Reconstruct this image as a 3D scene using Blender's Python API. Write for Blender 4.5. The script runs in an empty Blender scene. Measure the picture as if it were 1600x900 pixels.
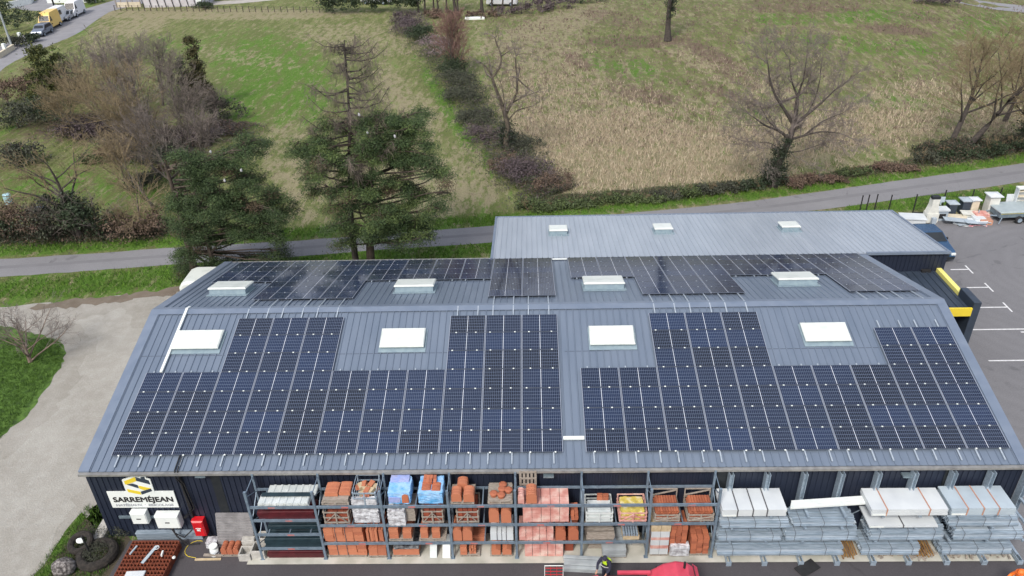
import bpy, bmesh, math, random
import numpy as np
from mathutils import Vector, Matrix
R_ = math.radians
scene = bpy.context.scene
COL = scene.collection

# ---------------------------------------------------------------- camera, world, sun, exposure
CAM = np.array([18.3045, -24.4827, 27.3514])
FPX = 1203.22                                   # focal length for a frame 1600 wide
CF = np.array([-0.02648211, 0.85638867, -0.51565215])
CR = np.array([0.99954984, 0.01540871, -0.02574282])
CU = np.array([0.01410032, 0.51610174, 0.85641122])
cd = bpy.data.cameras.new('camera')
cam = bpy.data.objects.new('camera', cd)
COL.objects.link(cam)
cam.matrix_world = Matrix(((CR[0], CU[0], -CF[0], CAM[0]), (CR[1], CU[1], -CF[1], CAM[1]),
                           (CR[2], CU[2], -CF[2], CAM[2]), (0, 0, 0, 1)))
cd.sensor_width = 36
cd.lens = FPX / 1600 * 36
cd.clip_start = 0.5
cd.clip_end = 5000
scene.camera = cam

SUN_EL, SUN_AZ = 48, 205         # degrees; azimuth clockwise from +y (behind the camera, a little left)
w = bpy.data.worlds.new('World'); scene.world = w; w.use_nodes = True
nt = w.node_tree
bg = nt.nodes['Background']
sky = nt.nodes.new('ShaderNodeTexSky')
sky.sky_type = 'NISHITA'; sky.sun_disc = False
sky.sun_elevation = R_(SUN_EL); sky.sun_rotation = R_(SUN_AZ)
sky.air_density = 1.0; sky.dust_density = 6.0; sky.ozone_density = 1.0
mixc = nt.nodes.new('ShaderNodeMix'); mixc.data_type = 'RGBA'; mixc.inputs[0].default_value = 0.5
mixc.inputs[7].default_value = (5.0, 5.3, 6.0, 1)      # overcast veil over the clear sky
nt.links.new(sky.outputs[0], mixc.inputs[6]); nt.links.new(mixc.outputs[2], bg.inputs[0])
# cloud structure, in sky directions
wtc = nt.nodes.new('ShaderNodeTexCoord'); wn = nt.nodes.new('ShaderNodeTexNoise'); wn.inputs['Scale'].default_value = 3.0
wn.inputs['Detail'].default_value = 5
wr = nt.nodes.new('ShaderNodeValToRGB'); wr.color_ramp.elements[0].position = .35; wr.color_ramp.elements[1].position = .65
wr.color_ramp.elements[0].color = (.25, .25, .25, 1); wr.color_ramp.elements[1].color = (.85, .85, .85, 1)
nt.links.new(wtc.outputs['Generated'], wn.inputs[0]); nt.links.new(wn.outputs[0], wr.inputs[0]); nt.links.new(wr.outputs[0], mixc.inputs[0])
bg.inputs[1].default_value = 0.13
sd = bpy.data.lights.new('sun', 'SUN'); sd.energy = 2.0; sd.angle = R_(12); sd.color = (1, .96, .9)
so = bpy.data.objects.new('sun', sd); COL.objects.link(so)
so.rotation_euler = (R_(90 - SUN_EL), 0, R_(180 - SUN_AZ))
so.location = (0, 0, 60)
scene.view_settings.view_transform = 'Standard'
scene.view_settings.look = 'None'
scene.view_settings.exposure = 0.43
scene.view_settings.gamma = 1

# ---------------------------------------------------------------- terrain and pixel rays
def smooth(a, b, x):
    t = np.clip((x - a) / (b - a), 0, 1)
    return t * t * (3 - 2 * t)
def H(x, y):
    x = np.asarray(x, float); y = np.asarray(y, float)
    h = 3.6 * np.exp(-((x - 68) / 34) ** 2 - ((y - 98) / 26) ** 2)
    return h * smooth(48, 66, y)
def ray(px, py): return CF + CR * (px - 800) / FPX + CU * (450 - py) / FPX
def onz(px, py, z=0.0):
    d = ray(px, py); return CAM + d * (z - CAM[2]) / d[2]
def ony(px, py, y):
    d = ray(px, py); return CAM + d * (y - CAM[1]) / d[1]
def at(px, py):
    P = onz(px, py, 0)
    for _ in range(12): P = onz(px, py, float(H(P[0], P[1])))
    return P
def pix(X, Y, Z):
    dx, dy, dz = X - CAM[0], Y - CAM[1], Z - CAM[2]
    zz = dx * CF[0] + dy * CF[1] + dz * CF[2]
    return 800 + FPX * (dx * CR[0] + dy * CR[1] + dz * CR[2]) / zz, 450 - FPX * (dx * CU[0] + dy * CU[1] + dz * CU[2]) / zz

# ---------------------------------------------------------------- materials
MATS = {}
def pm(name, c1, c2=None, scale=3.0, rough=.7, metal=0., bump=0., bscale=None, island=False, detail=6, spec=.5, c3=None, stretch=None, trans=0, mixlo=.35, mixhi=.65, coat=0):
    if name in MATS: return MATS[name]
    m = bpy.data.materials.new(name); m.use_nodes = True
    t = m.node_tree; b = t.nodes['Principled BSDF']
    b.inputs['Roughness'].default_value = rough; b.inputs['Metallic'].default_value = metal
    b.inputs['Specular IOR Level'].default_value = spec
    b.inputs['Coat Weight'].default_value = coat
    if c2 is None: c2 = tuple(v * .82 for v in c1)
    tc = t.nodes.new('ShaderNodeTexCoord'); src = tc.outputs['Object']
    if stretch:
        mp = t.nodes.new('ShaderNodeMapping'); mp.inputs['Scale'].default_value = stretch
        t.links.new(src, mp.inputs[0]); src = mp.outputs[0]
    n = t.nodes.new('ShaderNodeTexNoise'); n.inputs['Scale'].default_value = scale; n.inputs['Detail'].default_value = detail
    t.links.new(src, n.inputs[0])
    r = t.nodes.new('ShaderNodeValToRGB'); e = r.color_ramp.elements
    e[0].position = mixlo; e[1].position = mixhi
    e[0].color = (*c2, 1); e[1].color = (*c1, 1)
    fac = n.outputs[0]
    if island:
        g = t.nodes.new('ShaderNodeNewGeometry'); mx = t.nodes.new('ShaderNodeMix'); mx.inputs[0].default_value = .55
        t.links.new(n.outputs[0], mx.inputs[2]); t.links.new(g.outputs['Random Per Island'], mx.inputs[3]); fac = mx.outputs[0]
        e[0].position = .2; e[1].position = .8
    if c3 is not None:
        el = e.new(.5 * (e[0].position + e[1].position)); el.color = (*c1, 1); e[2].color = (*c3, 1)
    t.links.new(fac, r.inputs[0]); t.links.new(r.outputs[0], b.inputs['Base Color'])
    if bump:
        n2 = t.nodes.new('ShaderNodeTexNoise'); n2.inputs['Scale'].default_value = bscale or scale * 6; n2.inputs['Detail'].default_value = 4
        t.links.new(src, n2.inputs[0])
        bp = t.nodes.new('ShaderNodeBump'); bp.inputs['Strength'].default_value = bump; bp.inputs['Distance'].default_value = .05
        t.links.new(n2.outputs[0], bp.inputs['Height']); t.links.new(bp.outputs[0], b.inputs['Normal'])
    if trans:
        b.inputs['Transmission Weight'].default_value = trans
    MATS[name] = m
    return m

M_roof = pm('roof_steel', (.185, .228, .295), (.158, .20, .265), 1.1, .36, .3, spec=.45, stretch=(1.6, .22, 1), detail=9, mixlo=.3, mixhi=.62)
M_flash = pm('flashing_steel', (.21, .255, .33), (.175, .22, .295), 1.5, .38, .3)
M_wall = pm('navy_cladding', (.018, .025, .047), (.014, .020, .038), .6, .5, .1)
M_wing = pm('wing_roof_steel', (.40, .445, .50), (.35, .395, .45), 1.1, .3, .3, stretch=(1.6, .22, 1), detail=9)  # base colour raised to stand in for the grazing sky reflection
M_gutter = pm('gutter_steel', (.30, .30, .29), (.2, .2, .2), 4, .5, .2)
M_galv = pm('galvanised_steel', (.40, .485, .57), (.25, .32, .39), 5, .40, .3, stretch=(.4, 3, 3))
M_galv2 = pm('dull_galvanised', (.22, .29, .33), (.15, .20, .24), 4, .5, .3)
M_rail = pm('rail_aluminium', (.50, .56, .62), (.40, .46, .52), 6, .35, .4)
M_alu = pm('panel_frame_aluminium', (.42, .46, .54), (.36, .40, .48), 3, .4, .4)
M_white = pm('white_plastic', (.78, .82, .80), (.70, .75, .74), 2, .4)
M_dome = pm('skylight_dome_white', (.64, .68, .65), (.54, .58, .55), 1.6, .3, mixlo=.3, mixhi=.5)
M_curb = pm('skylight_curb', (.25, .33, .37), (.20, .27, .32), 4, .5)
M_flashg = pm('skylight_apron', (.17, .22, .28), (.15, .19, .26), 6, .5)
M_rack = pm('rack_steel_blue_grey', (.21, .28, .35), (.15, .20, .26), 5, .5, .3)
M_wood = pm('weathered_wood', (.36, .32, .28), (.22, .19, .16), 6, .8, stretch=(1, 6, 6))
M_woody = pm('pale_wood', (.55, .45, .30), (.42, .33, .20), 5, .8)
M_terra = pm('terracotta', (.46, .15, .075), (.29, .09, .048), 3, .8, island=True)
M_terra2 = pm('orange_tile', (.51, .19, .10), (.36, .12, .065), 3, .8, island=True)
M_terrad = pm('dark_terracotta', (.30, .07, .035), (.18, .045, .025), 4, .85, island=True)
M_pink = pm('pink_mottled_tile', (.58, .30, .26), (.48, .20, .17), 2.2, .8, c3=(.66, .48, .42))
M_maroon = pm('maroon_sheet', (.10, .016, .022), (.065, .012, .016), 3, .4, .1)
M_teal = pm('dark_teal_sheet', (.022, .045, .058), (.014, .03, .04), 3, .4, .1)
M_sheetw = pm('light_grey_sheet', (.60, .64, .64), (.48, .53, .53), 2, .5)
M_bluepl = pm('blue_plastic_wrap', (.10, .36, .68), (.32, .52, .78), 3, .35, bump=.6, bscale=9)
M_lilac = pm('lilac_plastic_wrap', (.34, .38, .62), (.26, .34, .66), 4, .35, bump=.6, bscale=9)
M_clear = pm('cloudy_plastic_wrap', (.50, .51, .54), (.28, .27, .29), 5, .3, bump=.8, bscale=11, c3=(.68, .70, .74))
M_concrete = pm('concrete_apron', (.50, .49, .44), (.36, .36, .31), 1.2, .9, bump=.2)
M_block = pm('concrete_block', (.50, .49, .46), (.38, .37, .34), 5, .9, bump=.3)
M_slab = pm('grey_slab', (.36, .40, .42), (.28, .31, .33), 2.5, .85)
M_cardw = pm('packed_white_board', (.60, .64, .66), (.52, .56, .59), 1.2, .55)
M_cardw2 = pm('packed_grey_board', (.42, .50, .56), (.36, .43, .49), 1.2, .55)
M_strap = pm('strap_brown', (.50, .26, .17), (.40, .2, .14), 3, .6)
M_strapd = pm('strap_dark', (.10, .10, .11), (.07, .07, .08), 3, .6)
M_red = pm('red_paint', (.60, .012, .02), (.50, .01, .016), 2, .35)
M_pinkred = pm('faded_red_paint', (.62, .07, .115), (.50, .05, .085), 2, .35)
M_black = pm('black_rubber', (.018, .018, .02), (.012, .012, .013), 5, .75)
M_darkm = pm('dark_metal', (.03, .035, .04), (.02, .025, .03), 5, .5, .3)
M_glass = pm('dark_glass', (.02, .025, .03), (.015, .02, .025), 2, .08)
M_yellow = pm('yellow_paint', (.75, .58, .04), (.70, .54, .04), 2, .45)
M_yellowl = pm('pale_yellow_face', (.80, .74, .22), (.76, .70, .2), 2, .5)
M_rust = pm('rusty_mesh', (.24, .060, .026), (.12, .03, .016), 7, .85)
M_navy = pm('navy_paint', (.035, .05, .075), (.028, .04, .06), 2, .5)
M_bark = pm('grey_bark', (.16, .14, .12), (.08, .07, .06), 5, .9, bump=.5)
M_barkd = pm('dark_bark', (.075, .062, .055), (.04, .034, .03), 5, .9)
M_barkp = pm('pine_bark', (.10, .075, .06), (.05, .04, .032), 4, .9, bump=.5)
M_twig_grey = pm('grey_twigs', (.20, .17, .155), (.12, .10, .09), 1, .9, island=True)
M_twig_ochre = pm('ochre_twigs', (.27, .21, .12), (.14, .11, .07), 1, .9, island=True)
M_twig_red = pm('reddish_twigs', (.22, .12, .10), (.15, .10, .085), 1, .9, island=True)
M_twig_purple = pm('purple_grey_twigs', (.195, .165, .145), (.10, .085, .075), 1, .9, island=True)
M_larch = pm('larch_twigs', (.20, .165, .135), (.11, .09, .075), 1, .9, island=True)
M_pine = pm('pine_needles', (.072, .118, .036), (.022, .044, .018), .7, .75, island=True)
M_pine2 = pm('painted_sunlit_needles', (.125, .175, .048), (.042, .075, .025), .7, .75, island=True)  # lighter copy of the needles: highlights on the tips put into the colour
M_pine3 = pm('brown_needles', (.13, .09, .055), (.06, .05, .03), .7, .8, island=True)
M_leafd = pm('dark_evergreen_leaves', (.040, .065, .026), (.015, .026, .013), .8, .7, island=True)
M_leafy = pm('yellow_green_conifer', (.12, .13, .03), (.03, .05, .018), .8, .75, island=True)
M_leafm = pm('bramble_leaves', (.095, .135, .042), (.04, .055, .025), .8, .75, island=True)
M_ivy = pm('ivy_leaves', (.028, .045, .02), (.012, .02, .01), .8, .6, island=True)
M_road = pm('road_asphalt', (.185, .185, .195), (.145, .145, .155), .8, .9, bump=.2, bscale=30)
M_street = pm('street_asphalt', (.25, .25, .265), (.21, .21, .225), .6, .9, bump=.2, bscale=30)
M_line = pm('white_road_paint', (.72, .73, .74), (.55, .56, .57), 6, .7)
M_skin = pm('skin', (.55, .33, .24), (.5, .29, .2), 5, .6)
M_hiviz = pm('hi_vis_yellow', (.62, .95, .03), (.55, .85, .02), 3, .6)
M_orange = pm('hi_vis_orange', (.95, .20, .02), (.85, .16, .02), 3, .5)
M_cloth = pm('dark_navy_cloth', (.03, .032, .06), (.02, .022, .04), 4, .9)
M_clothg = pm('grey_cloth', (.45, .45, .47), (.35, .35, .37), 4, .9)

# ---------------------------------------------------------------- mesh helpers
class MB:
    def __init__(s): s.v = []; s.f = []; s.mi = []; s.M = None; s.m = 0
    def add(s, vs, fs):
        o = len(s.v)
        if s.M is not None: vs = [tuple(s.M @ Vector(p)) for p in vs]
        s.v += [tuple(map(float, p)) for p in vs]
        s.f += [tuple(i + o for i in f) for f in fs]; s.mi += [s.m] * len(fs)
    def box(s, x0, x1, y0, y1, z0, z1):
        s.add([(x0, y0, z0), (x1, y0, z0), (x1, y1, z0), (x0, y1, z0), (x0, y0, z1), (x1, y0, z1), (x1, y1, z1), (x0, y1, z1)],
              [(0, 3, 2, 1), (4, 5, 6, 7), (0, 1, 5, 4), (1, 2, 6, 5), (2, 3, 7, 6), (3, 0, 4, 7)])
    def cbox(s, c, d, rz=0, rx=0, ry=0):
        M0 = s.M
        L = Matrix.Translation(c) @ Matrix.Rotation(rz, 4, 'Z') @ Matrix.Rotation(ry, 4, 'Y') @ Matrix.Rotation(rx, 4, 'X')
        s.M = L if M0 is None else M0 @ L
        s.box(-d[0] / 2, d[0] / 2, -d[1] / 2, d[1] / 2, -d[2] / 2, d[2] / 2); s.M = M0
    def bbox(s, x0, x1, y0, y1, z0, z1, b=.02):    # box with chamfered top rim
        b = min(b, (x1 - x0) / 3, (y1 - y0) / 3, (z1 - z0) / 2)
        v = [(x0, y0, z0), (x1, y0, z0), (x1, y1, z0), (x0, y1, z0), (x0, y0, z1 - b), (x1, y0, z1 - b), (x1, y1, z1 - b), (x0, y1, z1 - b),
             (x0 + b, y0 + b, z1), (x1 - b, y0 + b, z1), (x1 - b, y1 - b, z1), (x0 + b, y1 - b, z1)]
        f = [(0, 3, 2, 1), (0, 1, 5, 4), (1, 2, 6, 5), (2, 3, 7, 6), (3, 0, 4, 7), (4, 5, 9, 8), (5, 6, 10, 9), (6, 7, 11, 10), (7, 4, 8, 11), (8, 9, 10, 11)]
        s.add(v, f)
    def bar(s, a, b, wd, ht=None):
        a = Vector(a); b = Vector(b); d = b - a; L = d.length
        if L < 1e-6: return
        ht = ht or wd; q = d.to_track_quat('Y', 'Z').to_matrix().to_4x4()
        M0 = s.M; X = Matrix.Translation((a + b) / 2) @ q; s.M = X if M0 is None else M0 @ X
        s.box(-wd / 2, wd / 2, -L / 2, L / 2, -ht / 2, ht / 2); s.M = M0
    def tube(s, pts, rad, k=6, cap=True):
        n = len(pts); V = []; F = []
        P = [Vector(p) for p in pts]
        if not hasattr(rad, '__len__'): rad = [rad] * n
        up = Vector((0, 0, 1)); 
        for i in range(n):
            d = (P[min(i + 1, n - 1)] - P[max(i - 1, 0)])
            if d.length < 1e-9: d = Vector((0, 0, 1))
            d.normalize()
            u = d.cross(up if abs(d.z) < .95 else Vector((1, 0, 0))).normalized(); v2 = d.cross(u)
            for j in range(k):
                a = 2 * math.pi * j / k
                V.append(tuple(P[i] + (u * math.cos(a) + v2 * math.sin(a)) * rad[i]))
        for i in range(n - 1):
            for j in range(k):
                F.append((i * k + j, i * k + (j + 1) % k, (i + 1) * k + (j + 1) % k, (i + 1) * k + j))
        if cap: F += [tuple(range(k))[::-1], tuple(range((n - 1) * k, n * k))]
        s.add(V, F)
    def prism(s, poly, h0, h1, axis='z'):
        n = len(poly)
        if axis == 'z': V = [(p[0], p[1], h0) for p in poly] + [(p[0], p[1], h1) for p in poly]
        elif axis == 'y': V = [(p[0], h0, p[1]) for p in poly] + [(p[0], h1, p[1]) for p in poly]
        else: V = [(h0, p[0], p[1]) for p in poly] + [(h1, p[0], p[1]) for p in poly]
        F = [tuple(range(n))[::-1], tuple(range(n, 2 * n))] + [(i, (i + 1) % n, n + (i + 1) % n, n + i) for i in range(n)]
        s.add(V, F)
    def blob(s, c, r, k=10, n=6, jit=.0, rng=None, zmin=None):
        V = []; F = []
        for i in range(n + 1):
            th = math.pi * i / n
            for j in range(k):
                a = 2 * math.pi * j / k
                q = 1 + (rng.uniform(-jit, jit) if rng else 0)
                z = c[2] + r[2] * math.cos(th) * q
                if zmin is not None: z = max(z, zmin)
                V.append((c[0] + r[0] * math.sin(th) * math.cos(a) * q, c[1] + r[1] * math.sin(th) * math.sin(a) * q, z))
        for i in range(n):
            for j in range(k): F.append((i * k + j, (i + 1) * k + j, (i + 1) * k + (j + 1) % k, i * k + (j + 1) % k))
        s.add(V, F)
    def mesh(s, name, mats):
        me = bpy.data.meshes.new(name); me.from_pydata(s.v, [], s.f)
        if not isinstance(mats, (list, tuple)): mats = [mats]
        for m in mats: me.materials.append(m)
        if len(mats) > 1: me.polygons.foreach_set('material_index', s.mi)
        me.update()
        return me
    def build(s, name, mats, parent=None, smooth=False, fixn=False):
        me = s.mesh(name, mats)
        if fixn:
            bm = bmesh.new(); bm.from_mesh(me); bmesh.ops.recalc_face_normals(bm, faces=bm.faces); bm.to_mesh(me); bm.free()
        if smooth:
            for p in me.polygons: p.use_smooth = True
        return link(name, me, parent)
def link(name, me, parent=None):
    o = bpy.data.objects.new(name, me); COL.objects.link(o)
    if parent is not None: o.parent = parent
    return o
def tag(o, label, cat, group=None, kind=None):
    o['label'] = label; o['category'] = cat
    if group: o['group'] = group
    if kind: o['kind'] = kind
    return o
def thing(name, label, cat, loc=(0, 0, 0), rz=0, group=None):
    o = bpy.data.objects.new(name, None); COL.objects.link(o); o.empty_display_size = .3
    o.location = tuple(float(v) for v in loc); o.rotation_euler = (0, 0, rz)
    return tag(o, label, cat, group)
def one(name, mb, mats, label, cat, loc=(0, 0, 0), rz=0, group=None, smooth=False):
    o = mb.build(name, mats, None, smooth); o.location = tuple(float(v) for v in loc); o.rotation_euler = (0, 0, rz)
    return tag(o, label, cat, group)
def struct(o): o['kind'] = 'structure'; return o
def np_mesh(name, verts, nper, mats, mi=None):
    """verts (N*nper,3): N separate polygons of nper corners"""
    N = len(verts) // nper
    me = bpy.data.meshes.new(name)
    me.vertices.add(N * nper); me.vertices.foreach_set('co', np.asarray(verts, np.float32).ravel())
    me.loops.add(N * nper); me.loops.foreach_set('vertex_index', np.arange(N * nper, dtype=np.int32))
    me.polygons.add(N); me.polygons.foreach_set('loop_start', np.arange(0, N * nper, nper, dtype=np.int32))
    me.polygons.foreach_set('loop_total', np.full(N, nper, dtype=np.int32))
    for m in (mats if isinstance(mats, (list, tuple)) else [mats]): me.materials.append(m)
    if mi is not None: me.polygons.foreach_set('material_index', np.asarray(mi, np.int32))
    me.update(calc_edges=True)
    return me
ORD = ['first', 'second', 'third', 'fourth', 'fifth', 'sixth', 'seventh', 'eighth', 'ninth', 'tenth', 'eleventh', 'twelfth']

# ================================================================ THE GROUND
def seg_soft(px, py, pts, width):
    """soft mask around a polyline drawn in photo coordinates"""
    m = np.zeros_like(px)
    for (x0, y0), (x1, y1) in zip(pts[:-1], pts[1:]):
        dx, dy = x1 - x0, y1 - y0
        t = np.clip(((px - x0) * dx + (py - y0) * dy) / (dx * dx + dy * dy), 0, 1)
        d = np.hypot(px - x0 - t * dx, py - y0 - t * dy)
        m = np.maximum(m, 1 - smooth(width * .5, width * 1.5, d))
    return m
def ell(px, py, cx, cy, rx, ry, ang=0):
    a = math.radians(ang); u = (px - cx) * math.cos(a) + (py - cy) * math.sin(a); v = -(px - cx) * math.sin(a) + (py - cy) * math.cos(a)
    return 1 - smooth(.55, 1.25, np.sqrt((u / rx) ** 2 + (v / ry) ** 2))
def fields(px, py):
    dry = np.zeros_like(px); brown = np.zeros_like(px) + .32 * (px > 760) * (py < 230) * smooth(-25, 60, px - (620 + (py - 25) * .92)); lush = np.zeros_like(px)
    # the big right-hand field: dry towards its near edge, green strips on the slope
    right = smooth(-25, 25, px - (620 + (py - 25) * .92))
    dry = np.maximum(dry, right * (.18 + .3 * smooth(90, 200, py)))
    for a in [(960, 230, 240, 60, 8, 1), (1120, 240, 190, 55, 0, 1), (850, 110, 90, 90, 30, .7), (940, 160, 150, 50, 20, .6), (850, 45, 130, 22, -18, .95), (1330, 200, 190, 40, -5, .8),
              (1440, 160, 120, 40, 0, .75), (1250, 215, 120, 40, 0, .9), (780, 280, 60, 60, 20, .0), (1050, 270, 230, 35, -4, 1), (1100, 95, 80, 20, 20, .7), (900, 280, 70, 40, 0, .95),
              (700, 60, 60, 18, 0, .3), (1560, 190, 90, 30, 0, .7), (1010, 205, 120, 40, 10, .9), (1180, 130, 90, 25, 15, .55)]:
        dry = np.maximum(dry, ell(px, py, *a[:5]) * a[5])
    for a in [(1000, 65, 110, 12, 0, .8), (960, 30, 70, 14, 10, .6), (1110, 85, 60, 14, 25, .9), (1010, 150, 70, 14, 10, .8), (900, 95, 30, 12, 30, .8), (1400, 47, 70, 8, 5, 1), (1260, 12, 120, 12, 0, .7), (1440, 28, 80, 10, 5, .6),
              (1150, 120, 50, 14, 20, .7), (1130, 145, 60, 10, 20, .6), (1250, 5, 120, 10, 0, .6), (1190, 40, 120, 14, 5, .4),
              (160, 195, 150, 22, -8, .75), (250, 215, 130, 30, 0, .55), (80, 190, 70, 20, 0, .7)]:
        brown = np.maximum(brown, ell(px, py, *a[:5]) * a[5])
    # the left-hand field
    for a in [(330, 22, 260, 10, 0, 1), (225, 35, 60, 22, -20, .9), (620, 150, 26, 60, -30, .8), (660, 290, 95, 50, 10, .95), (570, 290, 130, 36, 0, .7), (560, 60, 110, 26, 5, .6), (600, 45, 60, 12, 0, .4), (480, 270, 60, 50, 0, .8),
              (650, 190, 45, 50, -30, .75), (380, 90, 90, 14, 10, .4), (740, 260, 50, 60, 30, .6), (630, 75, 60, 10, 0, .6), (160, 60, 40, 30, -40, .6), (470, 330, 40, 20, 0, .6), (440, 230, 40, 60, 30, .5), (720, 300, 70, 30, 0, .8)]:
        dry = np.maximum(dry, ell(px, py, *a[:5]) * a[5])
    for a in [(430, 120, 110, 70, 20, .8), (350, 75, 120, 30, 0, .35), (700, 170, 14, 90, -32, .9), (740, 230, 22, 60, -30, .6), (120, 25, 60, 30, -35, .6), (380, 170, 60, 40, 0, .7), (1360, 25, 100, 12, 0, .9), (1330, 70, 160, 14, 5, .6),
              (1230, 30, 80, 10, 0, .7), (970, 65, 50, 10, 0, .9), (960, 105, 60, 14, 20, .8), (1420, 160, 110, 14, 5, .7), (1400, 75, 90, 14, 0, .7), (1010, 110, 60, 12, 25, .6), (1540, 45, 60, 30, 0, .6), (1180, 185, 60, 14, 10, .5),
              (90, 290, 120, 30, 0, .6), (60, 200, 90, 20, 0, .3), (210, 290, 60, 30, 0, .5)]:
        lush = np.maximum(lush, ell(px, py, *a[:5]) * a[5])
    # green verges of the road and the grass bank
    for pts, wd in [(([0, 393], [250, 378], [480, 365], [770, 345]), 9), (([770, 343], [950, 328], [1200, 303], [1400, 278], [1600, 248]), 6), (([0, 455], [140, 445], [290, 425], [450, 410], [760, 385]), 16),
                    (([1330, 325], [1480, 312], [1600, 300]), 12)]:
        g = seg_soft(px, py, pts, wd); lush = np.maximum(lush, g); dry *= 1 - g; brown *= 1 - g
    near = smooth(395, 440, py); lush = np.maximum(lush, near * .8); dry *= 1 - near; brown *= 1 - near
    return dry, brown, lush

def axis(lo, hi, step, far, grow=1.25):
    a = list(np.arange(lo, hi + step, step)); s = step
    while a[-1] < far: s *= grow; a.append(a[-1] + s)
    s = step
    while a[0] > -far: s *= grow; a.insert(0, a[0] - s)
    return np.array(a)
gx = axis(-95, 112, .6, 1800); gy = axis(-24, 142, .6, 2200)
gy = gy[gy > -260]
X, Y = np.meshgrid(gx, gy); Z = H(X, Y)
nx, ny = len(gx), len(gy)
PX, PY = pix(X, np.maximum(Y, -8), Z)
dry, brown, lush = fields(PX, PY)
me = bpy.data.meshes.new('ground')
me.vertices.add(nx * ny); me.vertices.foreach_set('co', np.stack([X, Y, Z], -1).astype(np.float32).ravel())
ii, jj = np.meshgrid(np.arange(nx - 1), np.arange(ny - 1)); q = (jj * nx + ii).ravel()
loops = np.stack([q, q + 1, q + nx + 1, q + nx], -1).astype(np.int32).ravel(); nf = len(q)
me.loops.add(nf * 4); me.loops.foreach_set('vertex_index', loops)
me.polygons.add(nf); me.polygons.foreach_set('loop_start', np.arange(0, nf * 4, 4, dtype=np.int32)); me.polygons.foreach_set('loop_total', np.full(nf, 4, np.int32))
me.update(calc_edges=True)
for nm, arr in (('dry', dry), ('brown', brown), ('lush', lush)):
    a = me.attributes.new(nm, 'FLOAT', 'POINT'); a.data.foreach_set('value', arr.astype(np.float32).ravel())
gm = bpy.data.materials.new('meadow'); gm.use_nodes = True; t = gm.node_tree; b = t.nodes['Principled BSDF']
b.inputs['Roughness'].default_value = .95; b.inputs['Specular IOR Level'].default_value = .15
def N(tree, kind, **kw):
    n = tree.nodes.new(kind)
    for k, v in kw.items(): setattr(n, k, v)
    return n
tc = N(t, 'ShaderNodeTexCoord')
def noise(tree, src, scale, detail=6, rough=.6, stretch=None):
    if stretch:
        mp = N(tree, 'ShaderNodeMapping'); mp.inputs['Scale'].default_value = stretch; mp.inputs['Rotation'].default_value = (0, 0, .25)
        tree.links.new(src, mp.inputs[0]); src = mp.outputs[0]
    n = N(tree, 'ShaderNodeTexNoise'); n.inputs['Scale'].default_value = scale; n.inputs['Detail'].default_value = detail; n.inputs['Roughness'].default_value = rough
    tree.links.new(src, n.inputs[0]); return n.outputs[0]
def math_(tree, op, a, b=None, c=None, clamp=False):
    n = N(tree, 'ShaderNodeMath', operation=op, use_clamp=clamp)
    for i, v in enumerate((a, b, c)):
        if v is None: continue
        if isinstance(v, (int, float)): n.inputs[i].default_value = v
        else: tree.links.new(v, n.inputs[i])
    return n.outputs[0]
def mixc_(tree, f, a, b):
    n = N(tree, 'ShaderNodeMix', data_type='RGBA')
    for i, v in ((0, f), (6, a), (7, b)):
        if isinstance(v, (int, float)): n.inputs[i].default_value = v
        elif isinstance(v, tuple): n.inputs[i].default_value = (*v, 1)
        else: tree.links.new(v, n.inputs[i])
    return n.outputs[2]
src = tc.outputs['Object']
def attr(nm):
    n = N(t, 'ShaderNodeAttribute', attribute_name=nm); return n.outputs['Fac']
n_big = noise(t, src, .09, 5); n_mid = noise(t, src, .55, 8, .7); n_fine = noise(t, src, 3.2, 8, .75); n_str = noise(t, src, 1.6, 8, .7, (1, .3, 1))
n_f2 = noise(t, src, 7.0, 6, .8)
nn = noise(t, src, .85, 12, .78, (1.5, .5, 1)); nb = noise(t, src, 1.5, 12, .8, (1.2, .7, 1)); nc = noise(t, src, .42, 10, .72, (1.8, .35, 1))
green = mixc_(t, math_(t, 'MULTIPLY_ADD', n_f2, 2.6, -.8, clamp=True), (.085, .115, .035), (.215, .245, .085))
green = mixc_(t, math_(t, 'MULTIPLY_ADD', nb, 5.0, -2.2, clamp=True), mixc_(t, .4, green, (.07, .10, .03)), green)
green = mixc_(t, math_(t, 'MULTIPLY_ADD', nc, 5.0, -2.35, clamp=True), green, (.30, .28, .15))
lushc = mixc_(t, math_(t, 'MULTIPLY_ADD', n_f2, 2.6, -.8, clamp=True), (.06, .14, .018), (.175, .32, .05))
lushc = mixc_(t, math_(t, 'MULTIPLY_ADD', nb, 5.0, -2.0, clamp=True), mixc_(t, .5, lushc, (.03, .07, .012)), lushc)
dryc = mixc_(t, math_(t, 'MULTIPLY_ADD', n_f2, 2.4, -.7, clamp=True), (.24, .20, .13), (.54, .46, .33))
dryc = mixc_(t, math_(t, 'MULTIPLY_ADD', nb, 5.0, -2.0, clamp=True), mixc_(t, .45, dryc, (.16, .14, .08)), dryc)
dryc = mixc_(t, math_(t, 'MULTIPLY', n_str, .6), dryc, (.33, .28, .19))
brownc = mixc_(t, n_fine, (.055, .040, .032), (.24, .17, .14))
def thr(a, n, k=2.2):      # attribute sharpened by noise
    s = math_(t, 'ADD', a, math_(t, 'MULTIPLY', math_(t, 'SUBTRACT', n, .5), k))
    s = math_(t, 'SUBTRACT', s, .25)
    return math_(t, 'MULTIPLY', s, 1.6, clamp=True)
cur = mixc_(t, thr(attr('lush'), nc, 6.0), green, lushc)
cur = mixc_(t, math_(t, 'MULTIPLY', thr(attr('dry'), nn, 8.0), .68), cur, dryc)
cur = mixc_(t, math_(t, 'MULTIPLY', thr(attr('brown'), nb, 7.0), .85), cur, brownc)
t.links.new(cur, b.inputs['Base Color'])
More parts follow.
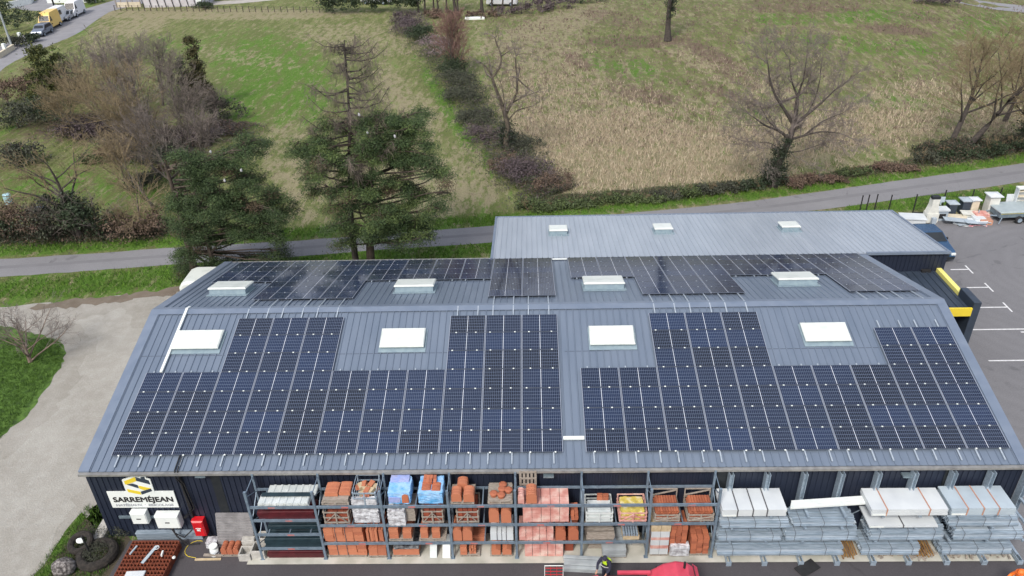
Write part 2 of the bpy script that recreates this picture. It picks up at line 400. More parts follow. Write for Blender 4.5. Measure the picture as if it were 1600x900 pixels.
bp = N(t, 'ShaderNodeBump'); bp.inputs['Strength'].default_value = .9; bp.inputs['Distance'].default_value = .25
t.links.new(math_(t, 'ADD', n_fine, math_(t, 'MULTIPLY', n_str, 1.0)), bp.inputs['Height']); t.links.new(bp.outputs[0], b.inputs['Normal'])
me.materials.append(gm)
for p in me.polygons: p.use_smooth = True
struct(link('ground', me))

rng = random.Random(3)
def sheet(name, poly, z, mat, jit=0., step=.5, soft=None):
    """flat sheet from a world polygon, its rim cut ragged by jit metres"""
    pts = []
    n = len(poly)
    for i in range(n):
        a = Vector((*poly[i][:2], 0)); b_ = Vector((*poly[(i + 1) % n][:2], 0)); L = (b_ - a).length
        k = max(1, int(L / step)) if jit else 1
        for j in range(k):
            p = a.lerp(b_, j / k)
            if jit and j: p += Vector((rng.uniform(-jit, jit), rng.uniform(-jit, jit), 0))
            pts.append((p.x, p.y, z))
    bm = bmesh.new(); vs = [bm.verts.new(p) for p in pts]
    es = [bm.edges.new((vs[i], vs[(i + 1) % len(vs)])) for i in range(len(vs))]
    bmesh.ops.triangle_fill(bm, use_beauty=True, edges=es)
    for f in bm.faces:
        if f.normal.z < 0: f.normal_flip()
    m = bpy.data.meshes.new(name); bm.to_mesh(m); bm.free(); m.materials.append(mat)
    return struct(link(name, m))
def px_poly(pts): return [tuple(onz(x, y)[:2]) for x, y in pts]

def gravel_mat(name, c1, c2, c3, yz=1.0):
    m = bpy.data.materials.new(name); m.use_nodes = True; tt = m.node_tree; bb = tt.nodes['Principled BSDF']; bb.inputs['Roughness'].default_value = .95
    bb.inputs['Specular IOR Level'].default_value = .2
    s = N(tt, 'ShaderNodeTexCoord').outputs['Object']
    big = noise(tt, s, .28, 6, .6); mid = noise(tt, s, 1.3, 7, .7); fine = noise(tt, s, 11, 4, .8)
    c = mixc_(tt, math_(tt, 'MULTIPLY_ADD', big, 3.2, -1.1, clamp=True), c2, c1)
    c = mixc_(tt, math_(tt, 'MULTIPLY_ADD', mid, 2.2, -.95, clamp=True), c, c3)
    c = mixc_(tt, math_(tt, 'MULTIPLY_ADD', fine, 2.6, -1.0, clamp=True), mixc_(tt, .25, c, (.12, .115, .10)), c)
    tt.links.new(c, bb.inputs['Base Color'])
    bp = N(tt, 'ShaderNodeBump'); bp.inputs['Strength'].default_value = .8; bp.inputs['Distance'].default_value = .05
    tt.links.new(fine, bp.inputs['Height']); tt.links.new(bp.outputs[0], bb.inputs['Normal'])
    return m
M_gravel = gravel_mat('pale_gravel', (.38, .365, .33), (.30, .285, .25), (.45, .44, .41))
M_gravelw = gravel_mat('white_washed_gravel', (.42, .41, .375), (.34, .325, .29), (.50, .49, .46))
M_earth = gravel_mat('muddy_gravel_edge', (.20, .16, .125), (.15, .12, .09), (.26, .23, .19))
def asphalt_mat(name, c1, c2, arcs=False):
    m = bpy.data.materials.new(name); m.use_nodes = True; tt = m.node_tree; bb = tt.nodes['Principled BSDF']; bb.inputs['Roughness'].default_value = .85
    s = N(tt, 'ShaderNodeTexCoord').outputs['Object']
    big = noise(tt, s, .22, 6, .6); fine = noise(tt, s, 14, 3, .7); mid = noise(tt, s, 1.7, 8, .75)
    c = mixc_(tt, math_(tt, 'MULTIPLY_ADD', big, 2.5, -.75, clamp=True), c2, c1)
    c = mixc_(tt, math_(tt, 'MULTIPLY_ADD', mid, 1.8, -.95, clamp=True), c, tuple(v * .72 for v in c2))
    if arcs:    # tyre scrub arcs
        wv = N(tt, 'ShaderNodeTexWave', wave_type='RINGS', rings_direction='Z'); wv.inputs['Scale'].default_value = .35; wv.inputs['Distortion'].default_value = 5; wv.inputs['Detail'].default_value = 3
        mp = N(tt, 'ShaderNodeMapping'); mp.inputs['Location'].default_value = (-56, -22, 0); tt.links.new(s, mp.inputs[0]); tt.links.new(mp.outputs[0], wv.inputs[0])
        c = mixc_(tt, math_(tt, 'MULTIPLY', math_(tt, 'MULTIPLY', wv.outputs['Fac'], big), .35), c, tuple(v * .72 for v in c2))
    c = mixc_(tt, math_(tt, 'MULTIPLY_ADD', fine, 2.0, -.9, clamp=True), c, tuple(min(1, v * 1.35) for v in c1))
    # hairline cracks and darker repair blotches
    mpv = N(tt, 'ShaderNodeMix', data_type='VECTOR'); nd = N(tt, 'ShaderNodeTexNoise'); nd.inputs['Scale'].default_value = .9; tt.links.new(s, nd.inputs[0]); mpv.inputs[0].default_value = .35; tt.links.new(s, mpv.inputs[4]); tt.links.new(nd.outputs[1], mpv.inputs[5])
    vo = N(tt, 'ShaderNodeTexVoronoi', feature='DISTANCE_TO_EDGE'); vo.inputs['Scale'].default_value = .32; tt.links.new(mpv.outputs[1], vo.inputs[0])
    ck = math_(tt, 'MULTIPLY', math_(tt, 'LESS_THAN', vo.outputs['Distance'], .012), math_(tt, 'MULTIPLY_ADD', noise(tt, s, .6, 3), 5.0, -2.6, clamp=True))
    c = mixc_(tt, math_(tt, 'MULTIPLY', ck, .55), c, tuple(v * .35 for v in c2))
    st = noise(tt, s, .75, 3, .5); c = mixc_(tt, math_(tt, 'MULTIPLY', math_(tt, 'MULTIPLY_ADD', st, 14.0, -9.0, clamp=True), .4), c, tuple(v * .5 for v in c2))
    tt.links.new(c, bb.inputs['Base Color'])
    return m
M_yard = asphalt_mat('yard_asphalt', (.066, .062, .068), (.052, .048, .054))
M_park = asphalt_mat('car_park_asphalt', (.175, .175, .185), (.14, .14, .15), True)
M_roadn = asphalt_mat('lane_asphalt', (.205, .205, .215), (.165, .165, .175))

grav = px_poly([(-260, 492), (0, 480), (110, 471), (200, 461), (300, 446), (352, 440)]) + [(.5, 20), (.5, 0), (-1.2, -.5), (-1.45, -1.0)] + px_poly([(128, 800), (96, 840), (52, 900), (20, 990), (-500, 990)])
sheet('gravel_yard', grav, .004, M_gravel, .16, .5)
sheet('gravel_edge', px_poly([(60, 474), (150, 466), (235, 456), (320, 442), (345, 446), (260, 462), (180, 472), (110, 480), (40, 484)]), .008, M_earth, .3, .4)
# worn lane through the gravel, paler stones
sheet('gravel_track', px_poly([(118, 500), (190, 480), (225, 520), (200, 600), (150, 690), (118, 790), (40, 900), (-120, 960), (-200, 900), (-30, 760), (40, 690), (120, 600), (150, 540)]), .008, M_gravelw, .35, .5)
sheet('grass_island', px_poly([(-120, 500), (20, 512), (70, 524), (100, 540), (104, 552), (96, 575), (70, 610), (38, 655), (-10, 690), (-160, 760)]), .012,
      pm('lawn', (.065, .135, .018), (.03, .065, .010), 2.5, .95, bump=.8, bscale=12, c3=(.09, .17, .028)), .14, .35)
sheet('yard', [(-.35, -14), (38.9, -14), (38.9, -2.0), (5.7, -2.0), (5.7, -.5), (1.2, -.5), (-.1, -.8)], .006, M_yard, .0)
sheet('apron', [(5.7, -2.16), (38.6, -2.16), (38.6, -.4), (5.7, -.4)], .05, M_concrete)
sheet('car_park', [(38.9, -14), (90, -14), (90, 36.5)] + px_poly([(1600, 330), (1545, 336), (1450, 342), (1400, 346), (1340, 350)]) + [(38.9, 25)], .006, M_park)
# road in front of the fields
far = [(-420, 425), (-200, 416), (0, 405), (130, 397), (262, 388), (450, 377), (600, 366), (770, 353), (950, 336), (1080, 324), (1200, 311), (1400, 283), (1600, 255), (1800, 222), (2100, 170)]
near = [(-420, 452), (-200, 444), (0, 433), (130, 424), (262, 414), (450, 402), (600, 390), (770, 379), (950, 362), (1080, 349), (1200, 338), (1400, 312), (1600, 284), (1800, 254), (2100, 205)]
mb = MB()
F_ = [onz(*p) for p in far]; N_ = [onz(*p) for p in near]
def catmull(P, k=6):
    out = []
    for i in range(len(P) - 1):
        p0 = P[max(i - 1, 0)]; p1 = P[i]; p2 = P[i + 1]; p3 = P[min(i + 2, len(P) - 1)]
        for j in range(k):
            u = j / k; out.append(.5 * ((2 * p1) + (-p0 + p2) * u + (2 * p0 - 5 * p1 + 4 * p2 - p3) * u * u + (-p0 + 3 * p1 - 3 * p2 + p3) * u ** 3))
    out.append(P[-1]); return out
F_ = catmull(F_); N_ = catmull(N_)
def strip(name, A, B, z, mat, jit=.0):
    m = MB(); V = []
    for a, b_ in zip(A, B):
        V += [(a[0] + rng.uniform(-jit, jit), a[1] + rng.uniform(-jit, jit), z), (b_[0] + rng.uniform(-jit, jit), b_[1] + rng.uniform(-jit, jit), z)]
    m.add(V, [(2 * i + 1, 2 * i + 3, 2 * i + 2, 2 * i) for i in range(len(A) - 1)])
    return struct(m.build(name, mat))
strip('road', F_, N_, .01, M_roadn, .05)
mid1 = [a * .60 + c * .40 for a, c in zip(F_, N_)]; mid2 = [a * .45 + c * .55 for a, c in zip(F_, N_)]
strip('road_wear', mid1, mid2, .014, pm('road_wear_band', (.155, .155, .165), (.175, .175, .185), .9, .9))
# the street at the top left, its side driveway and the far road
A = [onz(*p) for p in [(-120, 130), (0, 72), (45, 52), (78, 40), (110, 22), (150, 9), (230, -14), (330, -40)]]
B = [onz(*p) for p in [(-60, 190), (0, 112), (48, 84), (90, 66), (125, 50), (165, 22), (200, 11), (330, -18)]]
strip('street', catmull(A), catmull(B), .01, M_street, .1)
sheet('driveway', px_poly([(18, 12), (60, 0), (70, -6), (82, 6), (100, 9), (120, 14), (108, 22), (72, 18), (40, 16)]), .014, M_street)
sheet('path', px_poly([(250, 6), (300, 10), (380, 5), (470, -4), (470, -10), (380, 0), (300, 4)]), .012, pm('pale_path', (.40, .38, .35), (.33, .31, .28), 1, .9), .1, 1)
def far_sheet(name, pts, mat, lift=.03):
    V = [at(x, y) for x, y in pts]; m = MB(); n = len(V) // 2
    m.add([(p[0], p[1], float(H(p[0], p[1])) + lift) for p in V], [(i, i + 1, 2 * n - 2 - i, 2 * n - 1 - i) for i in range(n - 1)])
    return struct(m.build(name, mat))
far_sheet('far_road', [(1500, -6), (1530, 1), (1560, 5), (1600, 9), (1660, 16), (1660, 26), (1600, 20), (1560, 16), (1530, 11), (1500, 5)], M_street)
# verge strips of soil where road meets grass
# painted bay markings on the car park
def bay(x0, x1, y, tee=True, lab=None):
    m = MB(); m.box(x0, x1, y - .05, y + .05, .008, .012)
    if tee: m.box(x1, x1 + .1, y - .55, y + .55, .008, .012)
    o = m.build('bay_marking', M_line); struct(o)
for (xa, xb, yy, te) in [(1485, 1513, 421, 1), (1510, 1544, 449, 1), (1527, 1573, 480, 1), (1516, 1700, 513, 0), (1543, 1700, 562, 0)]:
    pa = onz(xa, yy); pb = onz(xb, yy); bay(pa[0], pb[0], pb[1], bool(te))
p = onz(1595, 519); bay(p[0], p[0] + 3, p[1], False)

# ================================================================ THE WAREHOUSE
PT = math.radians(14.648); CP, SP = math.cos(PT), math.sin(PT)
XL, XR = -1.15, 38.754
SE, SR, SB = -.727, 8.659, 9.849           # eave, ridge along the slope, length of the back slope
ZO = 4.40                                  # height of the slope origin
YR, ZR = SR * CP, ZO + SR * SP
def fr(x, s, h=0.): return Vector((x, s * CP - h * SP, ZO + s * SP + h * CP))                       # point on the front slope
def bk(x, d, h=0.): return Vector((x, YR + d * CP + h * SP, ZR - d * SP + h * CP))                  # point on the back slope, d from the ridge
MF = Matrix.Translation((0, 0, ZO)) @ Matrix.Rotation(PT, 4, 'X')                                   # local x, s, h -> world
MBK = Matrix.Translation((0, YR, ZR)) @ Matrix.Rotation(-PT, 4, 'X')
def slope_px(px, py):
    d = ray(px, py); tt = math.tan(PT); s = (ZO + tt * CAM[1] - CAM[2]) / (d[2] - tt * d[1]); P = CAM + d * s
    return P[0], P[1] / CP
def ribbed(mbx, x0, x1, s0, s1, pitch=.333, h=.042, th=.05, base=-.075):
    """trapezoidal roof sheet in slope space (x across, s along), underside closed"""
    prof = []; x = x0; prof.append((x0, base))
    n = int((x1 - x0) / pitch); off = ((x1 - x0) - n * pitch) / 2
    for i in range(n + 1):
        c = x0 + off + i * pitch
        if c - .035 <= x0 or c + .035 >= x1: continue
        prof += [(c - .034, base), (c - .014, base + h), (c + .014, base + h), (c + .034, base)]
    prof.append((x1, base)); k = len(prof)
    V = [(a, s0, b_) for a, b_ in prof] + [(a, s1, b_) for a, b_ in prof]
    F = [(i, i + 1, k + i + 1, k + i) for i in range(k - 1)]
    mbx.add(V, F)
    mbx.box(x0, x1, s0, s1, base - th - .004, base - .004)
wh = thing('warehouse', 'long navy clad warehouse with a low pitched blue grey ribbed steel roof', 'warehouse', (0, 0, 0))
m = MB(); m.M = MF; ribbed(m, XL + .42, XR - .42, SE + .02, SR - .12); m.build('roof', M_roof, wh)
m = MB(); m.M = MBK; ribbed(m, XL + .42, XR - .42, .12, SB - .02); m.build('roof', M_roof, wh)
# lap joints across the front slope
for a, b_ in ((XL + .45, 3.4), (8.2, 14.2), (19.8, 22.0), (27.6, 35.2), (37.0, XR - .45)): m = MB(); m.M = MF; m.box(a, b_, 5.62, 5.635, -.075, -.068); m.build('lap_joint', M_wall, wh)
for (a, b_) in ((XL - .02, XL + .44), (XR - .44, XR + .02)):
    for M_, s0_, s1_ in ((MF, SE, SR), (MBK, 0, SB)): m = MB(); m.M = M_; m.box(a, b_, s0_, s1_, -.16, -.012); m.build('verge_flashing', M_flash, wh)
m = MB(); m.M = MF; m.box(XL + .1, XR - .1, SR - .34, SR + .01, -.03, -.004); m.M = MBK; m.box(XL + .1, XR - .1, -.01, .34, -.03, -.004)
m.build('ridge_cap', M_flash, wh)
# eave gutters
m = MB(); m.box(XL, XR, SE * CP - .12, SE * CP + .03, ZO + SE * SP - .2, ZO + SE * SP - .09); m.build('gutter', M_gutter, wh)
m = MB(); m.box(XL, 15.7, (SR + SB) * CP - .02, (SR + SB) * CP + .13, ZR - SB * SP - .22, ZR - SB * SP - .1); m.build('gutter', M_gutter, wh)
# walls: ribbed cladding, front and gables
def cladding(mbx, x0, x1, z0, z1, pitch=.25, dpt=.035):
    """in the xz plane, outward -y"""
    prof = [(x0, 0)]; n = int((x1 - x0) / pitch)
    for i in range(n):
        c = x0 + (i + .5) * pitch
        prof += [(c - .06, 0), (c - .045, -dpt), (c + .045, -dpt), (c + .06, 0)]
    prof.append((x1, 0)); k = len(prof)
    V = [(a, d, z0) for a, d in prof] + [(a, d, z1(a) if callable(z1) else z1) for a, d in prof]
    mbx.add(V, [(i, i + 1, k + i + 1, k + i) for i in range(k - 1)])
YW = -.50; YBW = (SR + SB) * CP - .12; XW0, XW1 = -1.08, 38.70
m = MB(); m.M = Matrix.Translation((0, YW, 0)); cladding(m, XW0, XW1, 0, 4.16); m.build('wall', M_wall, wh)
m = MB(); m.M = Matrix.Translation((XW1, YW, 0)) @ Matrix.Rotation(math.pi / 2, 4, 'Z')
def gable(a):
    y = a + YW
    return ZO + y / CP * SP - .15 if y < YR else ZR - (y - YR) / CP * SP - .15
def gable_wall(x, rot):
    m = MB(); ys = [YW, YR, YBW]
    n = 2 * int((YBW - YW) / .25)
    for i in range(n):
        y0 = YW + (YBW - YW) * i / n; y1 = YW + (YBW - YW) * (i + 1) / n; o = (i % 2) * .03 * rot
        f = lambda y: (ZO + y / CP * SP if y < YR else ZR - (y - YR) / CP * SP) - .14
        m.box(min(x, x + o + .02 * rot), max(x, x + o + .02 * rot), y0, y1, 0, min(f(y0), f(y1)) + .03)
    return m.build('wall', M_wall, wh)
gable_wall(XW1, 1); gable_wall(XW0, -1)
m = MB(); m.box(XW0, XW1, YBW - .05, YBW, 0, 4.0); m.build('wall', M_wall, wh)
# skylights
def skylight(parent, M, x0, x1, s0, s1, h=.36, name='skylight'):
    m = MB(); m.M = M
    m.box(x0 + .05, x1 - .05, s0 + .06, s1 - .04, -.09, h - .08)
    m.box(x0 - .05, x1 + .08, s0 - .2, s1 + .03, -.06, -.028)
    o = m.build(name, (M_curb), parent)
    m = MB(); m.M = M; b_ = .04
    m.bbox(x0, x1, s0, s1, h - .08, h + .02, .05)
    m.build('dome', M_dome, o)
    return o
for x0, x1, a, b_ in ((.76, 3.05, 5.92, 7.1), (10.9, 13.05, 5.86, 7.05), (21.02, 23.18, 5.86, 7.05), (31.23, 33.4, 5.92, 7.08)): skylight(wh, MF, x0, x1, a, b_, .16)
for x0, x1, a, b_ in ((.72, 2.8, 11.22 - SR, 12.6 - SR), (10.85, 13.0, 11.22 - SR, 12.5 - SR), (21.05, 23.25, 11.2 - SR, 12.6 - SR), (31.45, 33.6, 11.5 - SR, 12.85 - SR)): skylight(wh, MBK, x0, x1, a, b_, .34)
# downpipe and wall lamps
m = MB(); m.tube([(3.05, YW - .1, 4.0), (3.05, YW - .1, 0.1)], .06, 8); m.box(2.98, 3.12, YW - .12, YW - .02, 2.0, 2.06); m.build('downpipe', M_black, wh)
m = MB(); m.box(4.35, 4.75, YW - .05, YW - .035, 0, 4.1); m.build('corner_trim', M_darkm, wh)
for px in (315, 857, 1417):
    P = ony(px, 740, YW - .1); m = MB(); m.box(P[0] - .22, P[0] + .22, YW - .3, YW - .03, P[2] - .06, P[2] + .02); m.cbox((P[0], YW - .18, P[2] - .1), (.16, .1, .08)); m.build('wall_lamp', M_galv2, wh)
m = MB(); m.box(26.0, 26.45, YW - .06, YW - .036, 0, 4.1); m.build('corner_trim', M_darkm, wh)
m = MB(); m.box(35.5, 35.9, YW - .06, YW - .036, 0, 4.1); m.build('corner_trim', M_darkm, wh)

# ---- wing behind
wg = thing('rear_annex', 'rear annex with pale ribbed steel roof and three small skylights', 'annex', (0, 0, 0))
WA = math.radians(-7.5); MW = Matrix.Translation((0, 17.35, 4.36)) @ Matrix.Rotation(WA, 4, 'X')
WX0, WX1, WL = 15.72, 43.86, 8.15
m = MB(); m.M = MW; ribbed(m, WX0 + .12, WX1 - .12, .02, WL, .333, .04, .05, -.06); m.build('roof', M_wing, wg)
m = MB(); m.M = MW; m.box(WX0, WX0 + .14, 0, WL, -.16, -.01); m.box(WX1 - .14, WX1, 0, WL, -.16, -.01); m.box(38.8, WX1, -.1, .08, -.16, .0); m.box(WX0, WX1, WL - .04, WL + .1, -.18, -.02); m.build('roof_flashing', M_flash, wg)
def boxwall(mbx, x0, x1, y0, y1, z1, pitch=.25):
    Mo = mbx.M
    for (ox, oy, L, r) in ((x0, y0, x1 - x0, 0), (x1, y0, y1 - y0, math.pi / 2), (x1, y1, x1 - x0, math.pi), (x0, y1, y1 - y0, -math.pi / 2)):
        mbx.M = Matrix.Translation((ox, oy, 0)) @ Matrix.Rotation(r, 4, 'Z'); cladding(mbx, 0, L, 0, z1, pitch)
    mbx.M = Mo
m = MB()
m.M = Matrix.Translation((38.74, 17.42, 0)); cladding(m, 0, WX1 - 38.74 - .05, 0, 4.2)
m.M = Matrix.Translation((WX1 - .05, 17.42, 0)) @ Matrix.Rotation(math.pi / 2, 4, 'Z'); cladding(m, 0, WL - .15, 0, lambda a: 4.2 - a * math.tan(-WA))
m.M = Matrix.Translation((WX1 - .05, 17.3 + WL - .1, 0)) @ Matrix.Rotation(math.pi, 4, 'Z'); cladding(m, 0, WX1 - WX0 - .1, 0, 3.1)
m.M = Matrix.Translation((WX0 + .05, 17.3 + WL - .1, 0)) @ Matrix.Rotation(-math.pi / 2, 4, 'Z'); cladding(m, 0, WL - .8, 0, lambda a: 3.1 + a * math.tan(-WA))
m.build('wall', M_wall, wg)
for cx in (20.1, 27.1, 35.5): skylight(wg, MW, cx - .62, cx + .62, 4.15, 5.2, .3)
m = MB(); m.box(42.4, 42.95, 17.2, 17.4, 2.9, 3.1); m.build('wall_lamp', M_black, wg)
# ---- entrance canopy with yellow fascia and dark portal
ec = thing('entrance_canopy', 'low dark canopy roof with yellow fascia and a dark portal slab at the entrance', 'canopy', (41, 15, 0))
L0 = Matrix.Translation((-41, -15, 0))
m = MB(); m.M = L0 @ Matrix.Translation((0, 0, 3.0)) @ Matrix.Rotation(0, 4, 'X'); ribbed(m, 38.72, 43.3, 12.9, 17.38, .42, .05, .05, -.06); m.build('roof', M_navy, ec)
m = MB(); m.M = L0; m.box(43.34, 43.62, 14.46, 17.4, 2.8, 3.15); m.build('fascia', M_yellowl, ec)
m = MB(); m.M = L0; m.box(38.9, 43.28, 12.75, 12.88, 2.62, 3.14); m.build('beam', M_yellow, ec)
m = MB(); m.M = L0; m.bbox(43.3, 43.72, 12.8, 14.45, 0, 3.5, .02); m.build('portal_slab', M_navy, ec)
m = MB(); m.M = L0; m.box(38.9, 43.2, 15.6, 15.66, .0, 2.9); m.build('glass_front', M_glass, ec)

# ================================================================ SOLAR PANELS
W_, PR = 1.775, 1.131
GX = 11 * W_ + .946                        # x of the right-hand bank
PW, PH, PTK = 1.745, 1.105, .035
pmat = bpy.data.materials.new('solar_cells'); pmat.use_nodes = True; t = pmat.node_tree; b = t.nodes['Principled BSDF']
b.inputs['Roughness'].default_value = .07; b.inputs['Specular IOR Level'].default_value = .42
sx = N(t, 'ShaderNodeSeparateXYZ'); tcn = N(t, 'ShaderNodeTexCoord'); t.links.new(tcn.outputs['Object'], sx.inputs[0])
def lines(coord, pitch, width, soft=.25):
    a = math_(t, 'DIVIDE', coord, pitch); a = math_(t, 'FRACT', a); a = math_(t, 'SUBTRACT', a, .5); a = math_(t, 'ABSOLUTE', a)
    return math_(t, 'GREATER_THAN', a, .5 - width / pitch / 2)
vx = lines(sx.outputs[0], .0855, .012); hy = lines(sx.outputs[1], .1835, .016)
busb = math_(t, 'MULTIPLY', lines(math_(t, 'ADD', sx.outputs[1], .03), .03058, .004), .22)
mid = math_(t, 'LESS_THAN', math_(t, 'ABSOLUTE', sx.outputs[0]), .012)
rim = math_(t, 'MAXIMUM', math_(t, 'GREATER_THAN', math_(t, 'ABSOLUTE', sx.outputs[0]), PW / 2 - .032), math_(t, 'GREATER_THAN', math_(t, 'ABSOLUTE', sx.outputs[1]), PH / 2 - .02))
ln = math_(t, 'MAXIMUM', math_(t, 'MULTIPLY', vx, .75), math_(t, 'MULTIPLY', hy, .85)); ln = math_(t, 'MAXIMUM', ln, busb)
oi = N(t, 'ShaderNodeObjectInfo')
cellc = mixc_(t, oi.outputs['Random'], (.0045, .0065, .015), (.009, .022, .068))
cellc = mixc_(t, math_(t, 'MULTIPLY', noise(t, tcn.outputs['Object'], 2.2, 4), .5), cellc, (.006, .008, .018))
c = mixc_(t, ln, cellc, (.15, .19, .27)); c = mixc_(t, mid, c, (.58, .62, .70)); c = mixc_(t, rim, c, (.018, .022, .035))
t.links.new(c, b.inputs['Base Color'])
def panel_meshes():
    m = MB(); x, y, f, s_ = PW / 2, PH / 2, .024, .012
    m.box(-x, -x + f, -y, y, -PTK, 0); m.box(x - f, x, -y, y, -PTK, 0)
    m.m = 1; m.box(-x + f, x - f, -y, -y + s_, -PTK, -.001); m.box(-x + f, x - f, y - s_, y, -PTK, -.001)
    fr_ = m.mesh('frame', [M_alu, pm('frame_edge_dark', (.10, .12, .16), (.08, .10, .14), 3, .5)])
    m = MB(); m.box(-x + f, x - f, -y + s_, y - s_, -.012, -.004); gl = m.mesh('cell_sheet', pmat)
    m = MB(); m.box(-.034, .034, -.026, .026, -.02, .014); cl = m.mesh('clamp', M_white)
    m = MB(); m.box(-.03, .03, -.024, .024, -.02, .01); cb = m.mesh('clamp', M_rail)
    return fr_, gl, cl, cb
FRM, GLS, CLP, CLB = panel_meshes()
RO = (.34, 1.36)            # rail positions under a panel
proto = None
def place_panel(X0, S0, back, label, group):
    r = bpy.data.objects.new('solar_panel', None); COL.objects.link(r); r.empty_display_size = .3
    if not back: r.matrix_world = MF @ Matrix.Translation((X0 + W_ / 2, S0 + PR / 2, .055))
    else: r.matrix_world = MBK @ Matrix.Translation((X0 + W_ / 2, S0 + PR / 2, .055))
    tag(r, label, 'solar panel', group)
    for nm, me_ in (('frame', FRM), ('cell_sheet', GLS)): link(nm, me_, r)
    for cx in RO:
        c = link('clamp', CLB if back else CLP, r); c.location = (cx - W_ / 2 + (rng.uniform(-.12, .12)), -PR / 2 if not back else PR / 2, 0)
    return r
nP = 0
def rows_of(bank, col):
    """front slope: how many rows above the eave a column has"""
    if bank == 'L': return 7 if (2 <= col < 5 or 8 <= col < 11) else 4
    return 7 if 2 <= col < 5 else (6 if col >= 8 else 4)
for bank, ncol, x0, nm in (('L', 11, 0, 'left'), ('R', 10, GX, 'right')):
    for c_ in range(ncol):
        for r_ in range(rows_of(bank, c_)):
            place_panel(x0 + c_ * W_, r_ * PR, False, f'dark blue solar panel, {ORD[r_]} row up, {ORD[c_]} from left, {nm} front array', f'solar panels of the {nm} front array'); nP += 1
S0B = 1.391
for bank, cols, x0, nm in (('L', range(0, 9), 0, 'left'), ('S', range(9, 11), 0, 'narrow'), ('R', range(10), GX, 'right')):
    for c_ in cols:
        full = (bank == 'S') or (bank == 'L' and 2 <= c_ < 5) or (bank == 'R' and (2 <= c_ < 5 or c_ >= 8))
        for r_ in range(0 if full else 3, 7):
            cc = c_ - (9 if bank == 'S' else 0)
            place_panel(x0 + c_ * W_, S0B + r_ * PR, True, f'black solar panel on rear slope, {ORD[6 - r_]} row from rear, {ORD[cc]} from left, {nm} array', f'solar panels of the {nm} rear array'); nP += 1
# rails: each one bar under a column of panels, its ends showing below and above
def rail(back, x, s0, s1, label, group):
    m = MB(); m.M = Matrix.Translation((x, 0, 0))
    m.M = (MBK if back else MF) @ m.M
    m.box(-.027, .027, s0, s1, -.033, .014)
    o = m.build('mounting_rail', M_rail); tag(o, label, 'rail', group)
for bank, ncol, x0, nm in (('L', 11, 0, 'left'), ('R', 10, GX, 'right')):
    for c_ in range(ncol):
        n = rows_of(bank, c_); top = n * PR + (.12 if n == 4 else (.5 if n == 6 else SR - .05 - 7 * PR))
        for k, o_ in enumerate(RO):
            rail(False, x0 + c_ * W_ + o_, -.52, top, f'bright aluminium rail under {nm} side of {ORD[c_]} panel column, {nm} front array' if 0 else f'bright rail under {("left", "right")[k]} half of {ORD[c_]} panel column, {nm} front array', 'rails under the front arrays')
for bank, cols, x0, nm in (('L', range(0, 9), 0, 'left'), ('S', range(9, 11), 0, 'narrow'), ('R', range(10), GX, 'right')):
    for c_ in cols:
        full = (bank == 'S') or (bank == 'L' and 2 <= c_ < 5) or (bank == 'R' and (2 <= c_ < 5 or c_ >= 8))
        for k, o_ in enumerate(RO):
            rail(True, x0 + c_ * W_ + o_, .1 if full else S0B + 3 * PR - .12, S0B + 7 * PR, f'bright rail under {("left", "right")[k]} half of {ORD[c_ - (9 if bank == "S" else 0)]} panel column, {nm} rear array', 'rails under the rear arrays')
# white cable trays
xa, sa = slope_px(296, 484); xb, sb = slope_px(252, 582)
m = MB(); m.M = MF; m.box(xb - .06, xb + .06, sb, SR + .02, -.02, .07); m.M = MBK; m.box(xb - .06, xb + .06, -.01, .3, -.02, .05)
one('cable_tray', m, M_white, 'white cable tray running up the roof beside the leftmost skylight', 'cable tray')
m = MB(); m.M = MF; m.box(11 * W_ + .02, GX - .02, .62, .78, .0, .07); one('cable_tray', m, M_white, 'short white cable tray bridging the two front solar arrays', 'cable tray')
m = MB(); m.M = MBK; m.box(11 * W_ + .02, GX - .02, 9.0, 9.12, .0, .06); one('cable_tray', m, M_white, 'thin white cable tray bridging narrow and right rear arrays', 'cable tray')
m = MB(); m.M = MBK; m.box(9 * W_ - .02 - W_ + W_, 9 * W_ + .02, 9.0, 9.1, 0, .05)
m = MB()
for dx in (0, .13): m.tube([fr(3.0 + dx, .2, .0), fr(3.0 + dx, -.72, .0), Vector((3.0 + dx, YW - .3, 3.9)), Vector((3.05 + dx, YW - .14, 3.4)), Vector((3.15 + dx, YW - .14, 1.9)), Vector((2.7 + dx * .5, YW - .2, 1.35))], .028, 6)
one('cable_bundle', m, M_black, 'black cables dropping from the panels over the eave beside the sign', 'cable')

# ================================================================ THE SIGN
sg = thing('shop_sign', 'white company sign with yellow and black S emblem on the navy wall', 'sign', (0, YW, 0))
def sp(px, py):    # point of a zoomed crop of the sign on the wall plane
    P = ony(160 + px * 130 / 1600, 735 + py * 73 / 898, YW - .1); return (P[0], P[2])
m = MB(); m.prism([sp(75, 418), sp(197, 724), sp(1470, 712), sp(1360, 405)][::-1], -.085, -.045, 'y')
x0s = .5 * (sp(75, 418)[0] + sp(197, 724)[0]); x1s = .5 * (sp(1470, 712)[0] + sp(1360, 405)[0]); z0s = sp(800, 718)[1]; z1s = sp(800, 411)[1]
m = MB(); m.box(x0s, x1s, -.085, -.045, z0s, z1s); m.build('panel', M_white, sg)
def sp2(px, py): q = sp(px, py); return (q[0], q[1] - .09)
m = MB(); m.prism([sp2(*p) for p in [(358, 158), (600, 68), (690, 100), (692, 78), (808, 72), (830, 125), (905, 150), (1000, 410), (985, 412), (748, 450), (450, 404)]], -.095, -.05, 'y'); m.build('emblem_plate', M_white, sg, fixn=True)
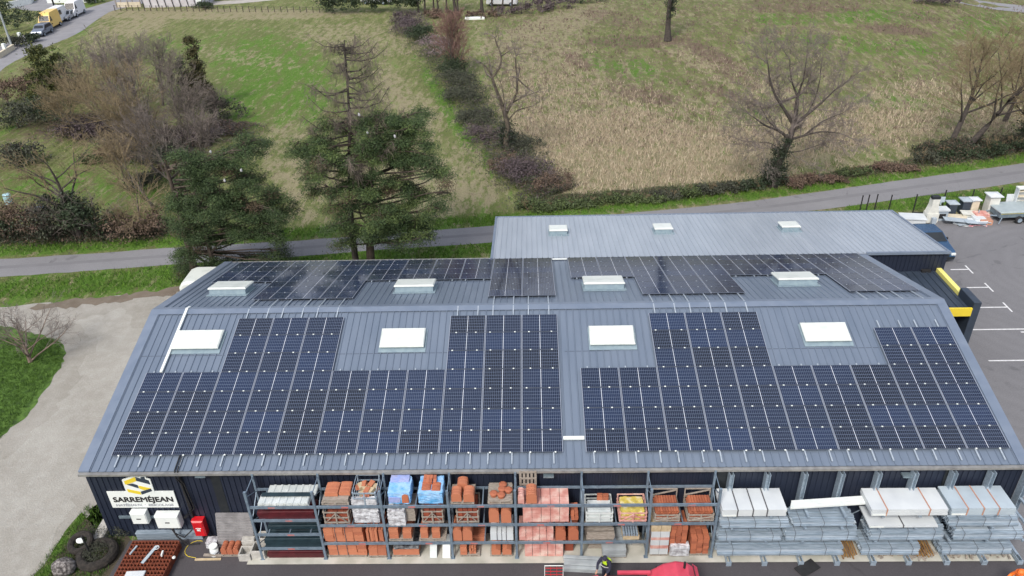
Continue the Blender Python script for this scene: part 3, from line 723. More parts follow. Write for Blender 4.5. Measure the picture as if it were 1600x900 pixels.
for nm, mt, P in (('emblem_stripe', M_yellow, [(400, 180), (610, 98), (640, 178), (455, 245), (425, 240)]), ('emblem_stripe', M_navy, [(618, 98), (725, 128), (720, 100), (790, 92), (812, 140), (880, 165), (912, 245), (640, 172)]),
                  ('emblem_stripe', M_navy, [(455, 245), (560, 222), (665, 255), (690, 318)]), ('emblem_stripe', M_yellow, [(675, 262), (925, 318), (790, 352), (700, 322)]),
                  ('emblem_stripe', M_yellow, [(455, 328), (718, 380), (738, 440), (486, 388)]), ('emblem_stripe', M_navy, [(726, 380), (918, 318), (948, 368), (748, 438)])):
    m = MB(); m.prism([sp2(*p) for p in P], -.102, -.09, 'y'); m.build(nm, mt, sg, fixn=True)
def text(s, x, z, w_, size, mat, name, parent, off, bold=0., M=None):
    cu = bpy.data.curves.new(name, 'FONT'); cu.body = s; cu.size = size; cu.extrude = .004; cu.resolution_u = 3; cu.align_x = 'LEFT'; pass
    tmp = bpy.data.objects.new(name, cu); COL.objects.link(tmp)
    bpy.context.view_layer.update()
    me_ = bpy.data.meshes.new_from_object(tmp.evaluated_get(bpy.context.evaluated_depsgraph_get())); bpy.data.objects.remove(tmp)
    co = np.array([v.co[:] for v in me_.vertices]); lo, hi = co.min(0), co.max(0)
    kx = w_ / (hi[0] - lo[0])
    for v in me_.vertices: v.co = ((v.co.x - lo[0]) * kx, v.co.y, v.co.z)
    if bold:      # heavier strokes: the outline repeated a few millimetres apart, each a hair deeper
        V0 = [v.co.copy() for v in me_.vertices]; F0 = [tuple(p.vertices) for p in me_.polygons]; V = []; F = []
        for q, (ox, oy) in enumerate(((0, 0), (bold, 0), (-bold, 0), (0, bold), (0, -bold), (bold, bold), (-bold, -bold))):
            n0 = len(V); V += [(v.x + ox, v.y + oy, v.z + q * .0012) for v in V0]; F += [tuple(i + n0 for i in f) for f in F0]
        me_ = bpy.data.meshes.new(name); me_.from_pydata(V, [], F)
    me_.materials.clear(); me_.materials.append(mat)
    o = link(name, me_, parent); o.rotation_euler = (math.pi / 2, 0, 0); o.location = (x, off, z)
    return o
W1 = x1s - x0s
zt = z0s + (z1s - z0s) * .37
text('SARREMÉJEAN', x0s + W1 * .06, zt, W1 * .89, (z1s - z0s) * .42, M_black, 'lettering', sg, -.09, .012)
M_grey = pm('sign_grey', (.42, .44, .47), (.38, .40, .43), 2, .6)
text('MATÉRIAUX', x0s + W1 * .07, z0s + (z1s - z0s) * .10, W1 * .39, (z1s - z0s) * .19, M_grey, 'lettering', sg, -.09, .005)
text('BRICOLAGE', x0s + W1 * .56, z0s + (z1s - z0s) * .10, W1 * .37, (z1s - z0s) * .19, M_grey, 'lettering', sg, -.09, .005)
m = MB(); m.tube([(x0s + W1 * .51, -.088, z0s + .2), (x0s + W1 * .51, -.096, z0s + .2)], .018, 8); m.build('dot', M_grey, sg)
# electrical boxes under the sign
def ebox(name, x0, x1, z0, z1, dep, label, cat):
    r = thing(name, label, cat, ((x0 + x1) / 2, YW, z0)); w_ = (x1 - x0) / 2
    m = MB(); m.M = Matrix.Rotation(math.pi / 2, 4, 'X'); m.bbox(-w_, w_, 0, z1 - z0, .06, dep, .04); m.build('case', M_white, r)
    m = MB(); m.box(-w_ + .05, w_ - .05, -.07, -.03, .05, z1 - z0 - .05); m.build('wall_bracket', M_galv2, r)
    m = MB(); m.box(-.1, .1, -dep - .008, -dep + .004, (z1 - z0) * .45, (z1 - z0) * .53); m.build('badge', M_black, r)
    return r
ebox('inverter', .42, 1.12, 1.14, 1.82, .36, 'smaller white electrical box under the sign', 'electrical box')
ebox('inverter', 1.5, 2.55, .92, 1.68, .42, 'larger white inverter box beside the red fire box', 'electrical box')
m = MB(); m.box(-.3, 1.8, YW - .09, YW - .04, 1.22, 1.36); one('mounting_channel', m, M_galv2, 'thin grey channel on the wall behind the smaller electrical box', 'channel')
r = thing('fire_hose_box', 'red fire equipment box on the navy wall beside the downpipe', 'fire box', (3.3, YW - .05, .35))
m = MB(); m.M = Matrix.Rotation(math.pi / 2, 4, 'X'); m.bbox(-.26, .26, 0, .95, .0, .34, .06); m.build('case', M_red, r)
m = MB(); m.box(-.12, .12, -.348, -.335, .52, .56); m.box(-.08, .02, -.348, -.335, .38, .48); m.box(.03, .07, -.348, -.335, .36, .49); m.build('symbol', M_white, r)
m = MB(); m.tube([(2.1, YW - .3, 1.05), (2.2, YW - .4, .6), (2.6, YW - .5, .45), (3.0, YW - .4, .8)], .03, 6); m.tube([(2.0, YW - .3, 1.05), (2.3, YW - .5, .5), (2.7, YW - .6, .1), (3.2, YW - .5, .05)], .04, 6)
one('cable', m, M_black, 'black hoses looping from the larger electrical box to the ground', 'cable')
m = MB(); m.box(.25, 3.25, YW - .22, YW - .02, .0, .42); m.box(.25, 3.25, YW - .26, YW - .22, .38, .42); one('galvanised_trough', m, M_galv, 'long galvanised channel lying against the wall under the boxes', 'channel')

# ================================================================ THE STORAGE RACKS
YF, YB = -1.85, -.82
UX = [6.33 + 2.785 * i for i in range(8)]
LV = {0: [.76, 1.63, 2.49, 3.27], 1: [1.06, 2.16, 3.27], 2: [1.06, 2.16, 3.27], 3: [1.06, 2.16, 3.27], 4: [1.06, 2.16, 3.27], 5: [1.06, 2.16, 3.27], 6: [2.16, 3.27]}
rk = thing('pallet_rack', 'long grey steel pallet rack full of tiles against the navy wall', 'rack', (UX[0], YF, 0))
L0 = Matrix.Translation((-UX[0], -YF, 0))
for i, x in enumerate(UX):
    m = MB(); m.M = L0
    m.box(x - .05, x + .05, YF - .045, YF + .045, .05, 4.1); m.box(x - .045, x + .045, YB - .04, YB + .04, .05, 4.1)
    m.box(x - .09, x + .09, YF - .08, YF + .08, .05, .07)
    m.build('upright', M_rack, rk)
    m = MB(); m.M = L0
    zs = [.3, 1.0, 1.7, 2.4, 3.1, 3.8]
    for k in range(5): m.bar((x, YF if k % 2 else YB, zs[k]), (x, YB if k % 2 else YF, zs[k + 1]), .03)
    m.bar((x, YF, .2), (x, YB, .2), .03); m.bar((x, YF, 3.95), (x, YB, 3.95), .03); m.build('brace', M_rack, rk)
M_beamtag = pm('faded_red_paint_marks', (.5, .12, .1), (.3, .2, .22), 3, .6)
for i in range(7):
    for z in LV[i]:
        m = MB(); m.M = L0
        m.box(UX[i] + .052, UX[i + 1] - .052, YF - .03, YF + .025, z - .13, z); o = m.build('beam', M_rack, rk)
        m = MB(); m.M = L0; a = UX[i] + rng.uniform(.8, 1.7); m.box(a, a + .3, YF - .034, YF - .031, z - .11, z - .03); m.build('tag', M_beamtag, o)
        m = MB(); m.M = L0; m.box(UX[i] + .048, UX[i + 1] - .048, YB - .025, YB + .025, z - .13, z - .01)
        if z < 3.2 or i < 4:
            for q in range(3): xx = UX[i] + .5 + q * .9; m.box(xx, xx + .05, YF + .026, YB - .026, z - .06, z - .02)
        m.build('beam', M_rack, rk)

def gxp(px, z, y=YF):      # x of a photo column at height z
    v0, v1 = 700., 1000.
    for _ in range(40):
        v = (v0 + v1) / 2
        if ony(px, v, y)[2] > z: v0 = v
        else: v1 = v
    return ony(px, v, y)[0]
def pallet(x0, x1, y0, y1, z, label, grp='wooden pallets under the goods'):
    m = MB(); n = 6
    for k in range(n):
        a = y0 + (y1 - y0) * k / n; m.box(x0, x1, a + .015, a + (y1 - y0) / n - .02, z + .1, z + .125)
    for k in range(3):
        a = x0 + (x1 - x0 - .09) * k / 2; m.box(a, a + .09, y0 + .01, y1 - .01, z + .02, z + .1)
    for yy in (y0, (y0 + y1) / 2 - .04, y1 - .08): m.box(x0 + .005, x1 - .005, yy + .005, yy + .075, z + .002, z + .02)
    return one('wooden_pallet', m, M_wood, label, 'pallet', group=grp)
def stack(x0, x1, y0, y1, z0, z1, mat, label, cat='tiles', name='tile_stack', nx=2, nz=6, ny=3, grp=None, jit=.012, strap=None):
    r = thing(name, label, cat, (x0, y0, z0), group=grp); m = MB()
    dx, dy, dz = (x1 - x0) / nx, (y1 - y0) / ny, (z1 - z0) / nz
    for i in range(nx):
        for j in range(ny):
            dr = rng.uniform(-.03, .03) if nz > 3 else 0
            for k in range(nz):
                a = rng.uniform(-jit, jit); c = rng.uniform(-jit, jit)
                m.box(i * dx + .009 + a, (i + 1) * dx - .009 + a, j * dy + .006 + c, (j + 1) * dy - .006 + c, k * dz + .003, (k + 1) * dz - .009)
    m.build('tiles', mat, r)
    if strap:
        for fx in strap:
            s = MB(); a = (x1 - x0) * fx; h = z1 - z0; d = y1 - y0
            s.box(a - .012, a + .012, -.016, -.012, 0, h + .014); s.box(a - .012, a + .012, -.014, d + .012, h + .012, h + .016)
            s.build('strap', M_strapd, r)
    return r
def tile_row(x0, x1, y0, y1, z0, z1, mat, label, n=7, grp=None, lean=.12, name='tile_stack'):
    """curved roof tiles standing on edge, one behind the other"""
    r = thing(name, label, 'tiles', (x0, y0, z0), group=grp); m = MB(); d = (y1 - y0) / n; w_ = x1 - x0; h = z1 - z0
    for k in range(n):
        V = []; F = []; q = 6
        for a in range(q + 1):
            th = math.pi * a / q; xx = w_ / 2 - math.cos(th) * w_ / 2 * .98; zz = h * (.75 + .25 * math.sin(th)) + rng.uniform(-.004, .004)
            y = k * d
            V += [(xx, y, 0), (xx, y + lean * h, zz), (xx, y + d * .8, 0), (xx, y + lean * h + d * .8, zz)]
        for a in range(q):
            b0 = a * 4; c0 = b0 + 4
            F += [(b0, c0, c0 + 1, b0 + 1), (b0 + 1, c0 + 1, c0 + 3, b0 + 3), (b0 + 3, c0 + 3, c0 + 2, b0 + 2)]
        F += [(0, 1, 3, 2), (q * 4, q * 4 + 2, q * 4 + 3, q * 4 + 1)]
        m.add(V, F)
    m.build('tiles', mat, r); return r
def crate(x0, x1, y0, y1, z0, z1, label, mat=None, grp='slatted wooden crates on the rack', diag=1):
    mat = mat or M_wood; m = MB(); t_ = .045
    for x in (x0, x1 - t_):
        for y in (y0, y1 - t_): m.box(x, x + t_, y, y + t_, z0, z1)
    for z in (z0 + .06, (z0 + z1) / 2 - .03, z1 - .09):
        m.box(x0 - .004, x1 + .004, y0 - .02, y0 - .002, z, z + .07); m.box(x0 - .004, x1 + .004, y1 + .002, y1 + .02, z, z + .07)
        m.box(x0 - .022, x0 - .002, y0, y1, z + .004, z + .066); m.box(x1 + .002, x1 + .022, y0, y1, z + .004, z + .066)
    xm = (x0 + x1) / 2
    if diag == 1:
        m.bar((x0 + .05, y0 - .035, z0 + .1), (xm, y0 - .035, z1 - .1), .05, .02); m.bar((x1 - .05, y0 - .037, z0 + .1), (xm, y0 - .037, z1 - .1), .05, .02)
    elif diag == 2: m.bar((x0 + .05, y0 - .035, z0 + .1), (x1 - .05, y0 - .035, z1 - .12), .06, .02)
    m.box(x0 + .01, x1 - .01, y0 + .01, y1 - .01, z0 + .005, z0 + .03)
    for xx in (xm - .03,): m.box(xx, xx + .06, y0 - .045, y0 - .024, z0 + .02, z1)
    return one('wooden_crate', m, mat, label, 'crate', group=grp)
def wrapped(x0, x1, y0, y1, z0, z1, mat, label, cat='wrapped pack', name='wrapped_pack', seed=1, grp=None, top=None):
    """a loose plastic wrapped pack: a rounded box with sagging wrinkles"""
    rg = random.Random(seed); bm = bmesh.new(); bmesh.ops.create_cube(bm, size=1)
    bmesh.ops.subdivide_edges(bm, edges=bm.edges, cuts=7, use_grid_fill=True)
    for v in bm.verts:
        p = v.co * 2; r = max(abs(p.x), abs(p.y), abs(p.z)); l = p.length
        k = .88 + .12 * (r * 1.0 / max(l, 1e-6)) * 1.1
        wz = .5 + .5 * math.sin(p.x * 7 + p.z * 5 + seed) * math.sin(p.y * 6 + p.z * 8 + seed * 2)
        k *= 1 - .05 * wz
        c = Vector((p.x * k, p.y * k, p.z * k)) / 2 + Vector((rg.uniform(-1, 1), rg.uniform(-1, 1), rg.uniform(-1, 1))) * .014
        c.z = max(c.z, -.5)
        v.co = Vector(((c.x + .5) * (x1 - x0), (c.y + .5) * (y1 - y0), (c.z + .5) * (z1 - z0)))
    me_ = bpy.data.meshes.new(name); bm.to_mesh(me_); bm.free(); me_.materials.append(mat)
    o = link(name, me_); o.location = (x0, y0, z0); return tag(o, label, cat, grp)
def corr(x0, x1, y0, y1, z, n, mat, label, pitch=.2, amp=.03, name='corrugated_sheets', th=.035, grp=None, mat2=None, cat='sheets'):
    r = thing(name, label, cat, (x0, y0, z), group=grp)
    for k in range(n):
        m = MB(); xs = []; q = int((x1 - x0) / pitch)
        for i in range(q): 
            a = i * pitch; xs += [(a, 0), (a + pitch * .55, 0), (a + pitch * .65, amp), (a + pitch * .9, amp)]
        xs.append((q * pitch, 0)); dx = rng.uniform(-.03, .03); dy = rng.uniform(-.03, .03); zz = k * th; c_ = len(xs)
        V = [(a + dx, dy, zz + h) for a, h in xs] + [(a + dx, y1 - y0 + dy, zz + h) for a, h in xs] + [(a + dx, dy, zz + h - th * .55) for a, h in xs] + [(a + dx, y1 - y0 + dy, zz + h - th * .55) for a, h in xs]
        F = []
        for i in range(c_ - 1): F += [(i, i + 1, c_ + i + 1, c_ + i), (i, 2 * c_ + i, 2 * c_ + i + 1, i + 1), (c_ + i, c_ + i + 1, 3 * c_ + i + 1, 3 * c_ + i)]
        m.add(V, F); m.build('sheet', mat2 if (mat2 and k == n - 1) else mat, r)
    return r
def longs(x0, x1, y0, y1, z, h, mat, label, nl=5, pitch=.16, name='metal_sheets', cat='sheets', grp=None):
    """sheets whose ribs run along the rack: seen as long stripes"""
    m = MB()
    for k in range(nl):
        zz = k * h / nl; q = int((y1 - y0) / pitch); prof = []
        for i in range(q):
            a = i * pitch; prof += [(a, zz), (a + pitch * .5, zz), (a + pitch * .6, zz + .028), (a + pitch * .92, zz + .028)]
        prof.append((q * pitch, zz)); c_ = len(prof); dx = rng.uniform(-.05, .05)
        low = h / nl * .7
        V = [(dx, a, b_) for a, b_ in prof] + [(x1 - x0 + dx, a, b_) for a, b_ in prof] + [(dx, 0, zz - low), (x1 - x0 + dx, 0, zz - low)]
        F = [(c_ + i, c_ + i + 1, i + 1, i) for i in range(c_ - 1)] + [(0, 2 * c_, 2 * c_ + 1, c_)]
        m.add(V, F)
    return one(name, m, mat, label, cat, (x0, y0, z + .03), group=grp)
D0, D1 = YF + .04, YB + .05
S = stack
# ---- first bay: metal sheets
a, b_ = gxp(411, 3.5), gxp(486, 3.5)
corr(6.95, 9.1, -1.25, -.75, 3.28, 3, M_sheetw, 'pale grey ribbed sheets at the back of the top shelf, first bay', .3)
corr(6.75, 8.95, -1.84, -1.3, 3.28, 5, M_sheetw, 'white ribbed sheets at the front of the top shelf, first bay', .3)
m = MB(); m.box(6.8, 8.9, -1.52, -1.3, 3.49, 3.51); one('metal_sheet', m, M_teal, 'dark blue strip of sheet lying on the white ribbed sheets', 'sheet')
longs(6.6, 9.0, D0, -.9, 2.5, .32, M_maroon, 'maroon ribbed sheets on the second shelf from the top, first bay')
longs(6.75, 9.02, D0 + .2, -.9, 1.64, .1, M_teal, 'few dark teal sheets on the third shelf, first bay', 2)
longs(6.6, 9.05, D0, -.9, .77, .42, M_teal, 'thick dark teal sheet stack on the lowest shelf, first bay')
longs(6.55, 9.05, D0, -.9, .06, .3, M_maroon, 'maroon sheets on the concrete at the foot of the first bay')
m = MB(); m.bar((6.5, -1.7, .06), (6.72, -.95, 1.5), .1, .03); one('plank', m, M_woody, 'ochre plank leaning inside the first bay of the rack', 'plank')
# ---- second bay
x = lambda px, z: gxp(px, z)
pallet(x(502, 3.3), x(545, 3.3), D0, D1, 3.27, 'pallet with orange wavy tiles on the top shelf, second bay')
S(x(503, 3.4) + .02, x(544, 3.4), D0 + .02, D1, 3.4, 3.56, M_wood, 'grey boards under the orange wavy tiles, second bay', 'boards', 'board_stack', 1, 3, 5)
tile_row(x(505, 3.6), x(526, 3.6), D0 + .2, D1 - .2, 3.57, 3.76, M_terra2, 'left half of the orange wavy tiles on top of the second bay', 8)
tile_row(x(527, 3.6), x(545, 3.6), D0 + .25, D1 - .15, 3.57, 3.74, M_terra2, 'orange wavy tiles, right half of the load on top of the second bay', 8)
cx0, cx1 = x(553, 3.3), x(589, 3.3)
crate(cx0, cx1, D0, D1, 3.28, 4.0, 'open grey crate of brick offcuts, top shelf of the second bay', M_galv, diag=0)
r = thing('brick_offcuts', 'loose buff brick offcuts inside the open grey crate', 'bricks', (cx0, D0, 3.3))
for k in range(16):
    m = MB(); m.cbox((rng.uniform(.15, cx1 - cx0 - .15), rng.uniform(.15, .8), .1 + .35 * rng.random()), (.3, .2, .16), rng.uniform(0, 3), rng.uniform(-.3, .3)); m.build('brick', M_woody if k % 2 else M_terra2, r)
wrapped(x(549, 3.2) , x(590, 3.2), D0 - .03, D0 + .16, 3.28, 3.62, M_clear, 'torn cloudy plastic at the foot of the open grey crate', seed=4)
crate(x(507, 2.3), x(546, 2.3), D0, D1, 2.17, 2.9, 'wooden crate of terracotta, left on the middle shelf, second bay')
S(x(509, 2.3), x(544, 2.3), D0 + .06, D1 - .06, 2.2, 2.6, M_terrad, 'terracotta pieces inside the left crate of the second bay', nx=4, nz=3)
wrapped(x(552, 2.3), x(594, 2.3), D0, D1, 2.17, 3.05, M_clear, 'crate wrapped in cloudy plastic on the middle shelf, second bay', seed=7)
S(x(507, 1.2), x(568, 1.2), D0, D1, 1.07, 1.82, M_terra2, 'wide block of orange hollow bricks on the lower shelf, second bay', 'bricks', 'brick_pack', 4, 4, 5, strap=(.3, .55))
S(x(573, 1.2), x(600, 1.2), D0, D1, 1.07, 1.75, M_terra2, 'narrow pack of long orange tiles set on edge, lower shelf of second bay', nx=6, nz=1, ny=2, jit=.03)
S(x(513, .4), x(573, .4), D0 + .02, D1, .18, .92, M_terra2, 'wide block of orange hollow bricks at the foot of the second bay', 'bricks', 'brick_pack', 4, 4, 5, strap=(.25, .5))
S(x(576, .4), x(604, .4), D0 - .02, D1, .18, .68, M_terra2, 'low orange brick pack on a pallet at the foot of the second bay', 'bricks', 'brick_pack', 2, 2, 4)
pallet(x(513, .1), x(573, .1), D0, D1, .05, 'pallet under the wide orange block at the foot of the second bay'); pallet(x(576, .1), x(604, .1), D0 - .04, D1, .05, 'pallet under the low orange pack at the foot of the second bay')
# ---- third bay
def blue(px0, px1, sd, lab, lilac):
    a, b_ = x(px0, 3.4), x(px1, 3.4)
    wrapped(a, b_, D0, D1, 3.28, 3.92, M_bluepl, lab, seed=sd)
    return a, b_
a, b_ = blue(606, 642, 11, 'left blue plastic wrapped pack on top of the third bay', 0)
wrapped(a + .03, b_ - .1, D1 - .42, D1 - .02, 3.78, 3.98, M_lilac, 'lilac plastic folded over the left blue pack', seed=13)
wrapped(a + .03, b_ - .42, D0 - .02, D0 + .3, 3.4, 3.7, M_lilac, 'lilac plastic patch at the front of the left blue pack', seed=14)
tile_row(b_ - .36, b_ - .08, D0 - .05, D0 + .25, 3.42, 3.84, M_terra, 'terracotta tiles poking out of the left blue pack', 3)
a, b_ = blue(653, 693, 12, 'right blue plastic wrapped pack torn open over terracotta', 0)
S(a + .18, b_ - .32, D1 - .55, D1 - .1, 3.86, 4.06, M_terra, 'terracotta pipes showing at the back of the torn blue pack', nx=4, nz=1, ny=2, jit=.02)
tile_row(a + .16, a + .55, D0 + .15, D0 + .6, 3.72, 4.02, M_terra, 'left curved tiles on the torn blue pack', 5); tile_row(a + .57, a + .95, D0 + .12, D0 + .55, 3.70, 3.99, M_terra, 'right curved tiles on the torn blue pack', 5)
wrapped(x(607, 2.3), x(635, 2.3), D0 - .12, D0 + .5, 2.12, 3.02, M_clear, 'bulging clear plastic bag on the middle shelf, third bay', seed=21)
S(x(622, 2.3), x(649, 2.3), D0 + .1, D1, 2.2, 2.9, M_wood, 'weathered board pack behind the plastic bag, third bay', 'boards', 'board_stack', 1, 6, 3)
crate(x(660, 2.3), x(693, 2.3), D0, D1, 2.17, 2.92, 'wooden crate with fan shaped bracing, middle shelf of third bay')
S(x(662, 2.3), x(691, 2.3), D0 + .06, D1 - .06, 2.2, 2.75, M_terrad, 'dark terracotta inside the crate of the third bay', nx=3, nz=4)
pallet(x(607, 1.1), x(645, 1.1), D0, D1, 1.06, 'left pallet on the lower shelf, third bay'); pallet(x(655, 1.1), x(697, 1.1), D0, D1, 1.06, 'right pallet on the lower shelf, third bay')
for (p0, p1, h, lab) in ((608, 623, .6, 'tallest'), (629, 643, .48, 'second'), (657, 669, .52, 'third'), (675, 688, .52, 'rightmost')):
    S(x(p0, 1.3), x(p1, 1.3), D0 + .03, D1 - .1, 1.2, 1.2 + h, M_terra2, f'{lab} narrow orange tile stack on the lower shelf, third bay', nx=1, nz=3, ny=3)
pallet(x(613, .1), x(656, .1), D0, D1, .05, 'pallet of the black covered load at the foot of the third bay')
S(x(614, .3), x(655, .3), D0 + .01, D1, .18, .52, M_terra2, 'orange bricks under black film at the foot of the third bay', 'bricks', 'brick_pack', 1, 1, 1, jit=0)
wrapped(x(614, .5) - .01, x(655, .5) + .01, D0, D1, .525, .72, pm('black_film', (.03, .03, .035), (.18, .19, .2), 7, .25, bump=.6), 'shiny black film over the orange bricks of the third bay', seed=31)
for (p0, p1, mt, lab) in ((671, 682, M_sheetw, 'left pale board leaning in the third bay'), (691, 703, M_white, 'right white board leaning in the third bay')):
    m = MB(); xa, xb = x(p0, .3), x(p1, .3); m.M = Matrix.Translation((xa, YF - .02, .06)) @ Matrix.Rotation(math.radians(-38), 4, 'X'); m.box(0, xb - xa, 0, .05, 0, 1.0); one('leaning_board', m, mt, lab, 'board')
# ---- fourth bay
pallet(x(704, 3.3), x(741, 3.3), D0, D1, 3.27, 'pallet with three orange tile stacks on top of the fourth bay')
tile_row(x(705, 3.5), x(721, 3.5), D0 + .02, D0 + .5, 3.4, 3.85, M_terra2, 'front left orange tile stack on top of the fourth bay', 8, lean=0)
tile_row(x(724, 3.5), x(741, 3.5), D0 + .0, D0 + .52, 3.4, 3.85, M_terra2, 'front right orange tile stack on top of the fourth bay', 8, lean=0)
tile_row(x(713, 3.5), x(730, 3.5), D0 + .56, D1 - .05, 3.4, 3.9, M_terra2, 'rear orange tile stack on top of the fourth bay', 6, lean=0)
pallet(x(762, 3.3), x(801, 3.3), D0, D1, 3.27, 'pallet carrying round clay pots on top of the fourth bay')
S(x(763, 3.4), x(800, 3.4), D0 + .02, D1, 3.4, 3.46, M_wood, 'boards under the round clay pots', 'boards', 'board_stack', 1, 1, 7, jit=.004)
for k, (px_, dy, lab) in enumerate(((785, .8, 'rearmost'), (784, .55, 'middle'), (794, .5, 'right hand'), (783, .22, 'front'), (771, .3, 'open left hand'))):
    m = MB(); c = (x(px_, 3.5), D0 + dy)
    m.tube([(0, 0, 0), (0, 0, .14), (0, 0, .15)], [.14, .17, .15], 12); m.tube([(0, 0, .15), (0, 0, .19)], [.16, .1], 12)
    one('clay_pot', m, M_terra, f'{lab} of the round clay pots on top of the fourth bay', 'pot', (c[0], c[1], 3.465), group='round clay pots on a pallet')
crate(x(714, 2.3), x(748, 2.3), D0, D1, 2.17, 2.88, 'wooden crate of dark terracotta, middle shelf of the fourth bay'); S(x(716, 2.3), x(746, 2.3), D0 + .06, D1 - .06, 2.2, 2.85, M_terrad, 'dark terracotta inside the crate of the fourth bay', nx=4, nz=4)
tile_row(x(764, 2.3), x(780, 2.3), D0, D1 - .2, 2.18, 2.95, M_terra2, 'left orange tile stack on the middle shelf, fourth bay', 6, lean=0)
tile_row(x(783, 2.3), x(799, 2.3), D0 - .02, D1 - .2, 2.18, 2.95, M_terra2, 'right orange tile stack on the middle shelf, fourth bay', 6, lean=0)
tile_row(x(708, 1.2), x(722, 1.2), D0, D1 - .2, 1.08, 1.8, M_terra2, 'left orange tile stack on the lower shelf, fourth bay', 6, lean=0)
tile_row(x(723, 1.2), x(738, 1.2), D0, D1 - .2, 1.08, 1.78, M_terra2, 'right orange tile stack on the lower shelf, fourth bay', 6, lean=0)
S(x(766, 1.2), x(802, 1.2), D0, D1, 1.08, 1.55, M_cardw, 'white packed blocks on the lower shelf, fourth bay', 'blocks', 'block_pack', 2, 1, 3, strap=(.3, .7))
pallet(x(718, .1), x(750, .1), D0, D1, .05, 'left pallet at the foot of the fourth bay'); pallet(x(766, .1), x(801, .1), D0, D1, .05, 'right pallet at the foot of the fourth bay')
for (p0, p1, y0, h, lab) in ((719, 730, 0, .6, 'left orange stack at the foot of the fourth bay'), (733, 744, .05, .42, 'short ribbed orange stack at the foot of the fourth bay'), (731, 758, .55, .62, 'orange tiles across the back at the foot of the fourth bay')):
    S(x(p0, .3), x(p1, .3), D0 + y0, D0 + y0 + .45, .18, .18 + h, M_terra2, lab, nx=3 if 'ribbed' in lab else 1, nz=5)
for (p0, p1, dz, y0, lab) in ((768, 782, 0, 0, 'front left'), (785, 799, 0, 0, 'front right'), (768, 782, .04, .5, 'rear left'), (785, 797, 0, .52, 'rear right')):
    m = MB(); xa, xb = x(p0, .4), x(p1, .4); w_ = xb - xa; m.prism([(0, 0), (w_, 0), (w_, .26), (w_ / 2, .36), (0, .26)], 0, .42, 'y'); one('ridge_tile_box', m, M_terra2, f'{lab} ridged orange tile box at the foot of the fourth bay', 'tiles', (xa, D0 + y0, .18 + dz), group='ridged tile boxes')
# ---- fifth bay
m = MB(); xa, xb = x(811, 3.6), x(839, 3.6)
for k in range(5): m.box(xa + k * (xb - xa - .1) / 4, xa + .1 + k * (xb - xa - .1) / 4, YB - .0, YB + .03, 3.3, 4.15)
for z in (3.35, 3.7, 4.05): m.box(xa, xb, YB - .025, YB - .002, z, z + .09)
one('upright_pallet', m, M_wood, 'wooden pallet standing on edge at the back of the fifth bay', 'pallet')
tile_row(x(809, 3.5), x(819, 3.5), D0, D0 + .5, 3.29, 3.75, M_pink, 'narrow buff tile stack on top of the fifth bay', 4, lean=0)
tile_row(x(822, 3.5), x(839, 3.5), D0, D0 + .6, 3.29, 3.85, M_terra2, 'wide orange tile stack on top of the fifth bay', 6, lean=0)
def pinkp(p0, p1, z0, h, lab, dep=.85, z=None): 
    return S(x(p0, z0 + .1), x(p1, z0 + .1), D0, D0 + dep, z0, z0 + h, M_pink, lab, 'tiles', 'pink_tile_pack', 5, 4, 2, jit=.004)
pinkp(817, 889, 2.2, 1.0, 'tall wide pink mottled tile pack through the top of the fifth bay', .95)
S(x(892, 2.3), x(904, 2.3), D0 + .1, D0 + .7, 2.18, 2.6, M_terra, 'dark orange tiles right of the tall pink pack', nx=2, nz=4)
pinkp(811, 865, 1.08, .58, 'pink tile pack on the lower shelf of the fifth bay')
tile_row(x(868, 1.2), x(884, 1.2), D0, D1 - .2, 1.08, 1.72, M_terra, 'left orange tile stack on the lower shelf, fifth bay', 5, lean=0); tile_row(x(888, 1.2), x(904, 1.2), D0, D1 - .2, 1.08, 1.78, M_terra, 'right orange tile stack on the lower shelf, fifth bay', 5, lean=0)
pinkp(820, 880, .06, .95, 'pink tile pack standing on the concrete under the fifth bay')
S(x(883, .6), x(897, .6), D0 + .3, D0 + .8, .06, .95, M_terrad, 'brown clay box right of the pink pack on the concrete', nx=1, nz=2)
# ---- sixth bay
for (p0, p1, yel) in ((916, 957, 0), (968, 1010, 1)):
    xa, xb = x(p0, 2.3), x(p1, 2.3)
    crate(xa, xb, D0, D1, 2.17, 2.75, 'open crate lined with yellow film, middle shelf of the sixth bay' if yel else 'open crate of pale boards, middle shelf of the sixth bay', M_sheetw if not yel else M_pink, diag=1 if yel else 0)
    if yel: wrapped(xa + .05, xb - .05, D0 + .05, D1 - .05, 2.21, 2.66, pm('yellow_film', (.62, .50, .10), (.45, .36, .10), 4, .4, bump=.5, c3=(.70, .62, .38)), 'yellow film sagging inside the right crate of the sixth bay', seed=41)
    else:
        S(xa + .06, xb - .06, D0 + .05, D1 - .3, 2.21, 2.72, M_sheetw, 'pale boards piled in the left crate of the sixth bay', 'boards', 'board_stack', 1, 4, 5, jit=.03)
        S(xb - .6, xb - .1, D1 - .35, D1 - .05, 2.21, 2.85, M_terra, 'orange tiles at the back of the left crate, sixth bay', nx=2, nz=3)
S(x(916, 1.2), x(960, 1.2), D0 + .05, D1, 1.08, 1.3, M_wood, 'flat weathered pallets piled on the lower shelf, sixth bay', 'pallets', 'pallet_pile', 1, 3, 4, jit=.05)
m = MB()
for k in range(6):
    for j in range(2): m.tube([(k * .11, 0, .1 + j * .1), (k * .11, .9, .1 + j * .1)], .045, 8)
one('pipe_bundle', m, M_galv, 'bundle of galvanised channels on the lower shelf, sixth bay', 'bundle', (x(975, 1.4), D0 - .05, 1.3))
S(x(973, 1.2), x(999, 1.2), D0, D1, 1.08, 1.32, M_woody, 'boards under the galvanised bundle of the sixth bay', 'boards', 'board_stack', 1, 2, 4)
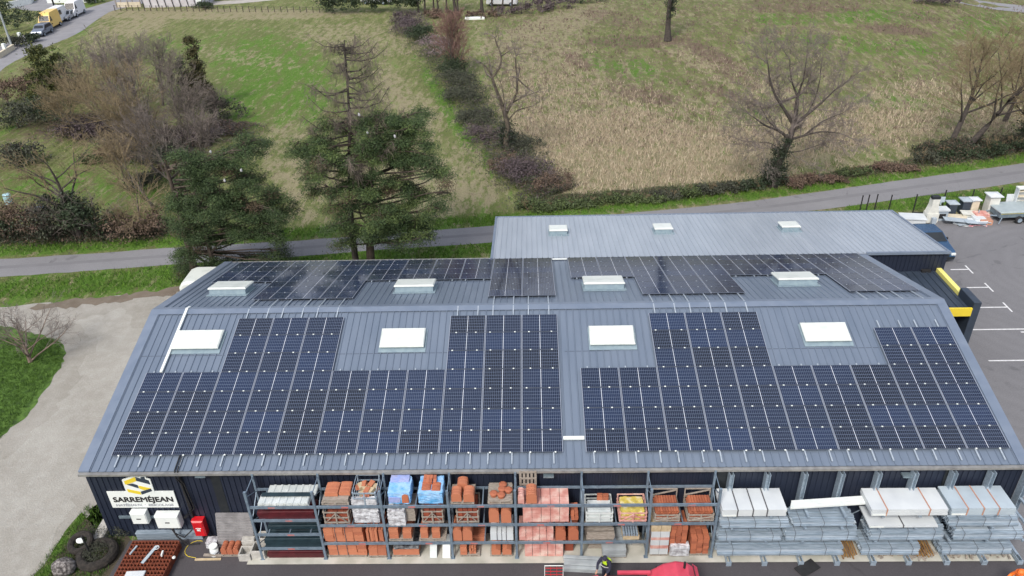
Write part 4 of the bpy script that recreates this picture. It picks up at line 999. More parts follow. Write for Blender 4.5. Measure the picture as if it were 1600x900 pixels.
S(x(941, .3), x(978, .3), D0 - .12, D0 + .6, .14, .55, M_slab, 'grey slabs stacked at the foot of the sixth bay', 'slabs', 'slab_stack', 1, 5, 1)
S(x(958, .6), x(992, .6), D0 + .62, D1, .06, .75, M_slab, 'rear grey slab stack behind the sixth bay', 'slabs', 'slab_stack', 1, 6, 1)
S(x(920, .8), x(958, .8), D0 + .45, D1, .06, .6, M_wood, 'weathered pallets stacked on the concrete, sixth bay', 'pallets', 'pallet_pile', 1, 5, 3, jit=.05)
pallet(x(941, .1), x(978, .1), D0 - .12, D0 + .6, .0, 'pallet under the grey slabs of the sixth bay')
# ---- seventh bay
for k, (p0, p1) in enumerate(((1023, 1062), (1075, 1115))):
    xa, xb = x(p0, 2.3), x(p1, 2.3); sd = ('left', 'right')[k]
    crate(xa, xb, D0, D1, 2.17, 2.62, f'{sd} crate of clay pipes on the shelf of the seventh bay', diag=2)
    for z, dy in ((3.0, 0),): 
        m = MB()
        for yy in (D1 - .05,): m.bar((xa, yy, 2.62), (xa, yy, 3.1), .045); m.bar((xb, yy, 2.62), (xb, yy, 3.1), .045); m.bar((xa, yy, 3.08), (xb, yy, 3.08), .06); m.bar((xa, yy, 2.7), (xb, yy, 3.0), .05)
        one('crate_back', m, M_wood, f'raised slatted back of the {sd} crate, seventh bay', 'crate frame')
    m = MB(); n = 8
    for i in range(n):
        for j in range(4):
            cx_ = (i + .5 + .5 * (j % 2)) * (xb - xa - .1) / (n + .5); cz = .08 + j * .13
            for yy, dd in ((0, .42), (.46, .42)):
                pts = []
                V = []; F = []
                for q in range(6):
                    th = math.pi * q / 3; V += [(cx_ + .07 * math.cos(th), yy, cz + .07 * math.sin(th)), (cx_ + .07 * math.cos(th), yy + dd, cz + .07 * math.sin(th)), (cx_ + .05 * math.cos(th), yy, cz + .05 * math.sin(th)), (cx_ + .05 * math.cos(th), yy + .2, cz + .05 * math.sin(th))]
                for q in range(6):
                    a_, b2 = q * 4, ((q + 1) % 6) * 4; F += [(a_, b2, b2 + 1, a_ + 1), (a_, a_ + 2, b2 + 2, b2), (a_ + 2, a_ + 3, b2 + 3, b2 + 2)]
                F.append(tuple(q * 4 + 3 for q in range(6))); m.add(V, F)
    one('clay_pipe_stack', m, M_terra, f'orange hexagonal clay pipes in the {sd} crate of the seventh bay', 'pipes', (xa + .05, D0 + .03, 2.24))
r = thing('layered_block_pack', 'tall white and pink layered pack under yellow boards, left of the seventh bay', 'blocks', (x(1016, .5), D0, .16))
wbk = x(1044, .5) - x(1016, .5); zz = 0
for k, (h, mt) in enumerate(((.36, M_cardw), (.2, M_maroon if 0 else M_pink), (.33, M_cardw), (.16, M_pink), (.36, M_cardw), (.12, M_woody), (.12, M_woody), (.12, M_woody))):
    m = MB(); e = .0 if k < 5 else .03; m.box(-e, wbk / 2 - .008, 0, .98, zz, zz + h - .015); m.box(wbk / 2 + .008, wbk + e, 0, .98, zz, zz + h - .015); m.build('layer', mt, r); zz += h
pallet(x(1016, .1), x(1044, .1), D0, D1, .04, 'pallet under the white and pink layered pack')
S(x(1047, .8), x(1073, .8), D0 + .1, D1, .16, 1.75, M_terra, 'tall orange brick stack in the middle of the seventh bay', 'bricks', 'brick_pack', 3, 8, 4, jit=.02)
wrapped(x(1046, .3), x(1077, .3), D0 - .08, D0 + .25, .1, .72, M_clear, 'cloudy plastic round the base of the tall orange stack', seed=51)
pallet(x(1047, .1), x(1076, .1), D0 - .04, D1, .04, 'pallet under the tall orange stack')
S(x(1079, .5), x(1107, .5), D0, D1, .18, 1.15, M_terra, 'shorter orange brick stack at the right of the seventh bay', 'bricks', 'brick_pack', 3, 6, 4, jit=.015)
pallet(x(1079, .1), x(1107, .1), D0, D1, .04, 'pallet under the shorter orange stack')

# ================================================================ CANTILEVER RACK
cr = thing('cantilever_rack', 'galvanised cantilever rack with bundles of metal profiles at the right', 'rack', (26.5, -.65, 0))
L1 = Matrix.Translation((-26.5, .65, 0))
CXS = [ony(p, 745, -.65)[0] for p in (1140, 1196.5, 1254, 1311, 1368, 1424, 1484, 1543, 1599)]
ARM = [(.3, 1.1), (1.12, 1.1), (1.9, 1.1), (2.62, 1.0)]
for x_ in CXS:
    m = MB(); m.M = L1
    for e in (-.085, .07): m.box(x_ + e, x_ + e + .02, -.97, -.62, 0, 3.95)
    m.box(x_ - .07, x_ + .07, -.8, -.77, .15, 3.8); m.build('column', M_galv, cr)
    m = MB(); m.M = L1
    for e in (-.09, .065): m.box(x_ + e, x_ + e + .025, -2.3, -.951, 0, .24)
    m.box(x_ - .11, x_ + .11, -2.33, -2.301, .0, .25); m.build('foot', M_galv, cr)
    m = MB(); m.M = L1
    for z, L in ARM:
        m.bar((x_ - .04, -.9, z - .14), (x_ - .04, -2.02, z - .04), .02, .08); m.bar((x_ + .04, -.9, z - .14), (x_ + .04, -2.02, z - .04), .02, .08); m.bar((x_, -.9, z - .1), (x_, -2.02, z), .1, .012)
    m.build('arm', M_galv, cr)
m = MB(); m.M = L1
for a, b_ in zip(CXS[:-1], CXS[1:]):
    m.bar((a, -.7, .6), (b_, -.7, 1.8), .03)
m.build('brace', M_galv, cr)
def pack(px0, px1, z0, h, dep, mat, label, straps, smat, nl=2, yf=-2.0, dx=0, skew=0):
    xa, xb = gxp(px0, z0 + h, yf), gxp(px1, z0 + h, yf)
    r = thing('sheet_pack', label, 'pack', (xa, yf, z0)); w_ = xb - xa; m = MB()
    for k in range(nl):
        a = rng.uniform(-.02, .02); m.box(a, w_ + a, rng.uniform(-.01, .01), dep, k * h / nl + .006, (k + 1) * h / nl - .004)
    m.build('boards', mat, r)
    for f in straps: s = MB(); s.box(w_ * f - .025, w_ * f + .025, -.02, -.014, 0, h + .009); s.box(w_ * f - .025, w_ * f + .025, -.018, dep + .01, h + .006, h + .012); s.build('strap', smat, r)
    s = MB(); s.box(.05, .6, -.022, -.015, .02, .12); s.build('paper_label', M_white, r)
    return r
pack(1129, 1230, 2.66, .38, 1.2, M_cardw, 'large white board pack with dark straps at the left end of the cantilever rack', (.24, .48, .7), M_strapd, 3)
pack(1363, 1483, 2.66, .34, 1.2, M_cardw, 'large white board pack with orange straps, middle of the cantilever rack', (.2, .76), M_strap, 3)
pack(1488, 1589, 2.66, .38, 1.25, M_cardw2, 'large pale grey board pack with three straps at the right end', (.25, .5, .74), M_strap, 4)
r = thing('white_trim_bundle', 'thin white trims lying slightly askew on top of the cantilever rack', 'trims', (gxp(1235, 2.8, -1.6), -1.62, 2.72))
for k in range(6):
    m = MB(); m.bar((0 + .03 * k, k * .07, 0), (4.0 - rng.uniform(0, .3), k * .07 + .28, .02), .06, .09); m.build('trim', M_white, r)
M_galvb = pm('bright_galvanised', (.55, .63, .70), (.40, .48, .56), 4, .35, .3, stretch=(.3, 4, 4))
def profiles(px0, px1, z0, h, y0, y1, label, mat=None, nl=4, cap=None, ang=0.):
    """long channels laid along the rack; upper layers a little narrower"""
    xa, xb = gxp(px0, z0 + h, y0), gxp(px1, z0 + h, y0); mat = mat or M_galv
    r = thing('profile_bundle', label, 'profiles', (xa, y0, z0), ang); w_ = xb - xa; m = MB(); dz = h / nl
    for k in range(nl):
        m.m = k % 2; ya = k * .07 * (1 if k % 2 else .5); n = max(3, int((y1 - y0 - ya) / .135)); p = (y1 - y0 - ya) / n
        for i in range(n):
            a = rng.uniform(-.07, .07); b2 = rng.uniform(-.07, .07); q = ya + i * p
            m.box(a, w_ + b2, q + .003, q + .018, k * dz + .02, (k + 1) * dz - .002)
            m.box(a, w_ + b2, q + .018, q + p - .03, (k + 1) * dz - .03, (k + 1) * dz - .004 - (i % 2) * .025)
            m.box(a, w_ + b2, q + p - .03, q + p - .012, k * dz + .003, (k + 1) * dz - .002)
    m.build('channels', [mat, M_galvb], r)
    for f in (.12, .5, .86): s = MB(); s.box(w_ * f - .008, w_ * f + .008, -.012, -.006, 0, h + .006); s.box(w_ * f - .008, w_ * f + .008, -.010, y1 - y0, h + .004, h + .008); s.build('strap', M_strapd, r)
    return r
profiles(1127, 1235, 1.92, .3, -1.98, -.98, 'galvanised profiles under the left white pack, third level')
profiles(1124, 1222, 1.14, .34, -1.98, -.98, 'pale galvanised profiles at the left end, second level', nl=3)
profiles(1122, 1319, .32, .42, -2.05, -.98, 'long galvanised profiles along the lowest arms at the left', nl=3)
profiles(1240, 1337, 1.92, .22, -1.9, -.98, 'short galvanised bundle below the thin white trims', nl=3)
profiles(1230, 1342, 1.14, .5, -1.98, -.98, 'deep galvanised bundle below the thin white trims, second level', nl=5)
pack(1358, 1466, 1.95, .12, 1.1, M_cardw, 'flat white sheets askew on the third level, middle of rack', (.5,), M_strapd, 2)
profiles(1363, 1478, 1.14, .55, -1.98, -.98, 'deep galvanised bundle below the white sheets, second level', nl=5)
profiles(1348, 1440, .32, .4, -2.05, -.98, 'galvanised bundle on the lowest arms, middle of rack', nl=3)
profiles(1485, 1596, 1.92, .46, -1.95, -.98, 'galvanised bundle under the grey pack, third level', nl=4)
profiles(1495, 1604, 1.14, .42, -1.98, -.98, 'galvanised bundle at the right end, second level', nl=4)
profiles(1473, 1584, .32, .4, -2.05, -.98, 'galvanised bundle at the right end, lowest level', nl=3)
for k, (p0, p1, lab) in enumerate(((1318, 1342, 'rusty ochre rods lying end on between two galvanised bundles'), (1436, 1461, 'rusty ochre rods lying end on, nearer the right end of the rack'))):
    m = MB(); xa, xb = gxp(p0, .3, -2.0), gxp(p1, .3, -2.0)
    for i in range(9): m.tube([(i * (xb - xa) / 9, rng.uniform(-.1, .05), .1 + (i % 3) * .06), (i * (xb - xa) / 9 - .05, 1.2, .3 + (i % 3) * .06)], .035, 6)
    one('rod_bundle', m, pm('ochre_rods', (.30, .17, .05), (.16, .08, .03), 5, .8), lab, 'rods', (xa, -2.0, .05))
m = MB()
for k in range(150):
    px_ = rng.choice((rng.uniform(1370, 1465), rng.uniform(1480, 1580))); xx = gxp(px_, .1, -1.9)
    m.cbox((xx, rng.uniform(-2.05, -1.2), rng.uniform(.07, .2)), (rng.uniform(.08, .4), .07, .04), rng.uniform(0, 3), rng.uniform(-.3, .3), rng.uniform(-.3, .3))
o = m.build('wood_scraps', M_wood); tag(o, 'broken wood scraps lying under the right part of the cantilever rack', 'scrap'); o['kind'] = 'stuff'

# ================================================================ THINGS ON THE GROUND AT THE FRONT
r = thing('leaning_roof_sheets', 'grey ribbed fibre cement sheets leaning on the wall left of the rack', 'sheets', (4.12, YW - .62, .08))
for k in range(3):
    m = MB(); m.M = Matrix.Translation((k * .03, -k * .07, 0)) @ Matrix.Rotation(math.radians(-20), 4, 'X')
    prof = []; n = 12
    for i in range(n): a = i * .13; prof += [(a, 0), (a + .04, 0), (a + .06, -.06), (a + .10, -.06)]
    prof.append((n * .13, 0)); c_ = len(prof)
    # ribs run across: profile along the height
    V = [(0, d, a) for a, d in prof] + [(1.62, d, a) for a, d in prof]
    m.add(V, [(c_ + i, c_ + i + 1, i + 1, i) for i in range(c_ - 1)]); m.box(0, 1.62, .002, .03, 0, 1.55); m.build('sheet', pm('fibre_cement', (.25, .245, .25), (.17, .165, .17), 3, .85), r)
wrapped(3.62, 4.15, -1.3, -.9, .01, .42, M_clear, 'crumpled plastic bag with pink contents by the leaning sheets', 'bag', 'plastic_bag', 61)
def spool(x_, y_, z_, lab, col):
    m = MB(); m.tube([(0, 0, 0), (0, 0, .03)], .19, 14); m.tube([(0, 0, .03), (0, 0, .2)], .09, 12); m.tube([(0, 0, .2), (0, 0, .23)], .19, 14); m.tube([(0, 0, .23), (0, 0, .235)], [.04, .04], 8)
    one('cable_spool', m, col, lab, 'spool', (x_, y_, z_), group='cable spools')
P = onz(335, 867); spool(P[0], P[1] + .1, .24, 'upper pale cable spool beside the plastic bag', M_white); spool(P[0] + .02, P[1] + .05, .0, 'lower cable spool standing on the yard', M_cardw)
P = onz(345, 873); pallet(P[0] - .02, P[0] + .85, P[1] + .1, P[1] + .65, 0, 'small pallet with tied orange tiles left of the rack')
for k in range(3): tile_row(P[0] + .02 + k * .27, P[0] + .27 + k * .27, P[1] + .12, P[1] + .6, .13, .5, M_terra, f'{("left", "middle", "right")[k]} tied orange tile bundle on the small pallet', 5, 'tied tile bundles on the small pallet', 0)
def hollow(xa, ya, z, s, h, lab):
    m = MB(); t_ = .06; m.box(0, s, 0, t_, 0, h); m.box(0, s, s - t_, s, 0, h); m.box(0, t_, t_, s - t_, 0, h); m.box(s - t_, s, t_, s - t_, 0, h); m.box(t_, s - t_, t_, s - t_, 0, .05)
    one('concrete_box', m, M_block, lab, 'concrete box', (xa, ya, z), group='hollow concrete boxes')
P = onz(374, 878); hollow(P[0], P[1] + .02, 0, .52, .4, 'front left hollow concrete box at the end of the rack'); hollow(P[0] + .42 + .12, P[1] + .1, 0, .6, .52, 'front right hollow concrete box at the end of the rack')
m = MB(); m.M = Matrix.Rotation(.1, 4, 'Z'); m.bbox(0, .55, 0, .5, 0, .62, .02); one('concrete_box', m, M_block, 'closed concrete box behind the two hollow ones', 'concrete box', (P[0] + .02, P[1] + .6, 0), group='hollow concrete boxes'); hollow(P[0] + .62, P[1] + .78, 0, .45, .55, 'rear hollow concrete box at the end of the rack')
P = onz(305, 875)
m = MB(); m.bar((0, 0, .03), (1.15, .02, .03), .1, .04); one('timber', m, M_woody, 'pale timber lying on the yard in front of the tied tiles', 'timber', tuple(P)); m = MB(); m.bar((.3, .25, .03), (1.1, .2, .03), .12, .05); one('timber', m, M_wood, 'grey timber lying on the yard behind the pale one', 'timber', tuple(P))
m = MB()
pts = [Vector((P[0] + .1 + math.cos(a) * .45 - .3, P[1] + .6 + math.sin(a) * .45, .02)) for a in np.linspace(1.2, 4.6, 14)] + [Vector((P[0], P[1] + .1, .02))]
m.tube(pts, .012, 5); one('yellow_rope', m, M_yellow, 'thin yellow rope curled on the yard near the wall', 'rope')
# slabs in front
P = onz(880, 893)
r = thing('concrete_lintels', 'pale concrete lintels lying on the yard in front of the fifth bay', 'lintels', (P[0], P[1], .006), math.radians(-4))
for k in range(4):
    m = MB(); m.bbox(0 + rng.uniform(-.03, .03), 1.65 + rng.uniform(-.05, .05), k * .17, k * .17 + .155, 0, .22 + .05 * (k % 2), .015); m.build('lintel', M_slab, r)
m = MB(); P = onz(1261, 889); m.M = Matrix.Translation((P[0], P[1], .056)) @ Matrix.Rotation(math.radians(30), 4, 'Z'); m.box(-.5, .5, -.27, .27, 0, .02); one('rubber_mat', m, M_black, 'black rubber mat lying skewed on the yard in front of the rack', 'mat')
# rusty mesh pile
z = .42
c0, c1, c2, c3 = onz(207, 846, z), onz(280, 850, z), onz(262, 905, z), onz(150, 905, z)
r = thing('rebar_mesh_pile', 'rusty brown pile of steel reinforcing mesh at the building corner', 'mesh pile', (float(c0[0]), float(c0[1]), 0))
x0_, x1_, y1_, y0_ = c0[0] + .02, c1[0] - .05, c0[1], c0[1] - 3.4
m = MB(); m.M = Matrix.Translation((-c0[0], -c0[1], 0))
for L in range(9):
    zz = .03 + L * .048; o1, o2 = rng.uniform(-.008, .008), rng.uniform(-.008, .008)
    for k in range(15): a = x0_ + (x1_ - x0_) * k / 14 + o1; m.box(a - .013, a + .013, y0_ + o2, y1_ + o2, zz, zz + .018)
    for k in range(18): a = y0_ + (y1_ - y0_) * k / 17 + o2; m.box(x0_ + o1, x1_ + o1, a - .013, a + .013, zz + .018, zz + .036)
m.build('mesh_sheets', M_rust, r)
m = MB(); m.M = Matrix.Translation((-c0[0], -c0[1], 0))
for k in range(4): a = y0_ + .3 + k * .9; m.box(x0_, x1_, a, a + .08, 0.0, .03)
m.build('bearer', M_wood, r)
P = onz(222, 880, z + .05); m = MB(); Q = onz(245, 853, z + .05); m.bar(tuple(P), tuple(Q), .14, .03); one('perforated_bracket', m, M_cardw2, 'long pale metal bracket lying across the rusty mesh', 'bracket')
P = onz(203, 866, z + .05); Q = onz(214, 853, z + .05); m = MB(); m.tube([tuple(P), tuple(Q)], .04, 8); one('pipe_offcut', m, M_cardw2, 'short grey pipe offcut at the left of the rusty mesh', 'pipe')
P = onz(245, 856, z + .04); m = MB(); m.tube([(P[0] + .1 * math.cos(a), P[1] + .1 * math.sin(a), P[2] + .02) for a in np.linspace(0, 6.28, 14)], .02, 6); one('tape_ring', m, M_cardw, 'white ring of tape on the rusty mesh', 'ring')
P = onz(204, 897, z + .05); m = MB(); m.M = Matrix.Translation(tuple(P)) @ Matrix.Rotation(.05, 4, 'Z'); m.bbox(-.2, .62, -.3, .12, 0, .06, .02); one('paper_bag', m, M_cardw, 'white bag with blue print lying on the rusty mesh', 'bag')
P = onz(254, 866, z + .05); m = MB(); m.cbox((P[0], P[1], P[2] + .05), (.06, .25, .1), .1); one('white_bottle', m, M_white, 'small white bottle on the rusty mesh', 'bottle')
P = onz(271, 869, .5); m = MB(); m.blob((P[0], P[1], .42), (.08, .08, .06), 8, 5); one('plastic_lump', m, M_white, 'small white cap on the right edge of the rusty mesh', 'cap')
sheet('soil', px_poly([(95, 862), (130, 815), (158, 775), (175, 800), (200, 838), (212, 850), (190, 905), (150, 990), (60, 990), (70, 905)]), .004, gravel_mat('dark_soil', (.075, .062, .04), (.045, .038, .026), (.12, .10, .06)), .2, .3)
# tyres, boulder, post
def tyre(x_, y_, z_, R1, r1, lab, tiltx=0):
    m = MB(); k1, k2 = 28, 10; V = []; F = []
    for i in range(k1):
        a = 2 * math.pi * i / k1
        for j in range(k2):
            b2 = 2 * math.pi * j / k2; rr = R1 + r1 * math.cos(b2) * (1.0 + (.05 if i % 2 else 0)); V.append((rr * math.cos(a), rr * math.sin(a), r1 * 1.15 * math.sin(b2) + r1))
    for i in range(k1):
        for j in range(k2): F.append((i * k2 + j, ((i + 1) % k1) * k2 + j, ((i + 1) % k1) * k2 + (j + 1) % k2, i * k2 + (j + 1) % k2))
    m.add(V, F); o = one('old_tyre', m, pm('weathered_tyre', (.05, .042, .036), (.02, .018, .016), 7, .95, bump=1), lab, 'tyre', (x_, y_, z_)); o.rotation_euler = (tiltx, 0, 0); return o
P = onz(150, 878); tyre(P[0], P[1] + .25, .0, .68, .2, 'large old tractor tyre full of weeds beside the rusty mesh')
P = onz(133, 860); tyre(P[0] - .1, P[1] + .1, .3, .42, .14, 'smaller old tyre resting on the rim of the tractor tyre', .25)
m = MB(); m.blob((P[0] - .1, P[1] + .1, .52), (.2, .14, .1), 10, 6, .1, rng); one('pale_stone', m, M_white, 'pale stone lying inside the smaller tyre', 'stone')
P = onz(103, 893); m = MB(); m.blob((0, 0, .28), (.52, .42, .4), 16, 10, .07, rng); one('boulder', m, pm('lichen_rock', (.17, .155, .15), (.05, .045, .045), 9, .95, bump=1, c3=(.36, .34, .33)), 'grey lichen covered boulder at the corner of the grass', 'boulder', tuple(P), smooth=True)
P = onz(128, 838, 1.5); m = MB(); m.tube([(0, 0, 0), (0, 0, 1.5)], .045, 8); m.tube([(0, 0, 1.5), (0, 0, 1.54)], [.06, .03], 8); one('dark_post', m, M_black, 'thin dark post standing in front of the old tyres', 'post', (P[0], P[1], 0))
P = onz(140, 806); m = MB(); m.bbox(0, .5, -.1, 1.6, 0, .3, .05); one('concrete_kerb_block', m, M_block, 'pale concrete block at the left corner of the building', 'block', (-1.75, -.9, 0))

# ================================================================ VEGETATION
def leaves(centers, n, size, rs, aspect=.55, flat=.0, clump=.28, nclump=None, shell=.55):
    """leaf quads gathered in clumps through ellipsoid volumes; returns (n*4,3)"""
    centers = np.array(centers, float); vol = centers[:, 3] * centers[:, 4] * centers[:, 5]; pr = vol ** .66 / (vol ** .66).sum()
    nclump = nclump or max(12, n // 60)
    ci = rs.choice(len(centers), nclump, p=pr); d = rs.normal(size=(nclump, 3)); d /= np.linalg.norm(d, axis=1)[:, None]; d[:, 2] = np.where(d[:, 2] < -.35, -d[:, 2], d[:, 2])
    rr = shell + (1 - shell) * rs.random(nclump) ** .5
    cc = centers[ci, :3] + d * centers[ci, 3:6] * rr[:, None]
    k = rs.integers(0, nclump, n); s = clump * (.6 + .8 * rs.random(nclump)); p = cc[k] + rs.normal(size=(n, 3)) * s[k][:, None] * np.array([1, 1, .6 - .3 * flat])
    p[:, 2] = np.maximum(p[:, 2], .03)
    u = rs.normal(size=(n, 3)); u[:, 2] *= (1 - flat); u /= np.linalg.norm(u, axis=1)[:, None]
    w_ = rs.normal(size=(n, 3)); v = np.cross(u, w_); v /= np.linalg.norm(v, axis=1)[:, None]
    sz = size * (.6 + .8 * rs.random(n)); a = u * sz[:, None] / 2; b = v * (sz * aspect)[:, None] / 2
    return np.stack([p - a - b * .4, p - a * .1 - b, p + a, p - a * .1 + b], 1).reshape(-1, 3)
def tube_np(P, Rd, k):
    """P: list of (n,3) polyline; returns faces as separate quads"""
    n = len(P); out = []
    d = np.gradient(P, axis=0); d /= np.linalg.norm(d, axis=1)[:, None] + 1e-9
    ref = np.where(np.abs(d[:, 2:3]) > .9, np.array([[1., 0, 0]]), np.array([[0, 0, 1.]]))
    u = np.cross(d, ref); u /= np.linalg.norm(u, axis=1)[:, None] + 1e-9; v = np.cross(d, u)
    an = np.arange(k) * 2 * np.pi / k
    ring = P[:, None, :] + (u[:, None, :] * np.cos(an)[None, :, None] + v[:, None, :] * np.sin(an)[None, :, None]) * Rd[:, None, None]
    nxt = np.roll(ring, -1, axis=1)
    return np.stack([ring[:-1], nxt[:-1], nxt[1:], ring[1:]], 2).reshape(-1, 3)
class Tree:
    def __init__(s, seed, nch, lr, ang, gn, trop, segs=(6, 5, 4, 3, 2), sides=(7, 5, 4, 3, 3), rmin=.008, trunklev=1, start=(.3, .15, .1, .05, .0), droop=0, rr=.5, twigw=1.0):
        s.rs = np.random.default_rng(seed); s.nch, s.lr, s.ang, s.gn, s.trop = nch, lr, ang, gn, trop; s.segs, s.sides, s.rmin = segs, sides, rmin
        s.tl = trunklev; s.start = start; s.T = []; s.C = []; s.tips = []; s.rr = rr; s.droop = droop; s.tw = twigw
    def grow(s, p, d, L, r, lev=0):
        n = s.segs[min(lev, len(s.segs) - 1)]; P = [np.array(p, float)]; d = np.array(d, float); d /= np.linalg.norm(d); ds = [d]
        for i in range(n):
            d = d + s.rs.normal(size=3) * s.gn[min(lev, len(s.gn) - 1)] + np.array([0, 0, s.trop[min(lev, len(s.trop) - 1)]]); d /= np.linalg.norm(d)
            P.append(P[-1] + d * L / n); ds.append(d)
        P = np.array(P); P[:, 2] = np.maximum(P[:, 2], .05)
        last = lev >= len(s.nch); rend = r * (.25 if lev else .3); Rd = np.linspace(r, max(rend, s.rmin * .5), n + 1)
        if lev == 0: Rd[0] *= 1.35
        q = tube_np(P, Rd, s.sides[min(lev, len(s.sides) - 1)])
        (s.T if lev <= s.tl else s.C).append(q)
        if last: s.tips.append(P[-1]); return
        m = s.nch[lev]
        for i in range(m):
            f = s.start[min(lev, 4)] + (1 - s.start[min(lev, 4)]) * (i + s.rs.random()) / m; f = min(f, .98)
            k = f * n; i0 = int(k); base = P[i0] + (P[i0 + 1] - P[i0]) * (k - i0); dd = ds[i0 + 1]
            ax = s.rs.normal(size=3); ax -= ax.dot(dd) * dd; ax /= np.linalg.norm(ax) + 1e-9
            a = math.radians(s.ang[min(lev, len(s.ang) - 1)] * (.75 + .5 * s.rs.random())); nd = dd * math.cos(a) + ax * math.sin(a)
            s.grow(base, nd, L * s.lr[min(lev, len(s.lr) - 1)] * (1.15 - .55 * f if lev == 0 else 1.05 - .4 * f) * (.8 + .4 * s.rs.random()), max(Rd[i0] * s.rr, s.rmin), lev + 1)
        s.grow(P[-1], ds[-1], L * .3, Rd[-1], lev + 1)
def plant(name, label, cat, base, tree, mt, mc, group=None, lv=None, lm=None, rz=0):
    r = thing(name, label, cat, base, rz, group)
    if tree and tree.T: link('trunk', np_mesh('trunk', np.concatenate(tree.T), 4, mt), r)
    if tree and tree.C: link('twigs', np_mesh('twigs', np.concatenate(tree.C), 4, mc), r)
    if lv is not None: link('foliage', np_mesh('foliage', lv, 4, lm), r)
    return r
def height_for(px, py, base):    # height of a photo point above a base, at the base's depth
    return ony(px, py, base[1])[2] - base[2]

# ---- the bare ash above the road (middle right)
def broad(seed, Ht, r=.28, sp=42, fork=.2, ch=(7, 6, 5, 4), gn=(.06, .12, .16, .2), rmin=.013, lr=(.62, .55, .55, .5), trop=(.03, .06, .05, .03), st=(.25, .2, .15, .1, 0), segs=(6, 5, 4, 3, 2)):
    t = Tree(seed, ch, lr, (sp, 42, 38, 35), gn, trop, start=st, rmin=rmin, rr=.55, segs=segs); t.grow((0, 0, 0), (0.02, 0, 1), Ht * .72, r); return t
def traced(px, py, limbs, seed, tw, ys=1.2):
    """limbs: (radius0, radius1, [photo points]) drawn at the tree's own distance, given depth, then grown into twigs"""
    B = at(px, py); rs = np.random.default_rng(seed); t = tw(seed)
    known = {}
    for r0, r1, pts in limbs:
        P = []; n = len(pts); dy = rs.uniform(-ys, ys) if n else 0
        for i, p in enumerate(pts):
            if p in known: P.append(known[p]); dy0 = known[p][1]; continue
            yy = B[1] + (P[-1][1] if P else 0) + (dy / n if i else 0); Q = ony(p[0], p[1], yy) - B; Q[1] = yy - B[1]; known[p] = Q; P.append(Q)
        C2 = np.array(catmull(P, 4)); Rr = np.linspace(r0, r1, len(C2)); t.T.append(tube_np(C2, Rr, 7 if r0 > .1 else 5))
        L = np.linalg.norm(np.diff(C2, axis=0), axis=1).sum(); m_ = int(L * t.dens * (1 if r0 < .2 else .35))
        for k in range(m_):
            i = min(len(C2) - 2, int((.25 + .75 * (k + rs.random()) / m_) * (len(C2) - 1))); d = C2[i + 1] - C2[i]; d /= np.linalg.norm(d); ax = rs.normal(size=3); ax -= ax.dot(d) * d; ax /= np.linalg.norm(ax); a_ = math.radians(rs.uniform(30, 70))
            t.grow(C2[i], d * math.cos(a_) + ax * math.sin(a_), t.tl0 * rs.uniform(.5, 1.15), min(Rr[i] * .5, .05), 2)
        for _ in range(2): t.grow(C2[-1], C2[-1] - C2[-2] + rs.normal(size=3) * .1, t.tl0 * .9, Rr[-1], 2)
    return B, t
def tw_ash(seed):
    t = Tree(seed, (1, 1, 7, 6, 4), (.8, .6, .55, .5, .5), (54, 44, 42, 38, 34), (.07, .15, .16, .2, .2), (.0, .06, .05, .03, .02), start=(.26, .15, .1, .1, 0), rmin=.0095, rr=.47, segs=(6, 5, 5, 3, 3, 2)); t.dens = 1.5; t.tl0 = 2.7; return t
B, t = traced(1207, 292, [(.42, .26, [(1207, 292), (1213, 262), (1224, 238), (1234, 218)]), (.25, .13, [(1234, 218), (1240, 196), (1244, 172), (1246, 150)]), (.10, .03, [(1246, 150), (1255, 125), (1260, 95)]), (.10, .03, [(1246, 150), (1236, 122), (1234, 92)]),
    (.16, .05, [(1240, 196), (1226, 172), (1212, 150), (1203, 125), (1200, 100)]), (.15, .04, [(1234, 218), (1218, 205), (1196, 196), (1176, 182)]), (.09, .03, [(1218, 205), (1200, 188), (1188, 165)]), (.16, .05, [(1240, 196), (1262, 178), (1284, 160), (1305, 140)]), (.09, .03, [(1262, 178), (1275, 150), (1282, 120)]),
    (.12, .03, [(1234, 218), (1256, 212), (1282, 206), (1312, 208)]), (.09, .025, [(1256, 212), (1285, 190), (1318, 176)]), (.08, .02, [(1224, 238), (1250, 236), (1280, 226)]), (.07, .02, [(1224, 238), (1204, 224), (1182, 222)])], 15, tw_ash)
plant('bare_tree', 'large grey bare tree with an ivy covered foot beside the road, centre right', 'tree', B, t, M_barkd, M_twig_grey, lv=leaves([(0, 0, 1.0, 1.0, .8, 1.4), (.1, 0, 2.6, .6, .5, 1.1), (.5, 0, 4.0, .3, .3, .6)], 3800, .15, np.random.default_rng(5)), lm=M_ivy)
